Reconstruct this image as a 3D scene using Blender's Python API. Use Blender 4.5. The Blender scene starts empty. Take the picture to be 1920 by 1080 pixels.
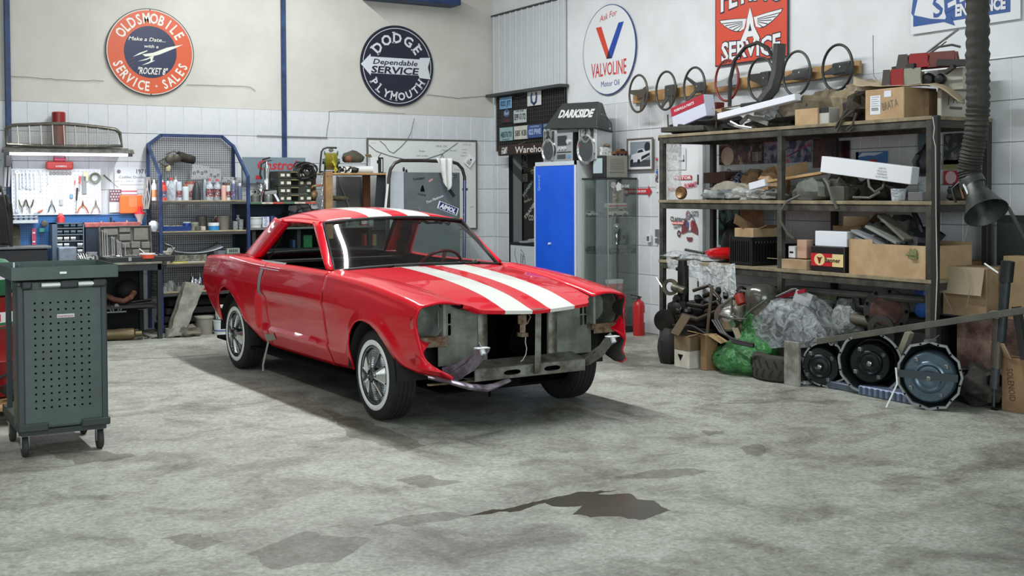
import bpy,math,random
from mathutils import Vector,Matrix
from mathutils.geometry import tessellate_polygon
from mathutils import noise as MN
random.seed(7)
PI=math.pi
sc=bpy.context.scene
COL=sc.collection
# ---------------------------------------------------------------- camera
F_,H_,HOR,PP,ROLL=2160.,1.5,361.,417.,-.0042
HEAD=math.radians(31)
CAM=Vector((-7.523,-12.979,H_))
_p=math.atan((PP-HOR)/F_)
FWD=Vector((math.sin(HEAD)*math.cos(_p),math.cos(HEAD)*math.cos(_p),-math.sin(_p)))
_rt=Vector((math.cos(HEAD),-math.sin(HEAD),0))
_up=_rt.cross(FWD)
_r=-math.atan(ROLL)
RGT=_rt*math.cos(_r)-_up*math.sin(_r)
UPV=_up*math.cos(_r)+_rt*math.sin(_r)
cd=bpy.data.cameras.new('camera')
cam=bpy.data.objects.new('camera',cd)
COL.objects.link(cam)
m=Matrix((RGT,UPV,-FWD)).transposed().to_4x4()
m.translation=CAM
cam.matrix_world=m
cd.sensor_width=36
cd.lens=F_/1920*36
cd.shift_y=-(540-PP)/1920
cd.clip_start=.1
sc.camera=cam
# ---------------------------------------------------------------- light
sc.view_settings.view_transform='Standard'
sc.view_settings.look='None'
sc.view_settings.exposure=0.29
sc.view_settings.gamma=1
sc.view_settings.use_curve_mapping=False
wd=bpy.data.worlds.new('world')
sc.world=wd
wd.use_nodes=True
wd.node_tree.nodes['Background'].inputs[0].default_value=(.80,.90,1,1)
wd.node_tree.nodes['Background'].inputs[1].default_value=.3
def area(name,loc,rot,sx,sy,power,col=(1,1,1),spread=180):
 l=bpy.data.lights.new(name,'AREA')
 l.shape='RECTANGLE';l.size=sx;l.size_y=sy;l.energy=power;l.color=col
 l.spread=math.radians(spread)
 o=bpy.data.objects.new(name,l);COL.objects.link(o)
 o.location=loc;o.rotation_euler=rot
 return o
area('daylight_gate',(-7.5,-19.2,2.4),(math.radians(82),0,0),7,3.6,540,(.86,.95,1))
area('daylight_window',(-13.6,-11,2.6),(math.radians(90),0,math.radians(-90)),7,2.2,70,(.84,.94,1))
area('tube_row',(-3.4,-4.3,4.95),(0,0,0),.07,6.2,320,(.95,.98,1))
area('tube_row',(-8.3,-8.5,4.95),(0,0,0),.10,8.5,130,(.95,.98,1))
area('bench_tube',(-5.15,-.62,1.80),(0,0,0),1.25,.05,11,(.95,.96,1))
# ---------------------------------------------------------------- helpers
def lin(c):
 return tuple((x/12.92 if x<=.04045 else((x+.055)/1.055)**2.4)for x in c)
def hx(s):
 return lin(tuple(int(s[i:i+2],16)/255 for i in(0,2,4)))
MATS={}
def M(col,rough=.6,metal=0,nz=0,ns=8,bump=0,coat=0,c2=None,key=None,alpha=1,trans=0,emit=0,spec=.5,det=4):
 k=key or(col,rough,metal,nz,ns,bump,coat,c2,alpha,trans,emit,spec)
 if k in MATS:return MATS[k]
 mt=bpy.data.materials.new('mat_%d'%len(MATS));mt.use_nodes=True
 nt=mt.node_tree;b=nt.nodes['Principled BSDF'];L=nt.links
 c=hx(col)
 b.inputs['Base Color'].default_value=(*c,1)
 b.inputs['Roughness'].default_value=rough
 b.inputs['Metallic'].default_value=metal
 b.inputs['Specular IOR Level'].default_value=spec
 if coat:
  b.inputs['Coat Weight'].default_value=coat;b.inputs['Coat Roughness'].default_value=.04
 if alpha<1:b.inputs['Alpha'].default_value=alpha
 if trans:b.inputs['Transmission Weight'].default_value=trans
 if emit:
  b.inputs['Emission Color'].default_value=(*c,1);b.inputs['Emission Strength'].default_value=emit
 if nz or bump:
  tc=nt.nodes.new('ShaderNodeTexCoord');n=nt.nodes.new('ShaderNodeTexNoise')
  n.inputs['Scale'].default_value=ns;n.inputs['Detail'].default_value=det;n.inputs['Roughness'].default_value=.65
  L.new(tc.outputs['Object'],n.inputs['Vector'])
  if nz:
   r=nt.nodes.new('ShaderNodeValToRGB')
   d=hx(c2)if c2 else tuple(x*(1-nz)for x in c)
   r.color_ramp.elements[0].position=.38;r.color_ramp.elements[1].position=.66
   r.color_ramp.elements[0].color=(*d,1);r.color_ramp.elements[1].color=(*c,1)
   L.new(n.outputs['Fac'],r.inputs['Fac']);L.new(r.outputs['Color'],b.inputs['Base Color'])
  if bump:
   bp=nt.nodes.new('ShaderNodeBump');bp.inputs['Strength'].default_value=bump;bp.inputs['Distance'].default_value=.01
   L.new(n.outputs['Fac'],bp.inputs['Height']);L.new(bp.outputs['Normal'],b.inputs['Normal'])
 MATS[k]=mt
 return mt
def glass(col='dfe8e6',k=.18,rough=.03,fk=1.0):
 """clear sheet: mostly see-through with a sharp reflection"""
 kk=('glass',col,k,rough,fk)
 if kk in MATS:return MATS[kk]
 mt=bpy.data.materials.new('glass');mt.use_nodes=True
 nt=mt.node_tree;nt.nodes.clear();L=nt.links
 o=nt.nodes.new('ShaderNodeOutputMaterial');mx=nt.nodes.new('ShaderNodeMixShader')
 t=nt.nodes.new('ShaderNodeBsdfTransparent');g=nt.nodes.new('ShaderNodeBsdfGlossy');fr=nt.nodes.new('ShaderNodeFresnel')
 mp=nt.nodes.new('ShaderNodeMath');mp.operation='MULTIPLY_ADD'
 fr.inputs['IOR'].default_value=1.5
 t.inputs['Color'].default_value=(*hx(col),1);g.inputs['Roughness'].default_value=rough
 mp.inputs[1].default_value=fk;mp.inputs[2].default_value=k*.2
 L.new(fr.outputs[0],mp.inputs[0]);L.new(mp.outputs[0],mx.inputs[0])
 L.new(t.outputs[0],mx.inputs[1]);L.new(g.outputs[0],mx.inputs[2]);L.new(mx.outputs[0],o.inputs[0])
 MATS[kk]=mt
 return mt
def film(col,k,rough=.25,spec=.5):
 """thin plastic film: part see-through, part glossy surface, creased"""
 kk=('film',col,k,rough)
 if kk in MATS:return MATS[kk]
 mt=bpy.data.materials.new('film');mt.use_nodes=True
 nt=mt.node_tree;b=nt.nodes['Principled BSDF'];L=nt.links
 b.inputs['Base Color'].default_value=(*hx(col),1);b.inputs['Roughness'].default_value=rough
 tc=nt.nodes.new('ShaderNodeTexCoord');n=nt.nodes.new('ShaderNodeTexNoise')
 n.inputs['Scale'].default_value=14;n.inputs['Detail'].default_value=5;n.inputs['Distortion'].default_value=1.2
 r=nt.nodes.new('ShaderNodeMapRange');r.inputs[1].default_value=.35;r.inputs[2].default_value=.7
 r.inputs[3].default_value=k*.5;r.inputs[4].default_value=min(1,k*1.7)
 bp=nt.nodes.new('ShaderNodeBump');bp.inputs['Strength'].default_value=1;bp.inputs['Distance'].default_value=.03
 L.new(tc.outputs['Object'],n.inputs['Vector']);L.new(n.outputs['Fac'],r.inputs[0]);L.new(r.outputs[0],b.inputs['Alpha'])
 L.new(n.outputs['Fac'],bp.inputs['Height']);L.new(bp.outputs['Normal'],b.inputs['Normal'])
 MATS[kk]=mt
 return mt
def pic(key,cols,ns=6,rough=.35,dist=1.5,pos=None):
 """printed picture: blotches of the given colours"""
 if key in MATS:return MATS[key]
 mt=bpy.data.materials.new('print');mt.use_nodes=True
 nt=mt.node_tree;b=nt.nodes['Principled BSDF'];L=nt.links
 tc=nt.nodes.new('ShaderNodeTexCoord');n=nt.nodes.new('ShaderNodeTexNoise')
 n.inputs['Scale'].default_value=ns;n.inputs['Detail'].default_value=3;n.inputs['Distortion'].default_value=dist
 r=nt.nodes.new('ShaderNodeValToRGB');e=r.color_ramp.elements
 while len(e)<len(cols):e.new(.5)
 for i,c in enumerate(cols):
  e[i].position=pos[i]if pos else .3+.4*i/max(1,len(cols)-1);e[i].color=(*hx(c),1)
 b.inputs['Roughness'].default_value=rough
 L.new(tc.outputs['Object'],n.inputs['Vector']);L.new(n.outputs['Fac'],r.inputs['Fac']);L.new(r.outputs['Color'],b.inputs['Base Color'])
 MATS[key]=mt
 return mt
class MB:
 def __init__(s):s.v=[];s.f=[];s.m=[]
 def add(s,vs,fs,m=0):
  b=len(s.v);s.v+=[tuple(v)for v in vs];s.f+=[tuple(i+b for i in f)for f in fs];s.m+=[m]*len(fs);return s
 def bx(s,x0,x1,y0,y1,z0,z1,m=0,R=None):
  vs=[Vector((x,y,z))for z in(z0,z1)for x,y in((x0,y0),(x1,y0),(x1,y1),(x0,y1))]
  if R is not None:vs=[R@v for v in vs]
  return s.add(vs,[(3,2,1,0),(4,5,6,7),(0,1,5,4),(1,2,6,5),(2,3,7,6),(3,0,4,7)],m)
 def box(s,c,d,m=0,R=None):
  """centre, size, optional matrix about the centre"""
  c=Vector(c);T=Matrix.Translation(c)@(R.to_4x4()if R is not None else Matrix())
  return s.bx(-d[0]/2,d[0]/2,-d[1]/2,d[1]/2,-d[2]/2,d[2]/2,m,T)
 def bar(s,a,b,w,h,up=(0,0,1),m=0):
  """rectangular bar from a to b"""
  a=Vector(a);b=Vector(b);d=b-a;L=d.length;d.normalize();u=Vector(up)
  if abs(d.dot(u))>.98:u=Vector((1,0,0))
  x=d.cross(u).normalized();z=x.cross(d)
  R=Matrix((x,d,z)).transposed().to_4x4();R.translation=(a+b)/2
  return s.bx(-w/2,w/2,-L/2,L/2,-h/2,h/2,m,R)
 def cyl(s,a,b,r0,r1=None,n=14,m=0,caps=True):
  a=Vector(a);b=Vector(b);r1=r0 if r1 is None else r1
  return s.lathe([(r0,0),(r1,(b-a).length)],a,b-a,n,m,caps)
 def lathe(s,prof,o,ax=(0,0,1),n=20,m=0,caps=True,a0=0,a1=2*PI,mf=None):
  o=Vector(o);z=Vector(ax).normalized();t=Vector((1,0,0))if abs(z.x)<.9 else Vector((0,1,0))
  x=z.cross(t).normalized();y=z.cross(x);full=abs(a1-a0-2*PI)<1e-6
  k=n if full else n+1;vs=[];fs=[];ms=[]
  for r,h in prof:
   for i in range(k):
    a=a0+(a1-a0)*i/n
    vs.append(o+z*h+x*(r*math.cos(a))+y*(r*math.sin(a)))
  for j in range(len(prof)-1):
   for i in range(n):
    i2=(i+1)%k
    fs.append((j*k+i,j*k+i2,(j+1)*k+i2,(j+1)*k+i));ms.append(mf(j)if mf else m)
  if caps and full:
   if prof[0][0]>1e-5:fs.append(tuple(range(k-1,-1,-1)));ms.append(m)
   if prof[-1][0]>1e-5:fs.append(tuple((len(prof)-1)*k+i for i in range(k)));ms.append(m)
  b=len(s.v);s.v+=[tuple(v)for v in vs];s.f+=[tuple(i+b for i in f)for f in fs];s.m+=ms
  return s
 def tube(s,pts,r,n=8,m=0,closed=False,sx=1):
  P=[Vector(p)for p in pts];N=len(P);vs=[];fs=[]
  R=r if isinstance(r,(list,tuple))else[r]*N
  u=None
  for i in range(N):
   d=(P[(i+1)%N]-P[i-1])if closed else(P[min(i+1,N-1)]-P[max(i-1,0)])
   if d.length<1e-9:d=Vector((0,0,1))
   d.normalize()
   if u is None:
    t=Vector((0,0,1))if abs(d.z)<.9 else Vector((1,0,0))
    u=t.cross(d).normalized()
   else:u=(u-d*u.dot(d)).normalized()
   w=d.cross(u)
   for k in range(n):
    a=2*PI*k/n;vs.append(P[i]+u*(R[i]*math.cos(a))*sx+w*(R[i]*math.sin(a)))
  for i in range(N if closed else N-1):
   j=(i+1)%N
   for k in range(n):fs.append((i*n+k,i*n+(k+1)%n,j*n+(k+1)%n,j*n+k))
  if not closed:fs+=[tuple(range(n-1,-1,-1)),tuple((N-1)*n+k for k in range(n))]
  return s.add(vs,fs,m)
 def prism(s,poly,fr,d0,d1,m=0,holes=()):
  """polygon(s) in frame fr (o,u,v,n) from depth d0 to d1"""
  o,u,v,n=fr;loops=[list(poly)]+[list(h)for h in holes]
  flat=[p for l in loops for p in l]
  tri=tessellate_polygon([[Vector((p[0],p[1],0))for p in l]for l in loops]);N=len(flat)
  vs=[o+u*p[0]+v*p[1]+n*d for d in(d1,d0)for p in flat]
  fs=[t for t in tri]+([(t[2]+N,t[1]+N,t[0]+N)for t in tri]if abs(d1-d0)>1e-6 else[])
  if abs(d1-d0)>1e-6:
   b=0
   for l in loops:
    k=len(l)
    for i in range(k):fs.append((b+i,b+(i+1)%k,b+(i+1)%k+N,b+i+N))
    b+=k
  return s.add(vs,fs,m)
 def sheet(s,fn,nu,nv,m=0):
  vs=[fn(i/nu,j/nv)for j in range(nv+1)for i in range(nu+1)]
  fs=[(j*(nu+1)+i,j*(nu+1)+i+1,(j+1)*(nu+1)+i+1,(j+1)*(nu+1)+i)for j in range(nv)for i in range(nu)]
  return s.add(vs,fs,m)
 def blob(s,c,r,n=12,amp=.0,fr=2,seed=0,m=0,flat=None):
  """noisy ellipsoid"""
  c=Vector(c);k=n//2+1;vs=[];fs=[]
  for j in range(k):
   th=PI*j/(k-1)
   for i in range(n):
    a=2*PI*i/n;d=Vector((math.sin(th)*math.cos(a),math.sin(th)*math.sin(a),math.cos(th)))
    q=1+amp*MN.noise(d*fr+Vector((seed*3.1,seed,0)))*2
    p=c+Vector((d.x*r[0],d.y*r[1],d.z*r[2]))*q
    if flat is not None and p.z<flat:p.z=flat
    vs.append(p)
  for j in range(k-1):
   for i in range(n):fs.append((j*n+i,(j+1)*n+i,(j+1)*n+(i+1)%n,j*n+(i+1)%n))
  return s.add(vs,fs,m)
 def xf(s,Mx):
  s.v=[tuple(Mx@Vector(v))for v in s.v];return s
 def build(s,name,mats,parent=None,smooth=None,bevel=0,loc=None,rz=0,solid=0,seg=1):
  me=bpy.data.meshes.new(name)
  me.from_pydata(s.v,[],s.f)
  for mt in(mats if isinstance(mats,(list,tuple))else[mats]):me.materials.append(mt)
  if any(s.m):me.polygons.foreach_set('material_index',s.m)
  if smooth is not None:
   me.polygons.foreach_set('use_smooth',[True]*len(me.polygons))
   if smooth<179:me.set_sharp_from_angle(angle=math.radians(smooth))
  me.update()
  o=bpy.data.objects.new(name,me);COL.objects.link(o)
  if parent is not None:o.parent=parent
  if loc is not None:o.location=loc
  if rz:o.rotation_euler=(0,0,rz)
  if solid:
   q=o.modifiers.new('solid','SOLIDIFY');q.thickness=abs(solid);q.offset=-1 if solid>0 else 1
  if bevel:
   q=o.modifiers.new('bevel','BEVEL');q.width=bevel;q.segments=seg;q.limit_method='ANGLE';q.angle_limit=.6
  return o
def thing(name,label,cat,loc=(0,0,0),rz=0,group=None):
 o=bpy.data.objects.new(name,None);COL.objects.link(o)
 o.empty_display_size=.1;o.location=loc;o.rotation_euler=(0,0,rz)
 o['label']=label;o['category']=cat
 if group:o['group']=group
 return o
def tag(o,label,cat,group=None):
 o['label']=label;o['category']=cat
 if group:o['group']=group
 return o
def struct(o):o['kind']='structure';return o
def stuff(o):o['kind']='stuff';return o
def dup(root,loc,rz=None,label=None,scale=None):
 r=root.copy();COL.objects.link(r);r.location=loc
 if rz is not None:r.rotation_euler=(root.rotation_euler[0],root.rotation_euler[1],rz)
 if label:r['label']=label
 if scale:r.scale=scale
 def rec(a,b):
  for ch in list(a.children):
   c=ch.copy();COL.objects.link(c);c.parent=b;rec(ch,c)
 rec(root,r)
 return r
# pixel (1920 x 1080 of the photograph) -> point on a plane of the room
def on(x,y,ax,c):
 d=FWD+RGT*((x-960)/F_)+UPV*((PP-y)/F_)
 i='xyz'.index(ax)
 return CAM+d*((c-CAM[i])/d[i])
V=Vector
BACK=(V((0,0,0)),V((1,0,0)),V((0,0,1)),V((0,-1,0)))  # back wall: u = x, v = z
SIDE=(V((0,0,0)),V((0,-1,0)),V((0,0,1)),V((-1,0,0)))  # right wall: u = -y, v = z
def frame_at(fr,u,v,d=0,rot=0):
 o,a,b,n=fr;c=math.cos(rot);s=math.sin(rot)
 return(o+a*u+b*v+n*d,a*c+b*s,b*c-a*s,n)
def circ(r,n=48,c=(0,0),sx=1):return[(c[0]+r*sx*math.cos(2*PI*i/n),c[1]+r*math.sin(2*PI*i/n))for i in range(n)]
# lettering
_TX={}
def glyphs(t,bold=0,res=2):
 k=(t,bold,res)
 if k in _TX:return _TX[k]
 cu=bpy.data.curves.new('t','FONT');cu.body=t;cu.size=1;cu.resolution_u=res;cu.offset=bold
 ob=bpy.data.objects.new('t',cu);me=ob.to_mesh()
 vs=[(v.co.x,v.co.y)for v in me.vertices];fs=[tuple(p.vertices)for p in me.polygons]
 ob.to_mesh_clear();bpy.data.objects.remove(ob);bpy.data.curves.remove(cu)
 _TX[k]=(vs,fs)
 return _TX[k]
def text(mb,t,fr,size,w=None,shear=0,bold=0,m=0,d=.001,align='c',res=2,warp=None):
 """flat lettering, centred on the frame's origin; w fits the width"""
 vs,fs=glyphs(t,bold,res)
 if not vs:return
 x0=min(v[0]for v in vs);x1=max(v[0]for v in vs);sy=size/.73;sx=(w/(x1-x0))if w else sy
 o,u,v_,n=fr;out=[]
 for x,y in vs:
  X=(x-(x0+x1)/2)*sx if align=='c' else(x-x0)*sx;Y=y*sy-size/2
  X+=shear*Y
  if warp:X,Y=warp(X,Y)
  out.append(o+u*X+v_*Y+n*d)
 mb.add(out,fs,m)
def arc_text(mb,t,fr,R,size,a0,a1,m=0,d=.001,bold=.02,top=True,wide=1,slab=False):
 """letters set round a circle between angles (degrees, 90 = top)"""
 n=len(t)
 for i,ch in enumerate(t):
  if ch==' ':continue
  a=math.radians(a0+(a1-a0)*i/(n-1));rot=a-PI/2 if top else a+PI/2
  o,u,v,nn=fr;p=(o+u*(R*math.cos(a))+v*(R*math.sin(a)),u*math.cos(rot)+v*math.sin(rot),v*math.cos(rot)-u*math.sin(rot),nn)
  vs,fs=glyphs(ch,bold)
  x0=min(q[0]for q in vs);x1=max(q[0]for q in vs)
  w=(x1-x0)*size/.73*wide
  text(mb,ch,p,size,w=max(w,size*.12),bold=bold,m=m,d=d)
  if slab and ch not in 'OGCU':
   e=size/2
   for sx in((-1,1)if ch not in 'DPELTY' else((-1,)if ch in 'DPEL' else())):
    for sy in(-1,1):
     if ch=='P' and sy==1:pass
     mb.prism([(sx*w*.42-size*.16,sy*e-.008),(sx*w*.42+size*.16,sy*e-.008),(sx*w*.42+size*.16,sy*e+.008),(sx*w*.42-size*.16,sy*e+.008)],p,d,d,m)
def quad(mb,fr,x0,x1,y0,y1,d=0,m=0):
 o,u,v,n=fr
 mb.add([o+u*x+v*y+n*d for x,y in((x0,y0),(x1,y0),(x1,y1),(x0,y1))],[(0,1,2,3)],m)
def interp(tab,x):
 if x<=tab[0][0]:return tab[0][1]
 for(a,b),(c,d)in zip(tab,tab[1:]):
  if x<=c:
   q=(x-a)/(c-a);q2=q
   return b+(d-b)*q2
 return tab[-1][1]
def smooth_tab(tab,x):
 """Catmull-Rom through a table"""
 n=len(tab)
 if x<=tab[0][0]:return tab[0][1]
 if x>=tab[-1][0]:return tab[-1][1]
 for i in range(n-1):
  if x<=tab[i+1][0]:break
 x0,y0=tab[i];x1,y1=tab[i+1];h=x1-x0;q=(x-x0)/h
 m0=(y1-tab[i-1][1])/(x1-tab[i-1][0])if i else(y1-y0)/h
 m1=(tab[i+2][1]-y0)/(tab[i+2][0]-x0)if i+2<n else(y1-y0)/h
 return(2*q**3-3*q*q+1)*y0+(q**3-2*q*q+q)*h*m0+(-2*q**3+3*q*q)*y1+(q**3-q*q)*h*m1
def ss(a,b,x):
 q=max(0,min(1,(x-a)/(b-a)));return q*q*(3-2*q)
# ================================================================ room shell
m_plaster=M('c5c4bb',.85,nz=.10,ns=1.1,bump=.12,c2='b8b7ad')
m_tile=M('d0d3d6',.38,nz=.06,ns=3,c2='c3c7c9')
m_tile2=M('c3c4bb',.4,nz=.1,ns=3,c2='b5b6ab')
m_grout=M('7c7f80',.9)
m_groutv=M('e4e6e6',.8)
m_rightpl=M('d8dcde',.8,nz=.07,ns=1.3,bump=.1,c2='cccfcf')
def floor_mat():
 mt=bpy.data.materials.new('concrete');mt.use_nodes=True
 nt=mt.node_tree;b=nt.nodes['Principled BSDF'];L=nt.links;N=nt.nodes.new
 tc=N('ShaderNodeTexCoord')
 def noi(s,d=6,r=.6,dist=0):
  n=N('ShaderNodeTexNoise');n.inputs['Scale'].default_value=s;n.inputs['Detail'].default_value=d
  n.inputs['Roughness'].default_value=r;n.inputs['Distortion'].default_value=dist
  L.new(tc.outputs['Object'],n.inputs['Vector']);return n.outputs['Fac']
 def ramp(f,p0,p1,c0,c1):
  r=N('ShaderNodeValToRGB');e=r.color_ramp.elements;e[0].position=p0;e[1].position=p1
  e[0].color=(*hx(c0),1);e[1].color=(*hx(c1),1);L.new(f,r.inputs[0]);return r.outputs[0]
 def mix(a,c,f,mode='MULTIPLY'):
  x=N('ShaderNodeMix');x.data_type='RGBA';x.blend_type=mode;x.clamp_result=True
  if isinstance(f,float):x.inputs[0].default_value=f
  else:L.new(f,x.inputs[0])
  L.new(a,x.inputs[6]);L.new(c,x.inputs[7]);return x.outputs[2]
 base=ramp(noi(.55,8,.6,.6),.32,.68,'9fa196','bdc0b5')
 blot=ramp(noi(1.7,7,.65,.8),.33,.52,'9a978b','ffffff')
 blot2=ramp(noi(.42,6,.62,.3),.30,.48,'98968c','ffffff')
 fine=ramp(noi(38,4,.7),.36,.64,'bcbcb8','ffffff')
 vein=ramp(noi(7,9,.78,.5),.30,.55,'b2b0a6','ffffff')
 vo=N('ShaderNodeTexVoronoi');vo.inputs['Scale'].default_value=24;L.new(tc.outputs['Object'],vo.inputs['Vector'])
 spk=ramp(vo.outputs['Distance'],.10,.2,'f4f6f0','000000')
 c=mix(base,blot,.8);c=mix(c,blot2,.8);c=mix(c,fine,.8);c=mix(c,vein,.75)
 c=mix(c,spk,.13,'SCREEN')
 L.new(c,b.inputs['Base Color'])
 rr=N('ShaderNodeMapRange');L.new(noi(1.3,6),rr.inputs[0]);rr.inputs[3].default_value=.42;rr.inputs[4].default_value=.75
 L.new(rr.outputs[0],b.inputs['Roughness'])
 bp=N('ShaderNodeBump');bp.inputs['Strength'].default_value=.35;bp.inputs['Distance'].default_value=.01
 L.new(noi(30,6,.7),bp.inputs['Height']);L.new(bp.outputs['Normal'],b.inputs['Normal'])
 return mt
struct(MB().bx(-14,.3,-20,.3,-.2,0).build('floor',floor_mat()))
ZT=2.474;TH=.3093;TW=.204
# back wall: plaster above, grout bed below
bw=struct(MB().bx(-14,0,.012,.2,ZT+.004,5.2).bx(-14,0,.012,.2,0,ZT+.004,1).build('wall_back',[m_plaster,m_grout]))
# right wall with the store room opening and the door
m_r=MB()
for y0,y1,z0,z1,k in((-.374,0,0,ZT,1),(-1.74,-.374,2.03,5.0,0),(-.374,0,ZT,4.4,0),(-20,-1.74,ZT+.004,5.2,0),(-1.74,0,4.4,5.2,0),(-3.47,-1.74,0,ZT+.004,1),(-4.13,-3.47,2.06,ZT+.004,1),(-20,-4.13,0,ZT+.004,1)):
 m_r.bx(.012,.2,y0,y1,z0,z1,k)
rw=struct(m_r.build('wall_right',[m_rightpl,m_grout]))
def tiles(parent,fr,cells,lim=300):
 me=None;n=0
 for(u0,u1,v0,v1)in cells:
  if n>=lim:break
  key=(round(u1-u0,3),round(v1-v0,3))
  if key not in tiles.c:
   a,b=key[0]-.002,key[1]-.004;mb=MB()
   e=.0025
   vs=[(x,z,-d)for(x,z,d)in((0,0,0),(a,0,0),(a,b,0),(0,b,0),(0,0,.009),(a,0,.009),(a,b,.009),(0,b,.009),(e,e,.012),(a-e,e,.012),(a-e,b-e,.012),(e,b-e,.012))]
   fs=[(0,1,5,4),(1,2,6,5),(2,3,7,6),(3,0,4,7),(4,5,9,8),(5,6,10,9),(6,7,11,10),(7,4,8,11),(8,9,10,11)]
   me=bpy.data.meshes.new('wall_tile');me.from_pydata([V((x,z,-y))for x,z,y in vs],[],fs)
   me.materials.append(m_tile);me.materials.append(m_groutv)
   me.polygons.foreach_set('material_index',[0,1,0,1,0,1,0,1,0])
   me.update();tiles.c[key]=me
  o=bpy.data.objects.new('wall_tile',tiles.c[key]);COL.objects.link(o);o.parent=parent
  O,u,v,nn=fr
  R=Matrix((u,v,nn)).transposed().to_4x4();R.translation=O+u*(u0+.001)+v*(v0+.0025)-nn*.012
  o.matrix_local=R;n+=1
 return n
tiles.c={}
cells=[]
for j in range(7,-1,-1):
 for i in range(33):
  u1=-.137-TW*(i-1);u0=u1-TW
  if u1>0:u1=0.0
  cells.append((u0,u1,j*TH,j*TH+TH))
tiles(bw,BACK,cells)
cells=[]
for j in range(7,-1,-1):
 cells+=[(0,.10,j*TH,j*TH+TH),(.10,.374,j*TH,j*TH+TH)]
for i in range(36):
 u0=1.74 if i==0 else 1.881+TW*(i-1);u1=1.881+TW*i
 for j in range(7,-1,-1):
  z0,z1=j*TH,j*TH+TH
  if u0<4.13 and u1>3.47 and z0<2.06:
   if j==6 and u0>=3.47:z0=2.06
   elif u0<3.47:pass
   elif j<6:continue
  a,b=u0,u1
  if j<6 or z1<2.06:
   if a<3.47<b:b=3.47
   if a<4.13<b:a=4.13
  if b-a<.01:continue
  cells.append((a,b,z0,z1))
# the widest-looking tiles first: nearest end of the wall and the upper rows
cells.sort(key=lambda c:(0 if c[2]>1.9 or c[0]<4.2 else 1 if c[2]>.8 else 2,-c[0]))
tiles(rw,SIDE,cells,300)
rest=[c for c in cells[300:]]
if rest:
 mb=MB()
 for a,b,z0,z1 in rest:mb.bx(.0,.012,-b+.001,-a-.001,z0+.0025,z1-.0025)
 stuff(mb.build('wall_tile',m_tile,rw))
struct(MB().bx(-14.2,-14,-20,.3,0,5.2).build('wall_left',m_plaster))
struct(MB().bx(-14,.3,-20.2,-20,0,5.2).build('wall_front',m_plaster))
struct(MB().bx(-14.2,.3,-20.2,.3,5.2,5.4).build('ceiling',M('b9bdbc',.9)))
# blue steel posts on the back wall and a beam end
m_bluep=M('24426f',.5,nz=.4,ns=9,c2='172c50')
for x,w in((-5.83,.055),(-2.845,.05)):
 o=MB().bx(x-w/2,x+w/2,-.05,-.001,0 if x>-5 else .0,5.2).build('trim_1' if x<-5 else 'trim_2',m_bluep,bevel=.004);struct(o)
struct(MB().bx(-1.83,-.62,-.28,.0,3.84,4.0).build('trim_3',m_bluep,bevel=.004))
# plaster crack lines / render step on the upper wall
def crack(name,pts,r,fr,mat):
 mb=MB();o,u,v,n=fr
 P=[]
 for(a,b),(c,d)in zip(pts,pts[1:]):
  for k in range(8):
   q=k/8;P.append(o+u*(a+(c-a)*q+random.uniform(-.004,.004))+v*(b+(d-b)*q+random.uniform(-.006,.006))+n*.0005)
 mb.tube(P,r,4);return struct(mb.build(name,mat))
m_crk=M('6c6a60',.9)
def pk(x,y,ax='y'):
 p=on(x,y,ax,0);return(p.x,p.z)if ax=='y' else(-p.y,p.z)
crack('trim_4',[pk(20,142),pk(120,150),pk(205,152)],.0025,BACK,m_crk)
crack('trim_5',[pk(350,158),pk(470,163),pk(480,172)],.0025,BACK,m_crk)
crack('trim_6',[pk(800,178),pk(860,184),pk(922,180)],.003,BACK,m_crk)
# light metal capping strip on the right wall seam
struct(MB().bx(-.012,0,-7.75,-7.35,2.478,2.492).build('trim_7',M('e5e7e6',.4),bevel=.002))
# dark store room behind the opening, door leaf recess
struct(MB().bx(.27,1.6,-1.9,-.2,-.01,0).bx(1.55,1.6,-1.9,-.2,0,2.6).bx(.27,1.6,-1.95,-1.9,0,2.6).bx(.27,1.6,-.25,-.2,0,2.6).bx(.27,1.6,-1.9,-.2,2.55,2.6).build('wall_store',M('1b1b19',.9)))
struct(MB().bx(.005,.06,-.385,-.365,0,2.03).bx(.005,.06,-1.75,-1.73,0,2.03).build('trim_8',M('121212',.7)))
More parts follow.
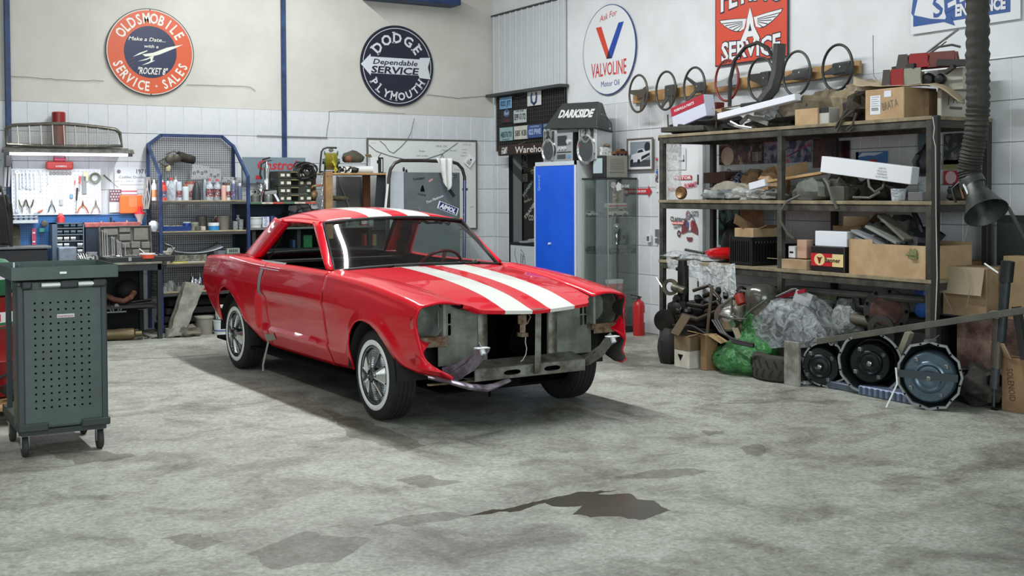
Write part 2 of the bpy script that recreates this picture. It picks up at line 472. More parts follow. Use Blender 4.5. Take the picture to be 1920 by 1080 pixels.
# ================================================================ the red coupe (local axes: x across, y towards the tail, z up; origin under the front axle)
def paint_mat(stripes,col='c8051e'):
 mt=bpy.data.materials.new('paint');mt.use_nodes=True
 nt=mt.node_tree;b=nt.nodes['Principled BSDF'];L=nt.links;N=nt.nodes.new
 b.inputs['Roughness'].default_value=.35;b.inputs['Specular IOR Level'].default_value=.15;b.inputs['Coat Weight'].default_value=.7;b.inputs['Coat Roughness'].default_value=.03
 tc=N('ShaderNodeTexCoord')
 n=N('ShaderNodeTexNoise');n.inputs['Scale'].default_value=3.5;n.inputs['Detail'].default_value=3
 L.new(tc.outputs['Object'],n.inputs['Vector'])
 r=N('ShaderNodeValToRGB');r.color_ramp.elements[0].position=.3;r.color_ramp.elements[1].position=.7
 r.color_ramp.elements[0].color=(*hx(col),1);r.color_ramp.elements[1].color=(*hx('d20924'),1)
 L.new(n.outputs['Fac'],r.inputs[0]);out=r.outputs[0]
 if stripes:
  sp=N('ShaderNodeSeparateXYZ');L.new(tc.outputs['Object'],sp.inputs[0])
  tot=None
  for c,w in stripes:
   cm=N('ShaderNodeMath');cm.operation='COMPARE';cm.inputs[1].default_value=c;cm.inputs[2].default_value=w/2
   L.new(sp.outputs[0],cm.inputs[0])
   if tot is None:tot=cm.outputs[0]
   else:
    ad=N('ShaderNodeMath');ad.operation='MAXIMUM';L.new(tot,ad.inputs[0]);L.new(cm.outputs[0],ad.inputs[1]);tot=ad.outputs[0]
  mx=N('ShaderNodeMix');mx.data_type='RGBA';mx.inputs[7].default_value=(*hx('dadcd4'),1)
  L.new(tot,mx.inputs[0]);L.new(out,mx.inputs[6]);out=mx.outputs[2]
 L.new(out,b.inputs['Base Color'])
 return mt
m_red=paint_mat(());m_redst=paint_mat(((-.15,.20),(.19,.20)))
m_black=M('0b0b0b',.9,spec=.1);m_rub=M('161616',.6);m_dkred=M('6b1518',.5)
m_bare=M('92978d',.5,.4,nz=.35,ns=6,c2='6a6d64',bump=.2);m_bare2=M('8f918a',.5,.45,nz=.45,ns=9,c2='5a5348',bump=.3)
m_primer=M('8f938c',.6,.1,nz=.25,ns=6,c2='6e7169');m_rust=M('8c8270',.7,.2,nz=.6,ns=16,c2='5c3a22',bump=.3)
m_brk=M('9f98a5',.4,.6,nz=.35,ns=10,c2='6d5f68');m_chrome=M('d9dcde',.12,1);m_zinc=M('e6e8ea',.4,.3)
m_tyre=M('1d1d1c',.75,nz=.3,ns=30,bump=.3);m_ww=M('dfe3e0',.55)
car=thing('car','red coupe with two white stripes and its front end stripped of bumper, grille and lamps','car',(-3.5993,-5.9946,0),math.radians(1.565))
TAB=lambda*p:list(p)
ZS=TAB((-.60,.805),(-.4,.845),(0,.895),(.4,.925),(.76,.94),(1.3,.947),(1.9,.948),(2.2,.955),(2.6,.968),(3.1,.962),(3.6,.935))
WW=TAB((-.60,.812),(-.3,.84),(0,.853),(.4,.862),(.76,.865),(1.3,.866),(1.9,.866),(2.1,.868),(2.5,.876),(3.0,.868),(3.6,.81))
GAP=TAB((-.6,.51),(-.3,.53),(0,.56),(.4,.60),(.76,.645))
ZB=TAB((-.60,.355),(-.52,.352),(-.40,.368),(-.30,.42),(-.235,.485),(-.175,.55),(-.10,.605),(-.03,.64),(.05,.655),(.12,.652),(.19,.63),(.25,.59),(.30,.54),(.33,.48),(.342,.42),(.338,.36),(.345,.285),(.76,.27),(1.9,.27),(2.12,.30),(2.24,.36),(2.36,.45),(2.46,.54),(2.55,.62),(2.64,.675),(2.74,.705),(2.82,.70),(2.90,.67),(2.955,.62),(2.99,.56),(3.01,.48),(3.02,.40),(3.03,.385),(3.2,.44),(3.4,.55),(3.56,.66),(3.6,.69))
def side_a(t,z):
 W=smooth_tab(WW,t);zs=smooth_tab(ZS,t);d=z-.735
 if d<0:
  q=-d/.46;inn=.075*q**1.7
  if z<.425:inn+=.16*(.425-z)
 else:inn=.055*(d/max(.1,zs-.735))**2
# sculpted side: hollow between the creases that ends at the step before the rear wheel
 k=ss(.1,1.4,t)*(1-ss(2.02-(z-.6)*.35,2.10-(z-.6)*.35,t))
 b=ss(.405,.44,z)*(1-ss(.66,.735,z))
 inn+=.032*k*b
 if t<-.2 and z<.5:inn+=.10*ss(-.2,-.6,t)*ss(.5,.33,z)
# flare round the wheel openings
 for tc_,zc_,R_ in((.0,.30,.37),(2.72,.33,.37)):
  r=math.hypot(t-tc_,(z-zc_))
  if z>zc_-.1:inn-=.014*max(0,1-abs(r-R_)/.07)
 return W-inn
def front_shift(z):
 return smooth_tab([(.27,-.10),(.35,-.17),(.38,-.2),(.42,-.09),(.50,-.05),(.60,-.02),(.70,.0),(.76,-.02),(.81,-.035),(.9,-.03)],z)
def side_pt(t,q,sgn,mode):
 """q 0..1 bottom -> shoulder, 1..2 round the shoulder to the inner edge"""
 zb=interp(ZB,t);zs=smooth_tab(ZS,t);r=.05
 if q<=1:
  z=zb+(zs-r-zb)*q;a=side_a(t,z)
 else:
  p=q-1;a1=side_a(t,zs-r);ai=smooth_tab(GAP,t)if mode=='f' else(.735 if mode=='d' else interp([(1.95,.735),(2.35,.72),(2.85,.68),(3.0,.655),(3.6,.64)],t))
  if p<.5:
   h=p/.5*PI/2;z=zs-r+r*math.sin(h);a=a1-r*.9*(1-math.cos(h))
  else:
   h=(p-.5)/.5;a0=a1-r*.9;a=a0+(ai-a0)*h
   z=zs+(.018*math.sin(h*PI)-.004*h if mode=='f' else-.004*h)
 tt=t
 if t<-.2:tt=t+(front_shift(z))*ss(-.2,-.6,t)
 return V((sgn*a,tt,z))
def panel(name,t0,t1,sgn,mode,par,nz_=22):
 ts=sorted(set([round(t0+(t1-t0)*i/40,4)for i in range(41)]+[p[0]for p in ZB if t0<p[0]<t1]))
 if mode=='q':ts=sorted(set(ts+[1.95+.02*i for i in range(14)]))
 ts=[t for i,t in enumerate(ts)if i==0 or t-ts[i-1]>.004]
 qs=[i/nz_ for i in range(nz_+1)]+[1+i/10 for i in range(1,11)]
 mb=MB();vs=[side_pt(t,q,sgn,mode)for q in qs for t in ts];n=len(ts)
 fs=[]
 for j in range(len(qs)-1):
  for i in range(n-1):
   f=(j*n+i,j*n+i+1,(j+1)*n+i+1,(j+1)*n+i)
   fs.append(f if sgn>0 else f[::-1])
 mb.add(vs,fs)
 o=mb.build(name,[m_red,M('2a2825',.8,nz=.3)],par,40)
 q=o.modifiers.new('solid','SOLIDIFY');q.thickness=.010;q.offset=-1;q.material_offset=1;q.material_offset_rim=0
 return o
for s in(-1,1):
 panel('fender',-.60,.735,s,'f',car)
 door=panel('door',.743,1.925,s,'d',car)
 panel('quarter_panel',1.933,3.6,s,'q',car)
# strip of duct tape across the rear door gap, and the bent sill trim
 mb=MB()
 for t0,t1,z0,z1 in():
  pass
tp=MB()
def on_side(t,z,off=.006):return V((-side_a(t,z)-off,t,z))
def tape(pts,w,mb):
 vs=[];fs=[]
 for i,(t,z)in enumerate(pts):
  d=(pts[min(i+1,len(pts)-1)][0]-pts[max(i-1,0)][0],pts[min(i+1,len(pts)-1)][1]-pts[max(i-1,0)][1]);l=math.hypot(*d)
  nx,nz_=-d[1]/l*w/2,d[0]/l*w/2
  vs+=[on_side(t+nx,z+nz_),on_side(t-nx,z-nz_)]
 for i in range(len(pts)-1):fs.append((2*i,2*i+1,2*i+3,2*i+2))
 mb.add(vs,fs)
tape([(1.97,.895-.012*i**1.0*1.55)for i in range(12)],.055,tp)
vs=[V((-side_a(t,smooth_tab(ZS,t)-.05)-.004,t,smooth_tab(ZS,t)-.05))for t in(1.62,2.02)]+[V((-.77,t,.958))for t in(2.16,1.62)]
tp.add(vs,[(0,1,2,3)])
o=tp.build('duct_tape',M('8b8d8e',.5,nz=.15),car,solid=.002);o['label']='strip of grey duct tape over the rear door gap'
tp=MB();tape([(1.78,.372),(1.84,.362),(1.95,.345),(2.02,.335)],.05,tp);tp.tube([on_side(1.985,.37),on_side(2.0,.30),V((-.83,2.0,.12)),V((-.83,2.0,.07))],.008,6)
tp.build('duct_tape',M('8f8f86',.6),car)
# hood, cowl
def hood_z(a,t):
 zc=smooth_tab([(-.76,.742),(-.70,.757),(-.6,.787),(-.45,.825),(-.2,.868),(.1,.905),(.4,.932),(.7,.950)],t)
 q=abs(a)/.6
 w=smooth_tab(GAP,t);q=min(1,abs(a)/w);ze=min(smooth_tab(ZS,t)-.005,zc+.024)
 return zc+(ze-zc)*q**3+.007*math.sin(q*PI)
def hood_pt(u,v):
# v 0 front .. 1 rear ; front corners are cut back
 h=2*u-1
 tf=-.755+.035*abs(h)**2+.09*ss(.86,1,abs(h))
 t=tf+(.695-tf)*v
 a=h*(smooth_tab(GAP,t)-.005-.03*ss(-.58,-.68,t))
 return V((a,t,hood_z(a,t)))
mb=MB();nu,nv=36,36;mb.sheet(hood_pt,nu,nv)
# rolled front lip and hood underside
lip=[hood_pt(i/nu,0)for i in range(nu+1)]
vs=lip+[p+V((0,.006,-.022))for p in lip]+[p+V((0,.07,-.032))for p in lip];k=nu+1
mb.add(vs,[(i+k,i+1+k,i+1,i)for i in range(nu)]+[(i+2*k,i+1+2*k,i+1+k,i+k)for i in range(nu)])
o=mb.build('hood',[m_redst,m_black],car,50)
mb=MB();mb.sheet(lambda u,v:hood_pt(u,v*.97+.03)+V((0,.01,-.035)),10,10);mb.build('hood_underside',M('2a2a29',.8),o)
mb=MB()
def cowl(u,v):
 h=2*u-1;t=.702+(.835+.06*h*h-.702)*v;a=h*(.645+.06*v)
 return V((a,t,.945+.005*v-.018*abs(h)**3-.012*(1-v)*(1 if v<.05 else 0)))
mb.sheet(cowl,24,5);mb.build('cowl_panel',m_redst,car,40,solid=.008)
for a in(.28,-.32,.42):
 MB().cyl((a,.745,.945),(a,.745,.958),.012).cyl((a,.745,.955),(a+.05,.77,.962),.006).build('wiper_pivot',m_black,car)
# roof with the rear sail panels
def roof_z(a,t):
 zc=smooth_tab([(1.20,1.312),(1.3,1.338),(1.5,1.366),(1.8,1.382),(2.05,1.380),(2.25,1.358),(2.40,1.322)],t)
 zr=smooth_tab([(1.20,1.268),(1.3,1.283),(1.5,1.294),(1.8,1.300),(2.05,1.297),(2.25,1.285),(2.40,1.262)],t)
 return zc+(zr-zc)*(abs(a)/.60)**2.5
def ws_top(h):return V((h*.605,1.225+.065*h*h,1.306-.036*h*h))
def ws_bot(h):return V((h*.70,.825+.055*h*h,.958-.028*h*h))
def rw_top(h):return V((h*.55,2.40-.04*h*h,1.318-.045*h*h))
def rw_bot(h):return V((h*.60,2.74-.05*h*h,.985-.012*h*h))
mb=MB()
def roof_pt(u,v):
 h=2*u-1;a=h*.61;t0=1.225+.065*h*h;t1=2.40-.04*h*h;t=t0+(t1-t0)*v
 return V((a,t,roof_z(a,t)))
mb.sheet(roof_pt,30,24)
mb.build('roof',m_redst,car,60,solid=.012)
for s in(-1,1):
# rail + drip edge, A pillar, sail panel
 mb=MB()
 rail=[V((s*.61,t,roof_z(.61,t)))for t in[1.29+i*(2.36-1.29)/16 for i in range(17)]]
 r2=[p+V((s*.022,0,-.022))for p in rail];r3=[p+V((s*.006,0,-.036))for p in rail]
 n=len(rail);vs=rail+r2+r3
 mb.add(vs,[((i,i+n,i+n+1,i+1)if s>0 else(i+1,i+n+1,i+n,i))for i in range(n-1)]+[((i+n,i+2*n,i+2*n+1,i+n+1)if s>0 else(i+n+1,i+2*n+1,i+2*n,i+n))for i in range(n-1)])
 mb.build('roof_rail',m_red,car,60,solid=.008)
 mb=MB()
 A0,A1=ws_bot(s),ws_top(s);B0,B1=V((s*.745,.905,.945)),V((s*.628,1.405,1.262))
 for k in range(8):
  pass
 def pil(u,v):
  p=A0.lerp(A1,v);q=B0.lerp(B1,v);x=p.lerp(q,u);x+=V((s*.012*math.sin(u*PI),-.006*math.sin(u*PI),.004*math.sin(u*PI)))
  return x
 mb.sheet(pil,6,10)
# triangle under the rail at the top of the pillar
 mb.add([A1,B1,V((s*.632,1.30,roof_z(.61,1.30)-.02)),V((s*.61,1.29,roof_z(.61,1.29))),V((s*.632,1.42,roof_z(.61,1.42)-.022))],[(0,1,4,2,3)])
 o=mb.build('windshield_pillar',m_red,car,60);q=o.modifiers.new('s','SOLIDIFY');q.thickness=.03;q.offset=0
 mb=MB()
 f0,f1=V((s*.63,2.03,1.262)),V((s*.735,2.42,.955))  # window side
 g0,g1=V((s*.565,2.375,1.298)),V((s*.66,2.86,.968))  # tail side
 def sail(u,v):
  p=f0.lerp(f1,v);q=g0.lerp(g1,v);x=p.lerp(q,u)
  return x+V((s*.03*math.sin(u*PI)**.8,0,.012*math.sin(u*PI)))
 mb.sheet(sail,14,16)
 top=[sail(i/14,0)for i in range(15)];rl=[V((s*(.634-.07*(i/14)**2),2.03+(2.375-2.03)*i/14,roof_z(.61,2.03+.33*i/14)-.004))for i in range(15)]
 mb.add(top+rl,[(i,i+1,i+16,i+15)for i in range(14)])
# return flange round the side window
 fl=[f0.lerp(f1,i/10)for i in range(11)];mb.add(fl+[p+V((-s*.05,-.03,0))for p in fl],[(i,i+1,i+12,i+11)for i in range(10)])
 o=mb.build('sail_panel',m_red,car,50);q=o.modifiers.new('s','SOLIDIFY');q.thickness=.012;q.offset=0
# torn headlining left along the window opening, inside
 mb=MB()
 def shred(u,v):
  p=V((s*.575,2.07,1.25)).lerp(V((s*.64,2.36,.95)),v);q=p+V((-s*.04,.10+.03*math.sin(v*21),.02));x=p.lerp(q,u)
  return x+V((MN.noise(x*14)*.02,MN.noise(x*11+V((3,3,3)))*.03,0))
 mb.sheet(shred,5,14);mb.build('torn_lining',M('4a3c2c',.9,nz=.6,ns=14,c2='1c1712'),car,solid=.004)
 mb=MB()
 def head(u,v):
  x=V((s*.57,1.40+.66*u,1.262-.022*v*(1+.9*MN.noise(V((u*9,0,0))))));return x+V((0,0,MN.noise(x*17)*.015))
 mb.sheet(head,22,3);mb.build('torn_lining',M('9c7a66',.9,nz=.6,ns=22,c2='5c2f22'),car,solid=.004)
# glass and seals
def patch(bot,top,nu=20,nv=10,bow=.0):
 return lambda u,v:bot(2*u-1).lerp(top(2*u-1),v)+V((0,-bow*math.sin(v*PI),bow*math.sin(v*PI)))
m_glass=glass('d5dfdc',.25)
mb=MB();mb.sheet(patch(ws_bot,ws_top,bow=.012),48,30);ws=mb.build('windshield',m_glass,car,180)
loop=[ws_bot(-1+i/10)for i in range(21)]+[ws_bot(1).lerp(ws_top(1),i/8)for i in range(1,8)]+[ws_top(1-i/10)for i in range(21)]+[ws_top(-1).lerp(ws_bot(-1),i/8)for i in range(1,8)]
MB().tube([p+V((0,-.008,.004))for p in loop],.013,6,closed=True).build('rubber_seal',m_rub,ws,60)
mb=MB();mb.sheet(patch(rw_bot,rw_top,bow=.01),20,10);rwn=mb.build('rear_window',m_glass,car,180)
loop=[rw_bot(-1+i/10)for i in range(21)]+[rw_bot(1).lerp(rw_top(1),i/8)for i in range(1,8)]+[rw_top(1-i/10)for i in range(21)]+[rw_top(-1).lerp(rw_bot(-1),i/8)for i in range(1,8)]
MB().tube(loop,.018,6,closed=True).build('rubber_seal',m_rub,rwn,60)
# deck, tail, floor, bulkheads
mb=MB();mb.sheet(lambda u,v:V(((2*u-1)*.655,2.74+.86*v,.978-.035*v-.012*(2*u-1)**2)),14,8);mb.build('trunk_lid',m_red,car,60,solid=.01)
mb=MB();mb.sheet(lambda u,v:V(((2*u-1)*(.70+.03*v),3.575,.60+.33*v)),12,4);mb.build('tail_panel',m_red,car,solid=.01)
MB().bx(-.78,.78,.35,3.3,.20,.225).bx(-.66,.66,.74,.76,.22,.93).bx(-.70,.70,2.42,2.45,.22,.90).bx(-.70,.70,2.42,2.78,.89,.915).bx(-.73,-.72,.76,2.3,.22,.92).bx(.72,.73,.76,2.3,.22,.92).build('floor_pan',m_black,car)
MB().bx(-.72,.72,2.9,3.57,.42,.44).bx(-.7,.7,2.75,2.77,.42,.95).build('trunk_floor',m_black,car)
MB().bx(-.62,.62,2.36,2.50,.915,.935).build('package_shelf',M('55504a',.9,nz=.3),car)
# dash, wheel, column, seat frame
mb=MB();mb.sheet(lambda u,v:V(((2*u-1)*.66,.90+.25*v,.925+.01*math.sin(v*PI)-.10*ss(.8,1,v))),14,8);o=mb.build('dashboard',M('7d2a2a',.55,nz=.2),car,50,solid=.02)
mb=MB();mb.bx(-.62,.62,1.10,1.14,.74,.88);mb.build('dash_face',m_dkred,o)
c=V((.34,1.20,.885));ax=V((0,.72,.55)).normalized();e1=V((1,0,0));e2=ax.cross(e1)
mb=MB();mb.tube([c+e1*.2*math.cos(2*PI*i/40)+e2*.2*math.sin(2*PI*i/40)for i in range(40)],.012,8,closed=True)
o=mb.build('steering_wheel',M('7c2422',.4),car,60)
mb=MB();mb.cyl(c-ax*.10,c-ax*.0,.045,.05)
for a in(200,340,270):mb.bar(c-ax*.04,c+(e1*math.cos(math.radians(a))+e2*math.sin(math.radians(a)))*.195,.03,.008,up=ax)
mb.build('wheel_hub',m_chrome,o,40)
MB().tube([V((.54,1.0,.93)),V((.545,.99,.96)),V((.56,.985,.97)),V((.57,.99,.95)),V((.57,1.0,.925))],.01,6).build('white_strap',M('cfccc0',.8),car)
MB().bx(-.5,.5,2.3,2.42,.45,.86).build('seat_bulkhead',M('1b1817',.9),car)
# wheel housings
for s in(-1,1):
 for t in(.02,2.72):
  mb=MB();ar=[(t+.37*math.cos(PI*i/16),.30+.37*math.sin(PI*i/16))for i in range(17)]
  ar=[(t+.37,.30)]+ar+[(t-.37,.30)]
  mb.add([V((s*x,p[0],p[1]))for x in(.815,.50)for p in ar],[(i,i+1,i+20,i+19)for i in range(18)])
  mb.add([V((s*.50,p[0],p[1]))for p in ar],[tuple(range(19))]);mb.build('wheel_housing',M('1c1817',.9),car,60)
# front sheet metal
mb=MB()
FRf=(V((0,-.50,0)),V((1,0,0)),V((0,0,1)),V((0,-1,0)))
slots=lambda a:[[(a+dx+x*.011,zc+z*.028+sg*.018)for x,z,sg in((-1,-1,0),(-.5,-1.2,0),(.5,-1.2,0),(1,-1,0),(1,1,0),(.5,1.2,0),(-.5,1.2,0),(-1,1,0))]for dx in(-.018,.018)for zc in(.625,.70)]
mb.prism([(-.60,.40),(.60,.40),(.60,.80),(-.60,.80)],FRf,0,-.006,0,[[(-.235,.40+.012),(-.235,.785),(.235,.785),(.235,.412)][::-1]]+slots(-.535)+slots(.535))
o=mb.build('radiator_support',m_bare,car);o['label']='bare metal radiator support with a large dark opening and cooling slots'
for s in(-1,1):
 mb=MB();mb.sheet(lambda u,v:V((s*(.24+.07*u),-.507-.014*math.sin(u*PI),.42+.34*v)),8,3)
 mb.build('pressed_rib',m_bare2,o,60)
# sloping valance down to the cross member
 MB().sheet(lambda u,v:V((s*(.235+.20*u),-.50-.18*v,.415-.035*v)),4,3).build('splash_plate',m_bare2,car,solid=.004)
MB().sheet(lambda u,v:V((-.24+.48*u,-.50-.18*v,.412-.03*v)),4,3).build('splash_plate',m_bare2,car,solid=.004)
FRr=(V((0,-.70,0)),V((1,0,0)),V((0,0,1)),V((0,-1,0)))
oval=lambda a:[(a+.045*math.cos(x*PI/6)**1+(.02 if math.cos(x*PI/6)>0 else-.02),.353+.016*math.sin(x*PI/6))for x in range(12)]
mb=MB();mb.prism([(-.45,.318),(.40,.318),(.40,.392),(-.45,.392)],FRr,.0,-.006,0,[oval(-.17),oval(.14)])
mb.bx(-.45,.40,-.70,-.56,.388,.394).bx(-.45,.40,-.70,-.56,.316,.322).bx(-.30,.30,-.57,-.565,.32,.39,1)
mb.build('cross_member',[m_bare2,m_black],car,bevel=.004)
MB().bar((0,-.745,.75),(0.005,-.728,.34),.045,.006,up=(0,-1,0)).bar((0,-.735,.345),(0,-.70,.33),.03,.006,up=(0,0,1)).bx(-.05,.06,-.74,-.52,.745,.752).build('centre_brace',m_bare2,car,bevel=.002)
mb=MB();mb.bx(-.115,-.075,-.71,-.70,.60,.735).bx(-.11,-.06,-.72,-.66,.575,.60).tube([(-.06,-.70,.73),(-.03,-.70,.70),(-.055,-.70,.66),(-.08,-.70,.65)],.006,6)
mb.bx(-.13,-.07,-.715,-.70,.66,.715);o=mb.build('hood_latch',m_rust,car,bevel=.002)
MB().tube([(-.075,-.71,.58),(-.078,-.71,.54),(-.068,-.71,.50),(-.075,-.71,.46),(-.10,-.71,.425),(-.115,-.71,.42)],.003,5).build('latch_wire',M('b9b5a2',.6),o)
# dark engine bay walls
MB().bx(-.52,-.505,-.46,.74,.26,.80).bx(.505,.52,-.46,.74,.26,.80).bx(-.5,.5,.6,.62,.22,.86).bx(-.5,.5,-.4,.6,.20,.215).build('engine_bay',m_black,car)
for s in(-1,1):
# headlamp bucket, ring, ledge
 c=V((s*.70,-.40 if s>0 else-.44,.70));mb=MB()
 mb.lathe([(.145 if s>0 else .12,-.10),(.118,-.10),(.115,-.04),(.105,0.03),(.085,.07),(.05,.09),(0,.10)],c,(0,1,0),28,0,False)
 o=mb.build('headlamp_bucket',m_primer if s<0 else M('6d6c62',.6,.3,nz=.4,ns=8,c2='45443c',bump=.2),car,60)
 mb=MB()
# eyebrow skin: red from the fender edge in to the bucket mouth
 ring=[]
 for i in range(41):
  z=.39+(.815-.39)*i/40;
 mb2=MB();K=44;outer=[];inner=[]
 for i in range(K+1):
# walk down the outer edge from the top inner corner to the low tip
  q=i/K
  if q<.3:
   a=.54+(.80-.54)*(q/.3);z=.795+.012*math.sin(q/.3*PI);y=-.60
  else:
   z=.80-(q-.3)/.7*(.80-.40);a=side_a(-.6,z)-.004;y=-.60+front_shift(z)
  outer.append(V((s*a,y,z)))
  ang=math.radians(115-215*min(1,q/.78))if q<.78 else None
  if ang is not None:ia,iz=.70+.117*math.cos(ang),.70+.117*math.sin(ang)
  else:
   w=(q-.78)/.22;ia,iz=.70+.117*math.cos(math.radians(-100))+(.80-.68)*min(1,w*2),.585-.17*w
  inner.append(V((s*ia,-.575+.03*(1 if q<.78 else 0),iz)))
 vs=outer+inner;n=K+1
 mb2.add(vs,[((i,i+1,n+i+1,n+i)if s<0 else(n+i,n+i+1,i+1,i))for i in range(K)])
 mb2.build('headlamp_surround',m_red,car,50,solid=.006)
 mb=MB();mb.bx(*sorted((s*.765,s*.565)),-.57,-.50,.565,.60).bx(*sorted((s*.77,s*.57)),-.575,-.565,.535,.57)
 mb.build('lamp_ledge',m_rust,car,bevel=.012)
# backing behind the bucket so the bay reads closed
 MB().bx(*sorted((s*.80,s*.55)),-.37,-.36,.56,.80).build('apron',m_bare,car)
 MB().bx(*sorted((s*.595,s*.575)),-.56,-.48,.56,.80).build('apron',m_primer,car)
# bumper bracket
 mb=MB();P=[V((s*(.62 if s<0 else .43),-.60,.36)),V((s*(.57 if s<0 else .45),-.68,.385)),V((s*(.52 if s<0 else .475),-.78,.45)),V((s*.49,-.84,.52)),V((s*.50,-.87,.545))];bw=.10 if s<0 else .075
 for p,q in zip(P,P[1:]):mb.bar(p,q+(q-p).normalized()*.004,bw,.006,up=(0,-1,1))
 for p,q in zip(P,P[1:]):
  for e in(-bw*.48,bw*.48):mb.bar(p+V((e,-.004,.004)),q+V((e,-.004,.004)),.004,.02,up=(0,-1,1))
 o=mb.build('bumper_bracket',m_brk if s<0 else m_bare2,car,bevel=.001)
 MB().box(P[-1]+V((0,.0,.008)),(.09,.05,.006)).cyl(P[-1]+V((0,0,0)),P[-1]+V((0,-.02,-.03)),.018,n=6).build('bracket_tip',m_zinc,o,bevel=.002)
# bent lower valance strip and tie rod under the left front
mb=MB();mb.tube([(-.76,-.66,.37),(-.66,-.72,.345),(-.55,-.80,.31),(-.45,-.83,.295),(-.36,-.80,.30),(-.24,-.76,.315)],[.012,.016,.02,.022,.016,.012],8,sx=2.0)
mb.build('bent_strut',m_brk,car,60)
MB().bar((-.70,-.55,.30),(-.30,-.55,.295),.03,.01).build('lower_bar',m_rust,car)
MB().bar((-.52,-.60,.32),(-.62,-.45,.36),.20,.006).build('apron_plate',m_brk,car)
MB().bx(-.15,-.05,-.60,-.52,.25,.31).bar((-.22,-.5,.28),(-.22,-.5,.17),.012,.012).bar((-.60,.02,.30),(.60,.02,.30),.05,.05).bar((-.66,2.71,.30),(.66,2.71,.30),.07,.07).build('axle_and_mounts',m_black,car)['kind']='stuff'
for k in range(5):pass
# wheels
def tyre_mesh():
 mb=MB();R=.30;W=.088
 prof=[(.178,-W+.018),(.19,-W+.004),(.215,-W),(.25,-W+.002),(.278,-W+.010),(.292,-W+.022)]
 tread=[]
 for i in range(5):
  x=-W+.026+i*(2*W-.052)/4
  tread+=[(R-.001*abs(i-2)**2,x-.012),(R-.001*abs(i-2)**2,x+.012)]
  if i<4:tread+=[(R-.007,x+.0135),(R-.007,x+.019)]
 prof+=tread+[(r,-h)for r,h in prof[::-1]]
 mb.lathe(prof,(0,0,0),(1,0,0),60,0,False)
 return mb.build('tyre',m_tyre,None,35)
tyre0=tyre_mesh()
mb=MB();mb.lathe([(.198,.0885),(.205,.0925),(.226,.0925),(.233,.0885)],(0,0,0),(-1,0,0),60,0,False);ww0=mb.build('white_sidewall_ring',m_ww,None,60)
mb=MB();mb.lathe([(.20,.05),(.197,.078),(.19,.085),(.182,.083),(.176,.062),(.15,.052),(.08,.060),(.055,.066),(.0,.066)],(0,0,0),(-1,0,0),48,0,False);cap0=mb.build('hubcap',M('8f9396',.25,1,nz=.3,ns=20),None,50)
mb=MB();mb.lathe([(.05,.06),(.046,.105),(.040,.112),(.030,.114),(.028,.108),(0,.110)],(0,0,0),(-1,0,0),28,0,False);hub0=mb.build('cap_centre',M('5c5f60',.3,1),None,50)
mb=MB()
for k in range(5):
 a0=2*PI*k/5+.16
 for sg in(-1,1):
  a=a0+sg*.17;r0,r1=.046,.170
  p=V((-.098,r0*math.cos(a0+sg*.3),r0*math.sin(a0+sg*.3)));q=V((-.078,r1*math.cos(a+sg*.16),r1*math.sin(a+sg*.16)))
  mb.bar(p,q,.011,.016,up=(-1,0,0))
 for r in[.066+.0135*i for i in range(8)]:
  n=5;w=.33*(.75+.25*(r-.06)/.1)
  pts=[(-.098+(r-.05)*.17,r*math.cos(a0+w*(2*i/n-1)),r*math.sin(a0+w*(2*i/n-1)))for i in range(n+1)]
  mb.tube(pts,.0038,4)
fin0=mb.build('cap_fins',M('e2e4e6',.16,1),None,40)
def wheel(a,t,s,rot,steer=0):
 r=bpy.data.objects.new('wheel',None);COL.objects.link(r);r.parent=car
 r.location=(a,t,.30);r.rotation_euler=(rot if s<0 else-rot,0,steer+(0 if s<0 else PI))
 for p in(tyre0,ww0,cap0,hub0,fin0):
  c=p.copy();COL.objects.link(c);c.parent=r
wheel(-.725,0,-1,.35,0.0);wheel(.725,0,1,.2,0.0);wheel(-.725,2.709,-1,.6);wheel(.725,2.709,1,.1)
for p in(tyre0,ww0,cap0,hub0,fin0):bpy.data.objects.remove(p)
# ================================================================ shared builders
ORD=['first','second','third','fourth','fifth','sixth','seventh','eighth','ninth','tenth','eleventh','twelfth','thirteenth']
def spot(x0,y0,x1,y1,ax,c,z=None):
 """base point, width and height (metres) of something seen between these pixels on a plane of the room"""
 p=on((x0+x1)/2,y1,ax,c);k=(p-CAM).dot(FWD)/F_
 h=(y1-y0)*k
 if z is not None:h=max(.01,h);p.z=z
 return p,(x1-x0)*k,h
def mesh_thing(mb,name,mats,label,cat,p=(0,0,0),rz=0,group=None,smooth=None,bevel=0,**kw):
 o=mb.build(name,mats,None,smooth,bevel,loc=p,rz=rz,**kw);return tag(o,label,cat,group)
def round_thing(name,label,cat,p,prof,mat,n=18,group=None,smooth=40):
 mb=MB();mb.lathe(prof,(0,0,0),n=n);return mesh_thing(mb,name,mat,label,cat,p,group=group,smooth=smooth)
def sub(par,mb,name,mats,smooth=None,bevel=0,label=None,**kw):
 o=mb.build(name,mats,par,smooth,bevel,**kw)
 if label:o['label']=label
 return o
def band(r,z0,z1):return MB().lathe([(r,z0),(r,z1)],(0,0,0),n=18,caps=False)
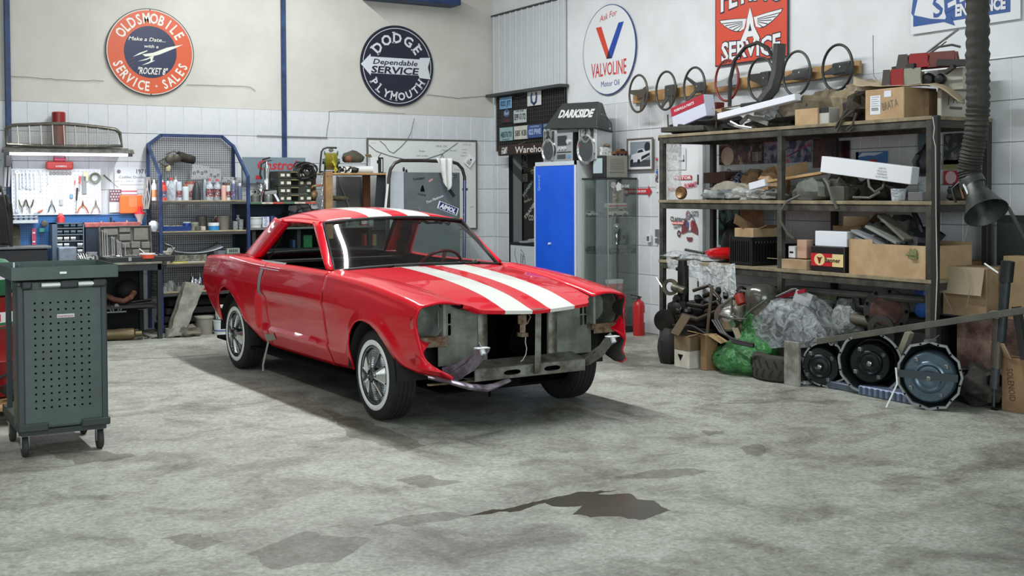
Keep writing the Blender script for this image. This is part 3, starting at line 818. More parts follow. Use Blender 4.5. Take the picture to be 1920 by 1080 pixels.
def bottle(kind,x0,y0,x1,y1,ax,c,z,col,cap,lab,label,cat='bottle',group=None,alpha=1):
 p,w,h=spot(x0,y0,x1,y1,ax,c,z);r=w/2
 mt=M(col,.35,alpha=alpha)if alpha==1 else film(col,alpha,.2)
 if kind=='spray':prof=[(r,0),(r,h*.76),(r*.9,h*.80),(r*.6,h*.84)];cz,cr=h*.84,r*.62
 elif kind=='jug':prof=[(r*.96,0),(r,h*.05),(r,h*.60),(r*.8,h*.70),(r*.34,h*.84),(r*.3,h*.9)];cz,cr=h*.88,r*.38
 elif kind=='tall':prof=[(r,0),(r,h*.72),(r*.55,h*.84),(r*.4,h*.86)];cz,cr=h*.86,r*.45
 else:prof=[(r,0),(r,h*.86),(r*.95,h*.88)];cz,cr=h*.86,r*1.03
 o=round_thing('spray_can' if kind=='spray' else('tin' if kind=='tin' else 'bottle'),label,cat,p,prof,mt,group=group)
 sub(o,MB().cyl((0,0,cz),(0,0,h),cr,cr*.9,n=12),'cap' if kind!='tin' else 'lid',M(cap,.4),40)
 if lab:sub(o,band(r*1.012,h*.16,h*.52),'paper_label',M(lab,.5)if isinstance(lab,str)else lab,60)
 return o
def bucket(x0,y0,x1,y1,ax,c,z,col,label,lid=None,cat='bucket',name='bucket',taper=.86,lab=None,handle=True,content=None):
 p,w,h=spot(x0,y0,x1,y1,ax,c,z);r=w/2
 prof=[(0,0),(r*taper,0),(r*.98,h*.93),(r*1.03,h*.93),(r*1.03,h),(r*.95,h),(r*.93,h*.93),(r*(taper-.04),.01),(0,.01)]
 o=round_thing(name,label,cat,p,prof,col if not isinstance(col,str)else M(col,.5,nz=.1,ns=12),n=22)
 if lid:sub(o,MB().lathe([(r*1.05,h*.94),(r*1.05,h*1.03),(r*.9,h*1.04),(0,h*1.04)],(0,0,0),n=22),'lid',M(lid,.5),40)
 if lab:sub(o,MB().lathe([(r*.955,h*.3),(r*.985,h*.62)],(0,0,0),n=22,caps=False),'paper_label',M(lab,.5),60)
 if handle:sub(o,MB().tube([(r*1.02*math.cos(a),-r*.35*math.sin(a)-r*.2,h*.93-r*.9*math.sin(a))for a in[PI*i/12 for i in range(13)]],.003,5),'handle',M('b8bab8',.4,.8))
 if content:sub(o,MB().blob((0,0,h*.9),(r*.85,r*.85,r*.3),10,.3,3),'contents',M(content,.8,nz=.4))
 return o
def crate_box(name,label,cat,p,w,d,h,mat,rz=0,group=None,bevel=.004,ax='y'):
 """closed box, base centre p"""
 return mesh_thing(MB().bx(-w/2,w/2,-d/2,d/2,0,h),name,mat,label,cat,p,rz,group,bevel=bevel)
def FR(o,u,v):
 u=V(u).normalized();v=V(v).normalized();return(V(o),u,v,u.cross(v))
m_card=M('b39a78',.85,nz=.16,ns=5,c2='a08562');m_card2=M('a88f72',.85,nz=.2,ns=6,c2='8f7758');m_card3=M('8a7052',.85,nz=.25,ns=6,c2='6f5840')
m_wood=M('a58256',.7,nz=.3,ns=6,c2='7f6140',bump=.15);m_wood2=M('b99566',.7,nz=.25,ns=9,c2='9b7a50')
m_dksteel=M('2c2f30',.6,.2,nz=.3,ns=9);m_white=M('dfe2e2',.5);m_steel=M('a9adae',.35,.9);m_dirt=M('3a362f',.9,nz=.5,ns=12,c2='1d1b18')
m_greenp=M('43544f',.42,nz=.12,ns=5,c2='3a4945')
# ================================================================ tool trolley, front left
tr=thing('tool_trolley','grey green steel tool trolley on casters with perforated end panel and a tray on top','tool trolley',(-6.34,-5.68,0))
YF=-5.97+5.68
def tl(x,y,Y=-5.97):
 p=on(x,y,'y',Y);return(p.x+6.34,p.z)
xl,zb=tl(36,808);xr,_=tl(203,800);_,zt=tl(110,527);D_=.60
zb=.155
mb=MB();mb.bx(xl,xr,YF+.02,YF+.20,zb,zt);sub(tr,mb,'body',m_greenp,bevel=.006)
sub(tr,MB().bx(xl,xr,YF+.20,YF+D_+.1,zb,zb+.05),'lower_shelf',M('3a3d37',.7,nz=.3),bevel=.004)
for x in(xl+.01,xr-.04):sub(tr,MB().bx(x,x+.03,YF+D_-.06,YF+D_-.03,zb,zt+.01),'rear_post',M('30393a',.5))
mb=MB()
gx0,gz0=tl(68,766);gx1,gz1=tl(166,564)
HL=[[(gx0+(gx1-gx0)*i/7+a*.0055,gz0+(gz1-gz0)*j/15+b*.0055)for a,b in((-1,-1),(-1,1),(1,1),(1,-1))]for i in range(8)for j in range(16)]
pw0,pw1=xl+.034,xr-.030
mb.prism([(pw0,zb+.02),(pw1,zb+.02),(pw1,zt-.045),(pw0,zt-.045)],(V((0,YF-.002,0)),V((1,0,0)),V((0,0,1)),V((0,-1,0))),0,-.006,0,HL)
mb.bx(pw0,pw1,YF+.008,YF+.012,zb+.02,zt-.045,1)
sub(tr,mb,'perforated_panel',[m_greenp,m_black])
for a,b in((xl,pw0),(pw1,xr)):sub(tr,MB().bx(a-.004,b,YF-.012,YF+.05,zb,zt-.02),'corner_post',M('30393a',.5),bevel=.008,seg=2)
for a,b in((xl-.008,xl+.155),(xr-.15,xr+.01)):sub(tr,MB().bx(a,b,YF-.022,YF+.10,zb-.005,zb+.04),'bumper',M('2d3634',.6),bevel=.006)
sub(tr,MB().bx(xl+.01,xr-.01,YF,YF+D_+.1,zb-.03,zb),'base_frame',M('262c2c',.6))
# push handle
zh=tl(110,533)[1]
mb=MB();mb.bx(xl+.02,xl+.075,YF-.05,YF+.03,zh-.022,zh+.022);sub(tr,mb,'handle_bracket',M('23292a',.5),bevel=.012,seg=2);sub(tr,MB().bx(xr-.085,xr-.005,YF-.05,YF+.03,zh-.022,zh+.022),'handle_bracket',M('23292a',.5),bevel=.012,seg=2)
sub(tr,MB().bx(tl(110,0)[0]-.02,tl(130,0)[0]+.02,YF-.06,YF,zh-.022,zh+.022),'handle_bracket',M('23292a',.5),bevel=.012,seg=2)
for a,b in((tl(68,0)[0],tl(110,0)[0]),(tl(130,0)[0],tl(171,0)[0])):sub(tr,MB().cyl((a,YF-.035,zh),(b,YF-.035,zh),.013),'handle_grip',M('d5d8d6',.35,.5),40)
# tray
x0,z1=tl(20,497,-6.0);x1,z0=tl(222,519,-6.0);z0=zt+.012;z1=z0+.075
mb=MB();ym,yM=YF-.03,YF+D_-.02;t=.004
mb.bx(x0,x1,ym,yM,z0,z0+t).bx(x0,x1,ym,ym+t,z0,z1).bx(x0,x1,yM-t,yM,z0,z1).bx(x0,x0+t,ym,yM,z0,z1).bx(x1-t,x1,ym,yM,z0,z1)
o=sub(tr,mb,'tray',m_greenp,bevel=.002);sub(o,MB().bx(-.012,.025,ym-.006,ym,(z0+z1)/2-.006,(z0+z1)/2+.006),'catch',M('c9ccc6',.4,.7))
sub(tr,MB().bx(-.025,.07,YF-.0035,YF-.003,tl(0,602)[1],tl(0,595)[1]),'small_sticker',M('c9cccb',.5));
mb=MB();text(mb,'Garage-Racing.com',(V((.02,YF-.006,tl(0,598.5)[1])),V((1,0,0)),V((0,0,1)),V((0,-1,0))),.009,w=.085,bold=.02);sub(tr,mb,'sticker_lettering',M('a8393f',.5))
for cx_,cy_ in((xl+.035,YF+.05),(xr-.04,YF+.05),(xl+.035,YF+D_-.06),(xr-.04,YF+D_-.06)):
 mb=MB();mb.bx(cx_-.03,cx_+.03,cy_-.03,cy_+.03,.12,.127).bx(cx_-.022,cx_-.018,cy_-.02,cy_+.02,.05,.12).bx(cx_+.018,cx_+.022,cy_-.02,cy_+.02,.05,.12);o=sub(tr,mb,'caster_fork',M('9ba0a0',.3,.8))
 sub(o,MB().cyl((cx_-.016,cy_,.059),(cx_+.016,cy_,.059),.059,n=22),'caster_wheel',M('2c2b28',.7),40,bevel=.006)
# odds and ends in the tray
def tp_(x,y):
 p=on(x,y,'y',-5.72);return p
for(x,w_,hh,nm,lb,mt)in((36,.035,.075,'dark_cup','dark green plastic cup standing in the trolley tray',M('39494c',.5)),(26,.010,.085,'screwdriver','thin screwdriver standing upright at the left end of the trolley tray',m_white),(55,.055,.045,'tape_roll','white roll lying in the trolley tray',m_white),(100,.035,.06,'plastic_cup','black plastic cap at the back of the trolley tray',M('2c3033',.5)),(70,.03,.04,'socket','bright socket near the middle of the trolley tray',m_steel)):
 p=tp_(x,500);p.z=z0+t;h2=hh
 round_thing(nm,lb,'tool' if nm in('screwdriver','socket')else 'container',p,[(w_/2,0),(w_/2,h2*.8),(w_*.4,h2)],mt,n=12)
for i,(x,dy)in enumerate(((40,0),(62,.02),(85,0),(95,.03),(128,.0),(150,.02),(178,.0),(193,.03),(205,0))):
 p=on(x,500,'y',-5.93+dy);p.z=z0+t+.04
 mb=MB();mb.tube([(-.03,0,0),(0,.01,.006),(.035,-.004,.0)],.006,6).cyl((-.034,0,-.006),(-.034,0,.006),.011,n=8)
 o=mesh_thing(mb,'wrench',M('b7babb',.3,.9),ORD[i]+' loose bright spanner from the left in the trolley tray','wrench',p,random.uniform(-1,1),'loose spanners in the trolley tray',smooth=50);o.location.z=z0+t+.008+.03
# ================================================================ things left of and behind the trolley
p=on(-6,700,'y',-4.4);p=V((-6.60,-4.35,.14))
dr=thing('oil_drum','red drum with a green and white label band standing behind the tool trolley','drum',p)
mb=MB();R=.27
mb.lathe([(R,0),(R,.22),(R+.008,.235),(R,.25),(R,.46),(R+.008,.475),(R,.49),(R,.66),(R+.006,.67),(R-.02,.66),(0,.66)],(0,0,0),n=32);sub(dr,mb,'body',M('8e1418',.4,nz=.2,ns=5),40)
sub(dr,MB().lathe([(R+.003,.50),(R+.003,.57)],(0,0,0),n=32,caps=False),'white_band',m_white,60)
sub(dr,MB().lathe([(R+.004,.46),(R+.004,.50)],(0,0,0),n=32,caps=False),'green_band',M('1d6b45',.5),60)
mb=MB();
def wrapd(X,Y):return X,Y
fr=(V((0,0,.535)),V((1,0,0)),V((0,0,1)),V((0,-1,0)))
vs,fs=glyphs('Castrol',.02);k=.05/.73;
mb.add([(math.sin((x-1.9)*k/R+.12)*(R+.005),-math.cos((x-1.9)*k/R+.12)*(R+.005),.51+y*k)for x,y in vs],fs);sub(dr,mb,'drum_lettering',M('c0252b',.5))
mb=MB();mb.lathe([(.20,.0),(.22,.08),(.22,.20),(.17,.24),(.05,.26),(0,.26)],(0,0,0),n=22)
c=mesh_thing(mb,'canister',[M('1f6e48',.45)],'green and white plastic canister on top of the red drum','canister',V((-6.60,-4.35,.815)),smooth=40)
sub(c,MB().lathe([(.223,.11),(.223,.135)],(0,0,0),n=22,caps=False),'white_stripe',m_white)
# pallet
pa=thing('wooden_pallet','small wooden pallet on the floor at the left edge under the red drum','pallet',(-6.68,-4.55,0))
for i in range(5):sub(pa,MB().bx(-.32,.28,-.38+i*.16,-.26+i*.16,.10,.125),'board',m_wood2)
for i in range(3):sub(pa,MB().bx(-.32+i*.26,-.24+i*.26,-.38,.38,0,.10),'block',m_wood)
mb=MB();mb.blob((0,0,.07),(.10,.08,.07),12,.15,2,3).tube([(-.1,0,.1),(-.15,-.05,.15),(-.05,-.1,.2)],.012,6)
mesh_thing(mb,'brake_part',M('22201d',.6),'dark metal part lying on the pallet beside the red drum','part',V((-6.42,-4.7,.125)),smooth=60)
# ================================================================ work bench along the back wall
be=thing('work_bench','long dark steel work bench against the back wall with a thin worn top','work bench',(-5.5,-.45,0))
BX0,BX1,BT=-7.0+5.5,-4.49+5.5,.80
sub(be,MB().bx(BX0,BX1,-.45,.42,BT-.02,BT),'bench_top',M('8b887c',.7,nz=.4,ns=7,c2='5e5b52'),bevel=.002)
sub(be,MB().bx(BX0,BX1,-.44,-.41,BT-.085,BT-.02),'apron_rail',M('23282a',.6))
for x in(BX1-.05,BX1-1.3,BX0+.1):
 for y in(-.44,.36):sub(be,MB().bx(x,x+.045,y,y+.045,0,BT-.02),'leg',M('1f2426',.6),bevel=.003)
sub(be,MB().bx(BX0,BX1,-.40,.40,.33,.35),'lower_shelf',M('2b2a27',.8,nz=.3))
sub(be,MB().bx(BX0,BX1,.40,.43,.02,BT-.02),'back_sheet',M('191b1c',.8))
# blue perforated strip and the white peg board above
def perf(name,x0,x1,z0,z1,y,mat,dmat,step,r,par=None,label=None,cat=None):
 o=mesh_thing(MB().bx(x0,x1,y,y+.012,z0,z1),name,mat,label,cat,bevel=.002)
 mb=MB();nx=int((x1-x0)/step);nz=int((z1-z0)/step)
 for i in range(nx):
  for j in range(nz):
   cx=x0+step*(i+.5);cz=z0+step*(j+.5)
   mb.add([(cx+r*math.cos(a),y-.0008,cz+r*math.sin(a))for a in(.4,1.97,3.54,5.11)],[(0,1,2,3)])
 stuff(sub(o,mb,'hole',dmat));return o
perf('blue_pegboard',-5.80,-4.46,.82,1.275,-.075,M('2f6aa8',.45,nz=.15,ns=4),M('123355',.8),.022,.0048,label='blue perforated steel panel behind the work bench',cat='pegboard')
perf('white_pegboard',-5.82,-4.93,1.285,1.77,-.10,M('dde2e6',.45),M('6f7780',.8),.040,.005,label='white perforated tool board under the tube lamp',cat='pegboard')
mesh_thing(MB().bx(-5.88,-4.44,-.09,-.062,1.277,1.284),'board_ledge',M('3c7bbb',.4),'narrow blue ledge between the white tool board and the blue panel','ledge')
# tube lamp
la=thing('tube_lamp','long glowing tube lamp with a grey reflector over the tool board','lamp',(-5.29,-.33,1.93))
mb=MB();mb.sheet(lambda u,v:V((-.64+1.28*u,-.10+.17*v,.0+.045*math.sin(v*PI))),20,6);sub(la,mb,'reflector',M('8a8983',.5,.4,nz=.4,ns=18,c2='5f5d57'),solid=.004)
sub(la,MB().cyl((-.58,-.04,-.012),(.58,-.04,-.012),.017,n=12),'tube',M('f4f2ff',.3,emit=9),40)
for s in(-1,1):sub(la,MB().cyl((s*.58,-.04,-.012),(s*.63,-.04,-.012),.02,n=10),'end_cap',M('77767a',.5),40)
sub(la,MB().bx(-.6,.6,.0,.33,.045,.058),'mounting_board',M('77756e',.7))
# car grille
gr=thing('car_grille','old chrome framed car grille with mesh between uprights standing on the tube lamp','car grille',(-5.34,-.36,1.99))
gw=.555
def gtop(x):return .240-.036*(abs(x+.03)/gw)**1.3-(.012*max(0,x/gw)**2+.03*max(0,abs(x)/gw-.93)/.07)
mb=MB();P=[(-gw,0,.02)]+[(-gw+2*gw*i/24,0,gtop(-gw+2*gw*i/24))for i in range(25)]+[(gw+.02,0,.02)]
mb.tube(P+[(gw*.5,0,.01),(0,0,.008),(-gw*.5,0,.01)],.021,6,closed=True);sub(gr,mb,'grille_frame',M('8f8d83',.35,.8,nz=.3,ns=14),60)
for i in range(9):
 x=-gw+2*gw*(i+1)/10;sub(gr,MB().bar((x,-.008,.01),(x-.008,-.008,gtop(x)),.010,.012,up=(0,1,0)),'upright',M('b1afa5',.35,.8))
mb=MB();st=.0135
i=-gw+.02
while i<gw-.01:mb.bar((i,0,.015),(i,0,gtop(i)),.0028,.003,up=(0,1,0));i+=st
z=.025
while z<.22:
 lim=gw if z<.165 else gw*max(.1,min(1,(.245-z)/.045))
 mb.bar((-lim,0,z),(lim*.98,0,z),.003,.0028,up=(0,0,1));z+=st
stuff(sub(gr,mb,'mesh',M('7d7b70',.5,.6)))
p,w,h=spot(99,207,123,285,'y',-.10);p.z=1.99
mb=MB();mb.lathe([(w/2,0),(w/2,.37),(w*.44,.378),(w*.42,.36)],(0,0,0),n=18);mesh_thing(mb,'red_cylinder',M('8f1f1d',.35,nz=.2,ns=6),'tall dark red canister standing behind the car grille','canister',p,smooth=40)
# red tool case hanging under the lamp
rc=thing('red_case','red plastic carry case hanging above the white tool board','case',on(112,318,'y',-.14))
k=.0055
sub(rc,MB().bx(-.135,.135,-.03,.05,.0,.085),'case_body',M('c2453f',.4),bevel=.02,seg=3)
sub(rc,MB().bx(-.06,.06,-.032,.04,.085,.125),'case_neck',M('b03a55',.4),bevel=.012,seg=2)
sub(rc,MB().tube([(-.055,0,.12),(-.05,0,.145),(.05,0,.145),(.055,0,.12)],.008,6),'handle',M('a8324c',.4),60)
mb=MB();text(mb,'HOMBERG',(V((.01,-.0315,.035)),V((1,0,0)),V((0,0,1)),V((0,-1,0))),.017,bold=.02);sub(rc,mb,'case_lettering',m_white)
# wrench rail with rings
wr_=thing('socket_rail','row of ring ends on a rail along the top of the white tool board','tool rail',on(112,325,'y',-.125))
for i in range(7):
 mb=MB();c=V((-.09+i*.032,0,0));mb.tube([c+V((.012*math.cos(2*PI*j/10),0,.012*math.sin(2*PI*j/10)))for j in range(10)],.0035,5,closed=True);sub(wr_,mb,'ring',m_steel,60)
# hanging spanners
def spanner(L,w,mat,name='wrench'):
 mb=MB();mb.bx(-w*.28,w*.28,-.003,.003,-L,0);
 for zc in(0,-L):mb.lathe([(w*.28,-.005),(w*.62,-.005),(w*.62,.005),(w*.28,.005),(w*.28,-.005)],(0,0,zc),(0,1,0),10,0,False)
 return mb
for i,(x,y0,y1,w)in enumerate(((32,323,395,.034),(38,325,352,.02),(44,325,350,.02),(51,323,352,.024),(57.5,326,354,.018),(65,326,352,.018),(76.5,323,358,.016),(90,325,345,.014))):
 p=on(x,y0,'y',-.118);L=abs(on(x,y1,'y',-.118).z-p.z)
 mesh_thing(spanner(L,w,None),'wrench',M('c9cdd0',.25,.9),('largest bright spanner, reaching down the left side of the white tool board' if i==0 else ORD[i]+' spanner from the left in the row on the white tool board'),'wrench',p,group=None if i==0 else 'spanners hanging on the white tool board')
def plier(x0,y0,x1,y1,col,jaw,label,Y=-.118,splay=.5,flip=False):
 p,w,h=spot(x0,y0,x1,y1,'y',Y);t=thing('pliers',label,'pliers',p)
 for s in(-1,1):
  pts=[(s*w*.06,0,h*.62),(s*w*.30,0,h*.38),(s*w*splay,0,0)]if not flip else[(s*w*.06,0,h*.4),(s*w*.3,0,h*.62),(s*w*splay,0,h)]
  sub(t,MB().tube(pts,[.006,.008,.006],6),'handle',M(col,.5),60)
 sub(t,MB().tube([(0,0,h*.55),(0,0,h*.75),(0,0,h)]if not flip else[(0,0,h*.45),(0,0,h*.2),(0,0,0)],[.010,.009,.003],6),'jaws',M(jaw,.4,.8),60)
 return t
plier(145,375,166,400,'d8622f','6b4436','orange handled pliers hanging at the right of the white tool board')
plier(172,374,188,400,'9a958a','77736c','grey pliers hanging upright beside the orange handled pliers')
plier(91,373,104,398,'5d6064','8b8f92','pliers with dark grey grips near the middle of the white tool board')
plier(36,374,48,400,'6e6650','c7cbcd','left snips with olive grips pointing down on the white tool board',flip=True)
plier(50,374,63,402,'4f4a38','cfd3d5','right snips with dark olive grips pointing down on the white tool board',flip=True)
def driver(x0,y0,x1,y1,col,label,Y=-.118,r=.010):
 a=on(x0,y0,'y',Y);b=on(x1,y1,'y',Y);m_=a.lerp(b,.5)
 t=thing('screwdriver',label,'screwdriver',a);d=b-a
 sub(t,MB().cyl((0,0,0),d*.5,r,r*.8,n=8),'grip',M(col,.4),50);sub(t,MB().cyl(d*.5,d,r*.35,n=6),'blade',m_steel,50);return t
driver(80,394,62,402,'d5654a','orange handled screwdriver resting slanted at the foot of the white tool board')
driver(141,338,139,356,'cf4d42','thin red handled screwdriver on the upper right of the white tool board',r=.006)
driver(150,330,149,360,'d8604c','thicker red handled tool beside the thin red screwdriver',r=.011)
driver(145,352,142,400,'3a2c22','knife with dark brown handle and long pale blade on the white tool board',r=.011)
driver(194,328,222,352,'54504c','brush with dark grip hanging slanted right of the tape coil',r=.010)
p,w,h=spot(168,320,188,345,'y',-.13);t=thing('tape_coil','round coil of grey green wire hanging at the top right of the tool board','coil',p)
for i in range(4):
 r=w*.32+i*.006;mb=MB();mb.tube([(r*math.cos(2*PI*j/16),-.006*i,h*.45+r*math.sin(2*PI*j/16))for j in range(16)],.006,5,closed=True);sub(t,mb,'loop',M('6f786c',.6),60)
for(x0,y0,x1,y1,col,nm,lb)in((154,330,162,364,'7f8487','scraper','grey steel scraper hanging right of the red handled tools'),(156,322,166,340,'dcd6b4','note_pad','pale yellow note pad on the tool board'),(131,364,137,372,'6f95ab','round_tag','small blue round tag on the tool board'),(112,373,118,385,'a5a9ab','shears','small grey trowel shaped tool near the middle of the tool board')):
 p,w,h=spot(x0,y0,x1,y1,'y',-.112);mesh_thing(MB().bx(-w/2,w/2,-.006,.006,0,h),nm,M(col,.5),lb,'tool',p,bevel=.003)
# posters by the cage
def board_at(x0,y0,x1,y1,Y,name,mat,label,cat,th=.004,bevel=0):
 a=on(x0,(y0+y1)/2,'y',Y);b=on(x1,(y0+y1)/2,'y',Y);zt_=on((x0+x1)/2,y0,'y',Y).z;zb_=on((x0+x1)/2,y1,'y',Y).z
 c=V(((a.x+b.x)/2,Y,(zt_+zb_)/2));w=b.x-a.x;h=zt_-zb_
 o=mesh_thing(MB().bx(-w/2,w/2,0,th,-h/2,h/2),name,mat,label,cat,c,bevel=bevel)
 return o,w,h,(V((0,0,0)),V((1,0,0)),V((0,0,1)),V((0,-1,0)))
o,w,h,fr=board_at(215,314,277,392,-.02,'poster',M('d2d7db',.6),'pale printed car poster reading 1971 beside the tool board','poster')
mb=MB();text(mb,'1971',frame_at(fr,w*.30,h*.41),.05,w=.10,bold=.02);text(mb,'Cadillac Deville',frame_at(fr,w*.02,h*.27),.028,w=w*.78)
for j in range(3):text(mb,'COUPE  1116',frame_at(fr,-w*.1+.12*j-.1,h*.17),.01)
for j in range(4):quad(mb,fr,-w*.35,w*.42,h*(.08-.11*j),h*(.08-.11*j)+.003,.001)
sub(o,mb,'poster_lettering',M('4b5157',.6))
mb=MB();mb.prism(circ(.022,12),frame_at(fr,-w*.37,h*.40),.001,.002);sub(o,mb,'round_emblem',pic('embl',['8b8f93','5a3a3e','c0c2c4'],60))
o,w,h,fr=board_at(205,355,257,398,-.035,'flag_print',M('dcdfe2',.6),'print of a faded red and white striped flag with a starred corner','flag')
mb=MB()
for j in range(6):quad(mb,fr,-w*.06,w/2,h/2-h*(.05+j*.16),h/2-h*(.05+j*.16)-h*.07,.001)
sub(o,mb,'red_stripe',M('b96a76',.6));mb=MB();quad(mb,fr,-w/2,-w*.06,-h*.05,h/2,.001);q=sub(o,mb,'starred_field',M('70505c',.6))
mb=MB()
for i in range(4):
 for j in range(4):
  s=frame_at(fr,-w*.44+w*.095*i+(j%2)*w*.04,h*.42-j*h*.12,.002);mb.prism([((.011 if k%2==0 else .005)*math.cos(PI/2+k*PI/5),(.011 if k%2==0 else .005)*math.sin(PI/2+k*PI/5))for k in range(10)],s,0,.0005)
sub(o,mb,'star',m_white)
p,w,h=spot(226,366,268,400,'y',-.13)
t=thing('orange_tray','bright orange ribbed plastic holder hanging above the blue panel','holder',p)
sub(t,MB().bx(-w/2,w/2,0,.05,0,h),'holder_body',M('ec6a30',.4),bevel=.008,seg=2)
mb=MB()
for i in range(7):mb.bx(-w*.1+i*.012,-w*.1+i*.012+.004,-.004,0,h*.35,h*.92)
sub(t,mb,'rib',M('f5a27a',.4))
p,w,h=spot(253,387,272,420,'y',-.20)
t=thing('funnel','red and white funnel standing upside down on the red tool case','funnel',p)
sub(t,MB().lathe([(w*.22,0),(w*.25,h*.22),(w*.5,h*.52),(w*.52,h*.56)],(0,0,0),n=18),'funnel_cone',M('c8b8b4',.5),50)
sub(t,MB().lathe([(w*.52,h*.56),(w*.5,h*.66),(w*.2,h*.68),(w*.16,h)],(0,0,0),n=18),'funnel_rim',M('d2293a',.4),50)
mb=MB()
for i in range(5):
 x=on(272+i*2,332,'y',-.15);e=on(270+i*2,392,'y',-.15);mb.tube([x,x.lerp(e,.3)+V((.02*math.sin(i*2),0,0)),x.lerp(e,.7)+V((-.02*math.cos(i),0,0)),e],.007,6)
mesh_thing(mb,'cable_bundle',M('b5b0ac',.6),'bundle of pale grey cables hanging beside the wire cage shelf','cable',smooth=60)
# left end: hoses, straps, dark coat
mb=MB()
for i in range(3):
 mb.tube([on(2+i*9,350+15*i,'y',-.7-.05*i),on(14+i*4,400,'y',-.72),on(18+i*2,450,'y',-.7),on(22,468,'y',-.66)],.012,6)
mesh_thing(mb,'air_hose',M('2a2926',.5),'dark rubber hoses curving down at the left edge of the bench','hose',smooth=60)
mb=MB();a=on(-14,470,'y',-.6);mb.bx(a.x-.1,a.x+.16,-.62,-.3,1.0,1.50);mesh_thing(mb,'tool_cabinet',M('1a1712',.7,nz=.3),'dark brown upright cabinet at the far left end of the bench','cabinet',bevel=.02,seg=2)
mb=MB();a=on(2,356,'y',-.5);mb.tube([a+V((.16*math.cos(x)-.1,0,.16*math.sin(x)-.12))for x in[PI*.9-i*.25 for i in range(9)]],.03,8);mesh_thing(mb,'black_hood',M('16181a',.3),'glossy black curved shield at the left edge above the dark cabinet','shield',smooth=60)
for x0,x1 in((13,11),(19,15),(9,0)):
 a=on(x0,290,'y',-.12);b=on(x1,350 if x0>9 else 320,'y',-.12);
 o=mesh_thing(MB().bar((0,0,0),b-a,.035,.01,up=(0,1,0)),'strap',M('a9adb1',.5),['right','middle','left'][int(x0<19)+int(x0<13)]+' grey strap hanging from the lamp end at the left edge','strap',a,group='grey straps at the left edge')
o=mesh_thing(MB().bx(-.03,.03,-.05,.03,-.10,.10),'lamp_switch',M('5d5c5a',.5),'dark grey bracket under the left end of the tube lamp','bracket',on(14,295,'y',-.2),bevel=.01)
# grey sheet cover and dark boxes at bench level, left
p=on(50,470,'y',-.75)
mesh_thing(MB().bx(-.55,.27,-.10,.30,-.012,.012),'steel_cover',M('77797a',.45,.6,nz=.3),'dull steel sheet laid over a dark box on the left of the bench','sheet',V((-5.82,-.70,.975)),bevel=.003)
mesh_thing(MB().bx(-.5,.24,-.08,.28,0,.16),'dark_chest',M('15171c',.5),'black chest under the steel sheet on the left of the bench','chest',V((-5.82,-.70,.80)),bevel=.01)
# green pouch with shears, red level, round lamps on blue panel
p,w,h=spot(15,422,37,462,'y',-.10);mesh_thing(MB().bx(-w/2,w/2,-.02,.02,0,h),'tool_pouch',M('5a5646',.8,nz=.4,ns=18,c2='39362b'),'olive tool pouch hanging on the blue panel','pouch',p,bevel=.015)
p,w,h=spot(60,428,67,461,'y',-.10);t=thing('spirit_level','small red spirit level hanging on the blue panel','level',p)
sub(t,MB().bx(-w/2,w/2,-.012,.0,0,h),'level_body',M('b2405f',.4));sub(t,MB().bx(-w*.3,w*.3,-.014,-.012,h*.2,h*.28).bx(-w*.3,w*.3,-.014,-.012,h*.7,h*.78),'vial',m_white)
p,w,h=spot(77,413,89,425,'y',-.10);mesh_thing(MB().lathe([(w/2,0),(w/2,.03),(w*.3,.035),(0,.034)],(0,0,h/2),(0,-1,0),n=14),'magnetic_cup',[M('4c4a46',.5)],'round dark magnet cup on the blue panel','cup',p,smooth=40)
p,w,h=spot(73,428,84,436,'y',-.10);mesh_thing(MB().bx(-w/2,w/2,-.02,.0,0,h),'green_clip',M('2c7f78',.5),'small green clip under the round magnet cup','clip',p,bevel=.006)
# steel tool shelf with spanners, top of the blue panel
t=thing('tool_rack','pale steel slotted rack at the left end of the blue panel','rack',on(42,418,'y',-.18))
sub(t,MB().bx(-.17,.15,-.03,.08,-.005,.03),'rack_front',M('c2c7ca',.35,.7),bevel=.003);sub(t,MB().bx(-.15,.14,-.02,.08,.055,.062),'rack_rail',M('c2c7ca',.35,.7))
for i in range(6):sub(t,MB().bx(-.13+i*.05,-.10+i*.05,-.015,.0,.02,.075),'socket_clip',M('7d8386',.4,.6))
p,w,h=spot(107,400,121,417,'y',-.12);o=round_thing('red_bottle','small red oil bottle with a paler neck on the grey organiser','bottle',p,[(w/2,0),(w/2,h*.6),(w*.3,h*.75)],M('c83a3c',.35));sub(o,MB().cyl((0,0,h*.75),(0,0,h),w*.3,w*.25,n=10),'cap',M('e0645f',.4),40)
# organiser cabinet with glass cups
t=thing('cup_organiser','open grey cabinet of small drawers holding shiny cups on the bench','organiser',on(128,482,'y',-.35));b0=t.location
a=on(98,450,'y',-.35);b=on(158,450,'y',-.35);x0=a.x-b0.x;x1=b.x-b0.x;zt_=on(128,418,'y',-.35).z-BT;t.location.z=BT
sub(t,MB().bx(x0,x0+.05,0,.2,0,zt_).bx(x1-.012,x1,0,.2,0,zt_).bx(x0,x1,0,.2,zt_-.01,zt_).bx(x0,x1,.19,.2,0,zt_),'cabinet_shell',M('4e5f70',.45))
for j in range(6):sub(t,MB().bx(x0+.05,x1-.012,.0,.2,zt_*(.03+j*.165),zt_*(.03+j*.165)+.006),'shelf',M('8f9aa2',.4,.4))
for j in range(6):
 for i in range(4):
  if(i*7+j*3)%5 in(0,):continue
  cx=x0+.075+i*.066;sub(t,MB().cyl((cx-.024,.02,zt_*(.03+j*.165)+.03),(cx+.024,.02,zt_*(.03+j*.165)+.03),.02,n=8),'cup',M('c5c8c8',.25,.7)if j<4 else M('2b4150',.4),50)
p,w,h=spot(110,454,143,484,'y',-.55);p.z=BT
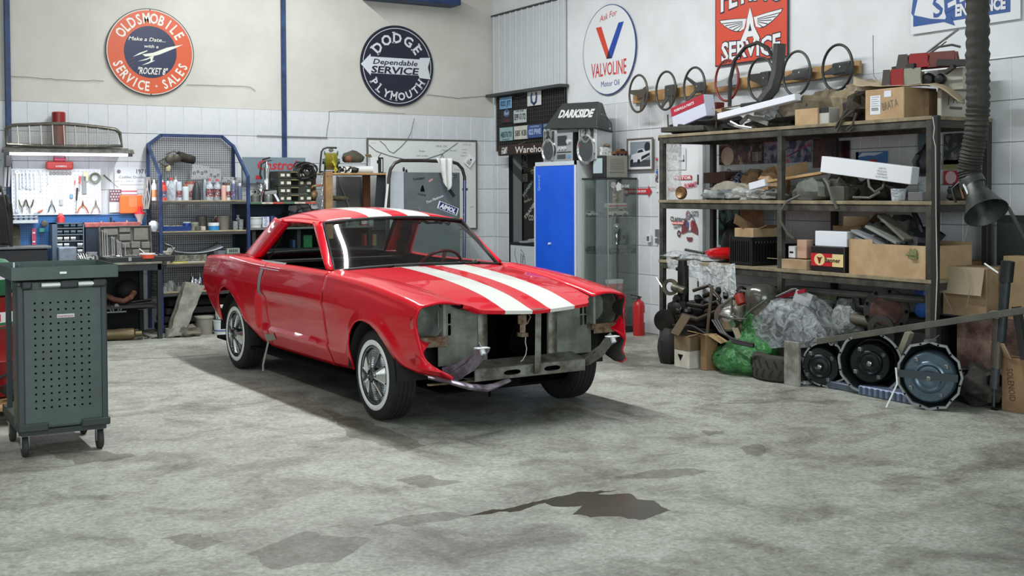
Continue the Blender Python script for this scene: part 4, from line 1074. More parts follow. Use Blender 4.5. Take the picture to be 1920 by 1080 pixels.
mesh_thing(MB().bx(-w/2,w/2,-.02,.10,0,h),'dented_tin',M('8d97a6',.45,.5,nz=.35,ns=10),'dented blue grey square tin in front of the cup organiser','tin',p,bevel=.012,seg=2)
# red case behind with clutter on it
a=on(157,425,'y',-.25);b=on(262,425,'y',-.25);z1=on(200,417,'y',-.25).z
t=thing('red_tool_case','long faded red tool case lying behind the spanner case','tool case',((a.x+b.x)/2,-.22,BT));w=b.x-a.x
sub(t,MB().bx(-w/2,w/2,-.08,.10,z1-BT-.05,z1-BT),'case_lid',M('b0605a',.5,nz=.4,ns=16,c2='8e4a48'),bevel=.006)
sub(t,MB().bx(-w/2+.01,w/2-.01,-.07,.09,0,z1-BT-.05),'case_base',M('1e2a38',.5))
for i,(x,hh,rr,nm,lb,mt)in enumerate(((208,.055,.012,'socket','black socket standing on the long red tool case',M('26282a',.4)),(214,.02,.012,'socket','short dark socket lying beside the tall black one on the red case',M('37302c',.4)),(190,.015,.02,'pincer','pale steel piece on the left of the red tool case',m_steel),(238,.02,.02,'pincer','pale steel piece on the right of the red tool case',m_steel))):
 p=on(x,420,'y',-.25);p.z=z1;round_thing(nm,lb,'tool',p,[(rr,0),(rr,hh)],mt,n=12)
# open spanner case
t=thing('spanner_case','open grey moulded tool case standing on the bench, full of chrome spanners','tool case',on(234,478,'y',-.55));t.location.z=BT+.02
a=on(185,450,'y',-.5).x-t.location.x;b=on(283,450,'y',-.5).x-t.location.x;hh=on(234,423,'y',-.5).z-BT-.02
m_case=M('5f5f58',.6,nz=.25,ns=12,c2='47463f')
TL=Matrix.Rotation(math.radians(-6),4,'X')
mb=MB();mb.bx(a,b,.02,.035,0,hh).bx(a,b,-.01,.02,hh-.012,hh).bx(a,b,-.01,.02,0,.012).bx(a,a+.014,-.01,.02,0,hh).bx(b-.014,b,-.01,.02,0,hh);sub(t,mb.xf(TL),'lid_shell',m_case,bevel=.003)
for(u0,u1,v0,v1)in((.38,.60,.80,.96),(.08,.36,.72,.93),(.66,.94,.55,.93),(.38,.60,.55,.74),(.60,.78,.32,.52),(.80,.97,.30,.5),(.42,.58,.33,.50),(.62,.76,.06,.28),(.80,.95,.06,.26)):
 w=b-a;mb=MB();mb.bx(a+u0*w,a+u1*w,-.004,.02,v0*hh,v1*hh);sub(t,mb.xf(TL),'moulded_recess',M('6d6c63',.6,nz=.2,ns=20),bevel=.006)
for i,(u,h0,h1)in enumerate(((.06,.06,.86),(.10,.05,.83),(.145,.05,.80),(.235,.06,.66),(.27,.06,.64),(.335,.05,.56),(.365,.05,.52),(.395,.05,.50),(.48,.06,.42))):
 mb=spanner((h1-h0)*hh,.018,None);mb.xf(Matrix.Translation((a+u*(b-a),-.008,h1*hh)));sub(t,mb.xf(TL),'spanner',M('d5d8da',.2,.95))
mb=MB();mb.bx(a,b+.16,-.30,.0,-.02,.035);sub(t,mb,'case_tray',M('17191b',.5),bevel=.004)
mb=MB()
for i in range(26):x=a+random.random()*(b-a+.1);y=-.28+random.random()*.22;mb.tube([(x,y,.04),(x+random.uniform(-.05,.05),y+.02,.048)],.006,5)
stuff(sub(t,mb,'spanner_heap',M('c9cccd',.25,.9),50));sub(t,MB().bx(-.03,.0,-.306,-.30,-.005,.03),'latch',m_steel)
p,w,h=spot(262,470,290,481,'y',-.8);p.z=BT+.035;t=thing('paint_tray','small orange and white tub with a stick in it on the black case tray','tub',p)
sub(t,MB().lathe([(w/2,0),(w/2,h*.65)],(0,0,0),n=16),'tub_body',M('cf4a2e',.5),40);sub(t,MB().lathe([(w*.52,h*.65),(w*.52,h*.85),(w*.45,h*.85),(w*.45,h*.7)],(0,0,0),n=16,caps=False),'tub_rim',m_white,40);sub(t,MB().cyl((0,0,h*.5),(-.08,0,h*1.7),.005,n=6),'stick',m_white)
bucket(162,467,182,486,'y',-.60,BT,'a2a6a6','small grey tub behind the tape rolls on the bench',name='tub',cat='tub',handle=False)
for x,z_,r in((174,0,.05),(172,.03,.035)):
 p=on(x,484,'y',-.72);p.z=BT;mb=MB();mb.lathe([(r*.55,-.02),(r,-.02),(r,.02),(r*.55,.02),(r*.55,-.02)],(0,0,r),(.2,-1,.1),18,0,False);mesh_thing(mb,'tape_roll',M('77797a' if z_==0 else 'a6a7a4',.6),'large dark grey tape roll standing on the bench beside the spanner case' if z_==0 else 'smaller pale tape roll in front of the dark grey one','tape roll',p if z_==0 else p+V((-.03,-.06,0)),smooth=40)
mb=MB()
for i in range(7):mb.tube([on(140+i*5,484,'y',-.75)+V((0,0,.0)),on(146+i*5,478,'y',-.7)+V((0,0,.01)),on(152+i*4,486,'y',-.78)],.007,5)
stuff(mesh_thing(mb,'metal_scraps',M('a3a6a4',.4,.7),'heap of small metal scraps on the bench in front of the organiser','scraps',smooth=60))
# under the bench
t=mesh_thing(MB().tube([on(200,555,'y',-.6),on(215,562,'y',-.65),on(232,565,'y',-.7),on(245,558,'y',-.7),on(252,548,'y',-.65)],.03,8),'rusty_pipe',M('7a4f3a',.8,nz=.5,ns=14,c2='4d2f20'),'bent rusty pipe on the lower shelf of the bench','pipe',smooth=60)
mb=MB();p=on(217,584,'y',-.75);mb.lathe([(.012,0),(.022,0),(.022,.05),(.012,.05)],p+V((0,0,.06)),(0,-1,0),12)
for dx in(-.07,-.035,.035,.07):mb.bar(p+V((dx,0,.07-abs(dx)*.3)),p+V((dx*.6,0,0)),.012,.012)
mb.bx(p.x-.10,p.x+.10,p.y-.03,p.y+.03,p.z-.01,p.z+.004);mesh_thing(mb,'steel_bracket',M('7f8382',.4,.7),'grey steel bracket with a tube end on the lower bench shelf','bracket')
for i,(x0,y0,x1,y1)in enumerate(((240,570,290,566),(245,566,285,560),(262,580,300,574),(255,575,292,578))):
 a=on(x0,y0,'y',-.65-.03*i);b=on(x1,y1,'y',-.5)
 mesh_thing(MB().bar((0,0,0),b-a,.05,.006),'metal_strip',M(['6c6a5e','5a584e','7d7a66','4d4b44'][i],.6,.3),['long dull','darker upper','olive grey lower','darkest lowest'][i]+' metal strip lying on the lower bench shelf','strip',a,group='metal strips on the lower bench shelf')
mb=MB();mb.blob((0,0,.10),(.12,.10,.12),12,.08,2,5,flat=0);mesh_thing(mb,'dark_drum',M('1d1e1d',.7),'dark rounded housing at the back of the lower bench shelf','housing',V((-4.72,-.35,.375)),smooth=60)
mb=MB();mb.lathe([(.05,0),(.055,.02),(.055,.12),(.06,.13),(.06,.28),(.03,.30),(.03,.36)],(0,0,0),(1,-.15,0),18);mesh_thing(mb,'brass_shell',M('6e6247',.4,.6),'dull brass coloured ribbed cylinder lying on the floor under the bench','cylinder',V((-5.05,-.78,.062)),smooth=40)
for i in range(6):
 x=-4.95+.07*i;mesh_thing(MB().tube([(0,0,.006),(.06,-.03,.008),(.12,.01,.006)],.005,5),'cable_end',M('33312c',.8),'scrap of dark wire on the floor under the bench','wire',V((x,-.82-.02*(i%3),0)),random.uniform(-1,1),'scraps of wire under the bench')
# ================================================================ wire cage shelf
m_cage=M('26406f',.45,nz=.25,ns=9,c2='1a2d52')
cx0,cx1,cyf,cyb=-4.42,-3.465,-.57,-.05
cg=thing('cage_shelf','blue steel cage shelf with wire mesh back and four wooden shelves','shelf',(-3.94,-.3,0))
def L_(x,y,z):return(x+3.94,y+.3,z)
tw=.034
for x in(cx0,cx1):
 sub(cg,MB().bar(L_(x,cyf,.02),L_(x,cyf,1.70),tw,tw),'front_post',m_cage,bevel=.003)
 sub(cg,MB().bar(L_(x,cyb,.02),L_(x,cyb,2.05),tw,tw),'rear_post',m_cage,bevel=.003)
 sub(cg,MB().bar(L_(x,cyf,1.69),L_(x,cyb,2.05),tw*.9,tw*.9),'sloping_side_bar',m_cage,bevel=.003)
sub(cg,MB().bar(L_(cx0,cyb,2.04),L_(-4.27,cyb,2.155),tw,tw),'top_bar',m_cage,bevel=.003)
sub(cg,MB().bar(L_(cx1,cyb,2.04),L_(-3.60,cyb,2.155),tw,tw),'top_bar',m_cage,bevel=.003)
sub(cg,MB().bar(L_(-4.28,cyb,2.15),L_(-3.59,cyb,2.15),tw,tw),'top_bar',m_cage,bevel=.003)
def grid(P0,U,Vv,w,h,st,r,shape=None):
 mb=MB();P0=V(P0);U=V(U);Vv=V(Vv);n=int(w/st);k=int(h/st)
 for i in range(n+1):
  t_=shape(i*st/w)if shape else 1
  mb.bar(P0+U*(i*st),P0+U*(i*st)+Vv*h*t_,r,r)
 for j in range(k+1):
  x0,x1=0,w
  if shape:
   xs=[i/40 for i in range(41)if shape(i/40)>=j*st/h]
   if not xs:continue
   x0,x1=xs[0]*w,xs[-1]*w
  mb.bar(P0+U*x0+Vv*(j*st),P0+U*x1+Vv*(j*st),r,r)
 return mb
def cshape(q):
 hh=2.13-.35;s0=.15;s1=.86
 return 1 if s0<q<s1 else(1-.11/hh*(s0-q)/s0 if q<=s0 else 1-.11/hh*(q-s1)/(1-s1))
stuff(sub(cg,grid(L_(cx0+.01,cyb+.01,.35),(1,0,0),(0,0,1),cx1-cx0-.02,2.13-.35,.0245,.0035,cshape),'wire_mesh',M('33363c',.5,.3)))
for x in(cx0+.005,cx1+.005):
 mb=grid(L_(x,cyf,.40),(0,1,0),(0,0,1),cyb-cyf,1.25,.049,.0035);stuff(sub(cg,mb,'side_mesh',M('33363c',.5,.3)))
for z in(1.43,1.10,.76,.45):
 sub(cg,MB().bx(*[v for v in(cx0+3.94+.02,cx1+3.94-.02,cyf+.3+.01,cyb+.3-.02)],z-.014,z),'shelf_board',M('a99c7e',.7,nz=.3,ns=10,c2='857a60'),bevel=.002)
 sub(cg,MB().bar(L_(cx0,cyf+.02,z-.03),L_(cx1,cyf+.02,z-.03),.02,.025),'shelf_rail',M('3e3f3c',.6))
YB=-.42
S1,S2,S3,S4=1.43,1.10,.76,.45
m_lab=pic('lab1',['c9cdd2','6f4b52','34568e','d5d8da'],22)
m_lab2=pic('lab2',['d9d9d4','a04a50','3a3a40','dedede'],26)
bottle('tall',285,335,294,374,'y',-.48,S1,'dfe2e4','e7e9ea','d98a5a','white bottle with orange label at the left end of the top cage shelf')
bottle('tall',297,326,308,372,'y',-.25,S1,'d3d7da','e3e5e7',None,'tall white bottle at the back behind the red topped spray can')
bottle('spray',300,339,313,374,'y',-.50,S1,'cf4a3a','b01e2c',m_lab,'red and blue spray can with dark red cap on the top cage shelf')
bottle('tall',311,327,319,370,'y',-.22,S1,'c3c8cc','4c5257',None,'pale bottle with black cap at the back of the top cage shelf')
bottle('jug',314,331,329,374,'y',-.48,S1,'c9d3dc','c8423f',None,'clear jug with orange red cap, left one on the top cage shelf',alpha=.75)
bottle('tall',324,325,335,370,'y',-.22,S1,'cdd2d6','9aa0a4',None,'tall grey white bottle standing behind the left jug')
bottle('round',330,339,341,374,'y',-.46,S1,'b9c0c8','c9ced2',m_lab2,'silvery bottle with dark print beside the left clear jug')
bottle('spray',342,343,354,374,'y',-.48,S1,'c4cdd3','9c5d4a',None,'white spray can with rusty cap on the top cage shelf')
bottle('tin',348,336,367,371,'y',-.22,S1,'a59f99','8f4a3c',m_lab2,'wide tin with a brown label behind the white spray can',cat='tin')
p,w,h=spot(360,337,377,373,'y',-.40,S1);mesh_thing(MB().lathe([(w*.48,0),(w*.5,h*.3),(w*.42,h*.6),(w*.2,h*.9),(0,h)],(0,0,0),n=16),'black_gaiter',M('34383c',.45),'dark ribbed rubber gaiter among the bottles on the top cage shelf','gaiter',p,smooth=60)
for i in range(5):pass
bottle('tall',380,331,389,370,'y',-.22,S1,'8d9aa6','c6d6e2',None,'blue grey bottle at the back, left of the two clear jugs')
bottle('jug',386,333,400,374,'y',-.46,S1,'cfd8df','c45a68',m_lab2,'middle clear jug with pink cap and striped label on the top cage shelf',alpha=.75)
bottle('jug',400,333,415,373,'y',-.38,S1,'c5cfd6','c45a68',m_lab2,'right clear jug with pink cap on the top cage shelf',alpha=.75)
bottle('spray',415,340,424,373,'y',-.48,S1,'d6a89a','3c2a2c',None,'pink spray can with black cap on the top cage shelf')
bottle('round',423,340,432,372,'y',-.42,S1,'c9ccca','6a4c42',m_lab2,'small bottle with green and red label right of the pink can')
bottle('spray',433,337,443,374,'y',-.44,S1,'5a6580','c6cdd6',m_lab,'dark blue patterned spray can near the right end of the top cage shelf')
bottle('spray',446,342,454,374,'y',-.48,S1,'55647c','d3d9df',None,'slim blue grey spray can, last at the right of the top cage shelf')
# things hanging on the mesh
mb=MB();p=on(335,297,'y',-.12)
e=thing('carburettor','dark greasy engine part hanging on the wire mesh of the cage','engine part',p)
sub(e,MB().cyl((-.02,0,0.03),(.18,0,-.02),.055,.045,n=12),'barrel',m_dirt,50,bevel=.008)
sub(e,MB().lathe([(.03,-.05),(.05,-.04),(.05,.0),(.03,.01)],(-.10,0,-.01),(0,1,0),n=14),'flange',M('565346',.5,.5),50)
sub(e,MB().lathe([(.02,-.06),(.045,-.05),(.045,.0)],(-.03,0,.0),(0,1,0),n=14),'flange',M('4d4a3e',.5,.5),50)
sub(e,MB().tube([(-.15,0,.0),(-.22,-.01,-.04),(-.15,-.02,-.09),(-.06,-.03,-.06)],.01,6).tube([(-.14,0,.04),(-.06,-.02,.08),(.02,0,.05)],.009,6),'linkage',M('6a675a',.5,.5),60)
sub(e,MB().blob((-.12,-.02,-.11),(.03,.02,.04),8,.2),'yellow_tag',M('b9b48c',.7))
def headgasket(x0,y0,x1,y1,Y,lb):
 p,w,h=spot(x0,y0,x1,y1,'y',Y);hl=[circ(w*.10,10,(-w*.32+i*w*.21,h*(.42+.1*(i%2))))for i in range(4)]+[circ(w*.03,6,(-w*.4+i*w*.2,h*.82))for i in range(5)]+[circ(w*.03,6,(-w*.4+i*w*.2,h*.14))for i in range(5)]
 mb=MB();mb.prism([(-w/2,0),(w/2,h*.04),(w/2,h*.92),(-w*.4,h)],(V((0,0,0)),V((1,0,0)),V((0,0,1)),V((0,-1,0))),0,.004,0,hl)
 return mesh_thing(mb,'gasket',M('a9adae',.4,.3),lb,'gasket',p)
headgasket(358,309,392,336,-.16,'pale perforated gasket, the left of two leaning on the mesh')
headgasket(384,315,415,343,-.14,'pale perforated gasket, the right of two leaning on the mesh')
headgasket(414,331,452,352,-.12,'small white gasket at the back right of the top cage shelf')
# second shelf
def tray_thing(x0,y0,x1,y1,Y,z,col,label,name='tray',cat='tray',d=.22,fill=None):
 p,w,h=spot(x0,y0,x1,y1,'y',Y,z);w/=.87;t=thing(name,label,cat,p)
 mb=MB();vs=[(-w*.46,-d*.45,0),(w*.46,-d*.45,0),(w*.46,d*.45,0),(-w*.46,d*.45,0),(-w/2,-d/2,h),(w/2,-d/2,h),(w/2,d/2,h),(-w/2,d/2,h)]
 mb.add(vs,[(3,2,1,0),(0,1,5,4),(1,2,6,5),(2,3,7,6),(3,0,4,7)]);sub(t,mb,'tray_shell',col if not isinstance(col,str)else M(col,.45),solid=.006)
 if fill:
  mb=MB();n=14
  for i in range(n):mb.box((random.uniform(-.4,.4)*w,random.uniform(-.3,.3)*d,h*.75+random.uniform(0,.3)*h),(.04,.02,.015),0,Matrix.Rotation(random.uniform(0,3),3,'Z'))
  stuff(sub(t,mb,'small_parts',M(fill,.5,nz=.5,ns=40)))
 return t
tray_thing(304,424,352,433,-.42,S2,'23407e','shallow blue plastic tray full of small parts on the second cage shelf',fill='c9c8a4')
p,w,h=spot(280,412,298,432,'y',-.50,S2);mesh_thing(MB().blob((0,0,h/2),(w/2,w/2,h/2),12,.2,3,8,flat=.0),'rag',M('c3cad0',.8),'pale crumpled rag at the left end of the second cage shelf','rag',p,smooth=60)
bottle('tin',343,408,358,424,'y',-.30,S2+.0,'2a46a0','dfe3ea',None,'blue and white tin standing behind the blue tray',cat='tin')
bottle('tin',358,410,373,425,'y',-.33,S2,'8f9682','b8bda6',m_lab2,'patterned olive tin beside the blue and white one',cat='tin')
bucket(370,404,388,430,'y',-.25,S2,'6a665c','tall grey pot at the back of the second cage shelf',name='pot',cat='pot',handle=False)
for(x0,x1,lb,c)in((352,366,'low greasy carton between the blue tray and the round tub','7d7a6a'),(363,374,'small grey block beside the low greasy carton','5c5b53'),(375,384,'white round float lying on the second cage shelf','bdb9ae')):
 p,w,h=spot(x0,424,x1,432,'y',-.46,S2);mesh_thing(MB().bx(-w/2,w/2,-.04,.04,0,h),'small_box',M(c,.7,nz=.3,ns=20),lb,'box',p,bevel=.006)
p,w,h=spot(390,418,411,432,'y',-.45,S2)
t=round_thing('putty_tub','round white tub with a blue band on the second cage shelf','tub',p,[(w*.47,0),(w*.48,h*.6)],M('2f86c4',.4),n=22)
sub(t,MB().lathe([(w*.5,h*.6),(w*.5,h*.95),(w*.46,h),(0,h)],(0,0,0),n=22),'lid',m_white,40)
bucket(407,405,430,431,'y',-.40,S2,'77746a','paint stained grey bucket full of brushes on the second cage shelf',handle=False,content='8c8478')
driver(398,415,406,404,'4a4038','brush with dark handle leaning out of the tubs on the second cage shelf',Y=-.38,r=.012)
p,w,h=spot(404,404,416,412,'y',-.38);mesh_thing(MB().blob((0,0,0),(w/2,w/2,h/2),10,.15),'red_rag',M('8a2a28',.5),'small red rag lid on top of the stained bucket','lid',p,smooth=60)
for i,(x0,y0,x1,lb)in enumerate(((436,415,447,'left of two clear plastic cups at the right of the second shelf'),(447,412,457,'right of two clear plastic cups at the right of the second shelf'))):
 bucket(x0,y0,x1,431,'y',-.42,S2,film('b9bfbf',.45),lb,name='cup',cat='cup',handle=False)
p,w,h=spot(440,403,452,414,'y',-.38);mesh_thing(MB().lathe([(w*.2,0),(w*.4,h*.3),(w*.15,h*.6),(w*.3,h)],(0,0,0),n=12),'glass_fitting',film('c9d0d0',.5),'clear glass fitting standing on the plastic cups','fitting',p,smooth=60)
# third shelf
bucket(300,468,321,490,'y',-.50,S3,film('b5b5a6',.6),'clear bucket holding white brushes on the third cage shelf',handle=False,content='b9b8ac')
mb=MB()
for i in range(4):mb.cyl((-.02+i*.015,0,.05),(.03+i*.02,-.02,.16),.006,n=6)
p,w,h=spot(300,468,321,490,'y',-.50,S3);mesh_thing(mb,'paint_brush',M('d5d6d0',.6),'pale brush handles sticking out of the clear bucket','brush',p+V((0,0,.005)))
mb=MB();p=on(360,473,'y',-.42)
mb.sheet(lambda u,v:V((-.31+.62*u,-.12+.24*v,.055*abs(2*u-1)**2.2*(1+.8*v)+.05*(u<.15))),20,5);mesh_thing(mb,'curved_sheet',M('a3aab0',.4,.3),'curved pale plastic sheet lying on clear boxes on the third cage shelf','sheet',p,smooth=60,solid=.005)
for i,(x0,x1,lb,c)in enumerate(((322,346,'clear plastic box with a yellow lid turned down, third cage shelf','d3cf5a'),(349,371,'plain clear plastic box beside the yellow lidded one','b9bbb0'),(373,384,'last clear plastic box on the third shelf before the car','b9bbb0'))):
 p,w,h=spot(x0,477,x1,491,'y',-.46,S3);w/=.87;t=thing('clear_box',lb,'box',p)
 sub(t,MB().bx(-w/2,w/2,-.08,.08,.01,h),'box_body',film('8f8f80',.55),bevel=.006);sub(t,MB().bx(-w*.52,w*.52,-.09,.09,0,.01),'lid',M(c,.5),bevel=.004)
 mb=MB()
 for k in range(8):mb.box((random.uniform(-.35,.35)*w,random.uniform(-.05,.05),.02+random.uniform(0,.4)*h),(.05,.02,.015),0,Matrix.Rotation(random.uniform(0,3),3,'Z'))
 stuff(sub(t,mb,'contents',m_dirt))
tray_thing(399,457,419,468,-.30,S3+.045,'9aa3a8','grey plastic bowl at the back of the third cage shelf',name='bowl',cat='bowl',d=.12)
p,w,h=spot(399,468,419,480,'y',-.30,S3);mesh_thing(MB().bx(-w/2,w/2,-.05,.05,0,.045),'white_block',M('c6cbd0',.5),'low white box under the grey bowl','box',p,bevel=.006)
t=thing('basket','small pale green basket with slots at the right of the third shelf','basket',spot(422,452,448,463,'y',-.34,S3+.075)[0])
sub(t,MB().bx(-.075,.075,-.05,.05,0,.06),'basket_body',M('b5c4bd',.5),bevel=.004)
for i in range(5):sub(t,MB().bx(-.045+i*.02,-.035+i*.02,-.0515,-.05,.012,.045),'slot',m_black)
p,w,h=spot(420,463,450,477,'y',-.34,S3);mesh_thing(MB().bx(-w*.5,w*.5,-.06,.06,0,.075),'parts_box',pic('pb',['5f5e50','8a877a','3c3a32'],30),'open box of greasy parts under the pale basket','box',p,bevel=.004)
p,w,h=spot(393,470,412,478,'y',-.50,S3);round_thing('white_dish','white round dish beside the car tail on the third cage shelf','dish',p,[(w*.3,0),(w/2,.035),(w*.47,.035),(w*.28,.01)],m_white)
# fourth shelf
for i,(x,y0,r)in enumerate(((312,528,5),(320,524,6),(326,531,4),(308,535,4))):
 p,w,h=spot(x-r,y0,x+r,544,'y',-.40-.03*(i%2),S4);round_thing('glass_jar',ORD[i]+' glass jar of the cluster at the left of the lowest cage shelf','jar',p,[(w/2,0),(w/2,h*.8),(w*.35,h)],film('b9bdb9',.5),n=12)
p,w,h=spot(323,536,352,545,'y',-.42,S4);round_thing('steel_dish','wide low steel dish full of fittings on the lowest cage shelf','dish',p,[(w*.5,0),(w*.5,h),(w*.47,h),(w*.46,h*.4),(0,h*.4)],M('8b8c86',.4,.6))
mb=MB()
for i in range(9):mb.cyl((-.08+i*.02,(i%3)*.02-.02,.03),(-.08+i*.02,(i%3)*.02-.02,.07+.03*(i%2)),.006,n=6)
stuff(mesh_thing(mb,'fittings',M('b5b8b5',.3,.8),'small upright steel fittings in the wide dish on the lowest shelf','fittings',p+V((0,0,0))))
p,w,h=spot(354,534,386,543,'y',-.42,S4);mesh_thing(MB().bx(-w/2,w*.7,-.08,.08,0,h),'red_box',M('a33a30',.5),'red flat box on the lowest cage shelf behind the car tail','box',p,bevel=.004)
for i,(x0,y0,x1,y1)in enumerate(((356,518,366,530),(363,523,372,533),(370,521,380,531),(359,512,361,524),(374,512,376,522))):
 a,w,h=spot(x0,y0,x1,534,'y',-.42);a.z=S4+.058;mesh_thing(MB().lathe([(w/2,0),(w*.5,h*.5),(w*.3,h)],(0,0,0),n=12),'chrome_piece',m_chrome,ORD[i]+' shiny chrome piece from the left on the flat red box','fitting',a,smooth=40)
# under the cage
t=thing('foam_block','tall grey foam wrapped block leaning against the cage shelf','block',on(345,630,'y',-.82));t.location.z=.0
mb=MB();a=V((-.10,-.02,.02));b=V((.15,.12,.56))
def fb(u,v):
 ang=2*PI*u;x=.095*max(-1,min(1,1.4*math.cos(ang)));y=.06*max(-1,min(1,1.4*math.sin(ang)));c=a.lerp(b,v);q=V((x+.03*(v-.5)*(1 if x>0 else-1),y,0));nn=MN.noise(V((x*9,y*9,v*5)))*.02
 return c+q+V((nn,nn,.05*(x>0)*(v>.98)*-1))
mb.sheet(fb,24,14);k=len(mb.v);mb.add([fb(i/24,1)for i in range(24)],[tuple(range(24))]);mb.add([fb(i/24,0)for i in range(24)],[tuple(range(23,-1,-1))])
sub(t,mb,'wrapped_body',M('8d8c82',.6,nz=.3,ns=10,c2='6f6d60',bump=.5),50)
sub(t,MB().blob((.02,-.03,.05),(.14,.07,.07),14,.35,3,4,flat=.002),'crumpled_end',M('6e6a5a',.7,nz=.4,ns=10,bump=.5),60)
bucket(366,594,401,626,'y',-.72,0,'8f8c80','dusty grey plastic bucket with lid under the cage shelf',lid='9c9a8e',handle=False)
p,w,h=spot(400,600,432,626,'y',-.80,0)
t=bucket(400,600,432,626,'y',-.80,0,'dfe4e8','white paint bucket with blue rim and dark drips behind the rear wheel',handle=False)
sub(t,MB().lathe([(w*.475,h*.22),(w*.48,h*.30)],(0,0,0),n=22,caps=False),'blue_ring',M('34509a',.5));
bucket(403,575,430,600,'y',-.80,h+.012,pic('drip',['2c2d30','d9dde0','dfe2e4'],24,pos=[.36,.42,.6]),'spattered white paint bucket stacked on the blue rimmed one',handle=False)
p,w,h=spot(310,617,328,634,'y',-.84,0);round_thing('grey_tin','small grey tin at the foot of the bench leg','tin',p,[(w/2,0),(w/2,h*.93),(w*.52,h),(w*.45,h),(w*.44,h*.9),(0,h*.9)],M('7d7c74',.6))
for i,(z,c)in enumerate(((.05,'1f1d1a'),(.14,'26231e'),(.23,'2d2a24'),(.32,'1a1916'))):
 mesh_thing(MB().bx(-4.38+.02*i,-3.52,-.45,-.08,z-.035,z+.035),'stacked_board',M(c,.8,nz=.4),ORD[i]+' dark panel counted from the floor in the stack under the cage','panel',bevel=.01)
# ================================================================ counter to the right of the cage
ct=thing('counter_unit','dark steel counter with shelves and a green and red edged top board behind the car','counter',(-2.7,-.35,0))
def C_(x,y,z):return(x+2.7,y+.35,z)
a=on(470,380,'y',-.62);b=on(592,380,'y',-.62)
for z,x0,x1,y0 in((1.405,a.x,b.x,-.62),(1.12,a.x,-1.97,-.60)):
 sub(ct,MB().bx(x0+2.7,x1+2.7,y0+.35,.32,z-.022,z),'shelf_board',M('6d6f6c',.6),bevel=.002)
for i in range(6):
 u0=a.x+(b.x-a.x)*i/6;u1=a.x+(b.x-a.x)*(i+1)/6
 sub(ct,MB().bx(u0+2.7,u1+2.7,-.62+.35-.003,-.62+.35,1.385,1.403),'edge_strip',M(['3f6b4c','c8c4b4','b8452f','3f6b4c','c8c4b4','b8452f'][i],.5))
mb=MB()
for i in(1,4):
 u=a.x+(b.x-a.x)*(i+.5)/6;text(mb,'Castrol',(V((u+2.7,-.2735,1.394)),V((1,0,0)),V((0,0,1)),V((0,-1,0))),.011,bold=.02)
sub(ct,mb,'edge_lettering',M('9c3a34',.5))
for x in(a.x+.03,-2.9,-2.02):sub(ct,MB().bx(x+2.7,x+2.74,-.22,.30,.0,1.12),'side_panel',M('24292c',.7))
sub(ct,MB().bx(a.x+2.7,b.x+2.7,.30,.32,1.12,1.40),'back_board',M('2b4250',.7))
sub(ct,MB().bx(a.x+2.7,.72,-.24,.30,.86,.88).bx(a.x+2.7,.72,.28,.30,.1,1.1),'lower_board',M('1d2124',.7))
# brown board frame with glass sheet, wooden posts and shelf
o=mesh_thing(MB().bx(-.365,.365,-.25,.22,0,.022),'wooden_shelf',m_wood2,'bare wooden shelf board carrying the reel, roll and boxes','shelf',V((-2.18,-.42,1.712)),bevel=.003)
sh=o
p,w,h=spot(609,322,622,390,'y',-.66);h+=.35
po=mesh_thing(MB().bx(-w*.55,w*.55,-.04,.05,0,h),'timber_post',m_wood,'square timber post with two nail heads standing behind the car roof','post',V((p.x,p.y,p.z-.35)),bevel=.005)
for s in(-1,1):sub(po,MB().cyl((s*w*.3,-.045,h-.05),(s*w*.3,-.038,h-.05),.005,n=8),'nail_head',M('3a3028',.5))
p2,w2,h2=spot(680,330,694,388,'y',-.30);mesh_thing(MB().bx(-w2/2,w2/2,-.02,.02,0,1.71-1.12),'timber_post',M('6a4026',.7,nz=.3),'brown board upright under the right part of the wooden shelf','post',V((p2.x,-.30,1.12)))
p2,w2,h2=spot(578,330,592,388,'y',-.30);mesh_thing(MB().bx(-w2/2,w2/2,-.02,.02,0,1.71-1.41),'timber_post',M('4a2c20',.7,nz=.3),'dark brown upright right of the drawer organiser','post',V((p2.x,-.30,1.41)))
a2=on(630,340,'y',-.12);b2=on(678,340,'y',-.12)
mesh_thing(MB().bx(a2.x,b2.x,-.13,-.12,1.13,1.70),'smoked_glass',M('6f706f',.2),'smoked glass sheet standing behind the timber post','glass sheet')
mesh_thing(MB().bar(on(632,330,'y',-.2),on(655,388,'y',-.2),.012,.012),'thin_bar',M('8b8880',.5),'thin slanting grey bar in front of the smoked glass','bar')
mb=MB();p=on(604,326,'y',-.71);ch=thing('chain','silver chain hanging down beside the timber post','chain',p)
sub(ch,MB().tube([(0,0,.01),(.03,.01,.02),(.08,.03,.02)],.004,5),'hook',m_steel)
for i in range(7):
 c=V((0,0,-.02-i*.062));r=.012;a_=i%2*PI/2
 ring=[c+V((r*math.cos(t_)*math.cos(a_),r*math.cos(t_)*math.sin(a_),.032*math.sin(t_)))for t_ in[2*PI*k/12 for k in range(12)]]
 sub(ch,MB().tube(ring,.004,6,closed=True),'link',M('c6cacd',.3,.8),60)
# castrol board on the wall
o,w,h,fr=board_at(455,295,573,344,-.055,'oil_sign',M('76868f',.5,nz=.1,ns=3),'blue grey sign board with large red lettering leaning on the wall','sign',th=.012,bevel=.002)
mb=MB();text(mb,'Castrol',frame_at(fr,.03,.065),.11,w=w*.62,shear=.22,bold=.025);a_=-w*.30;mb.prism([(a_,-h*.34),(a_+.07,-h*.34),(a_+.07,-h*.20),(a_,-h*.20)],fr,.001,.002)
sub(o,mb,'sign_lettering',M('b52a35',.5))
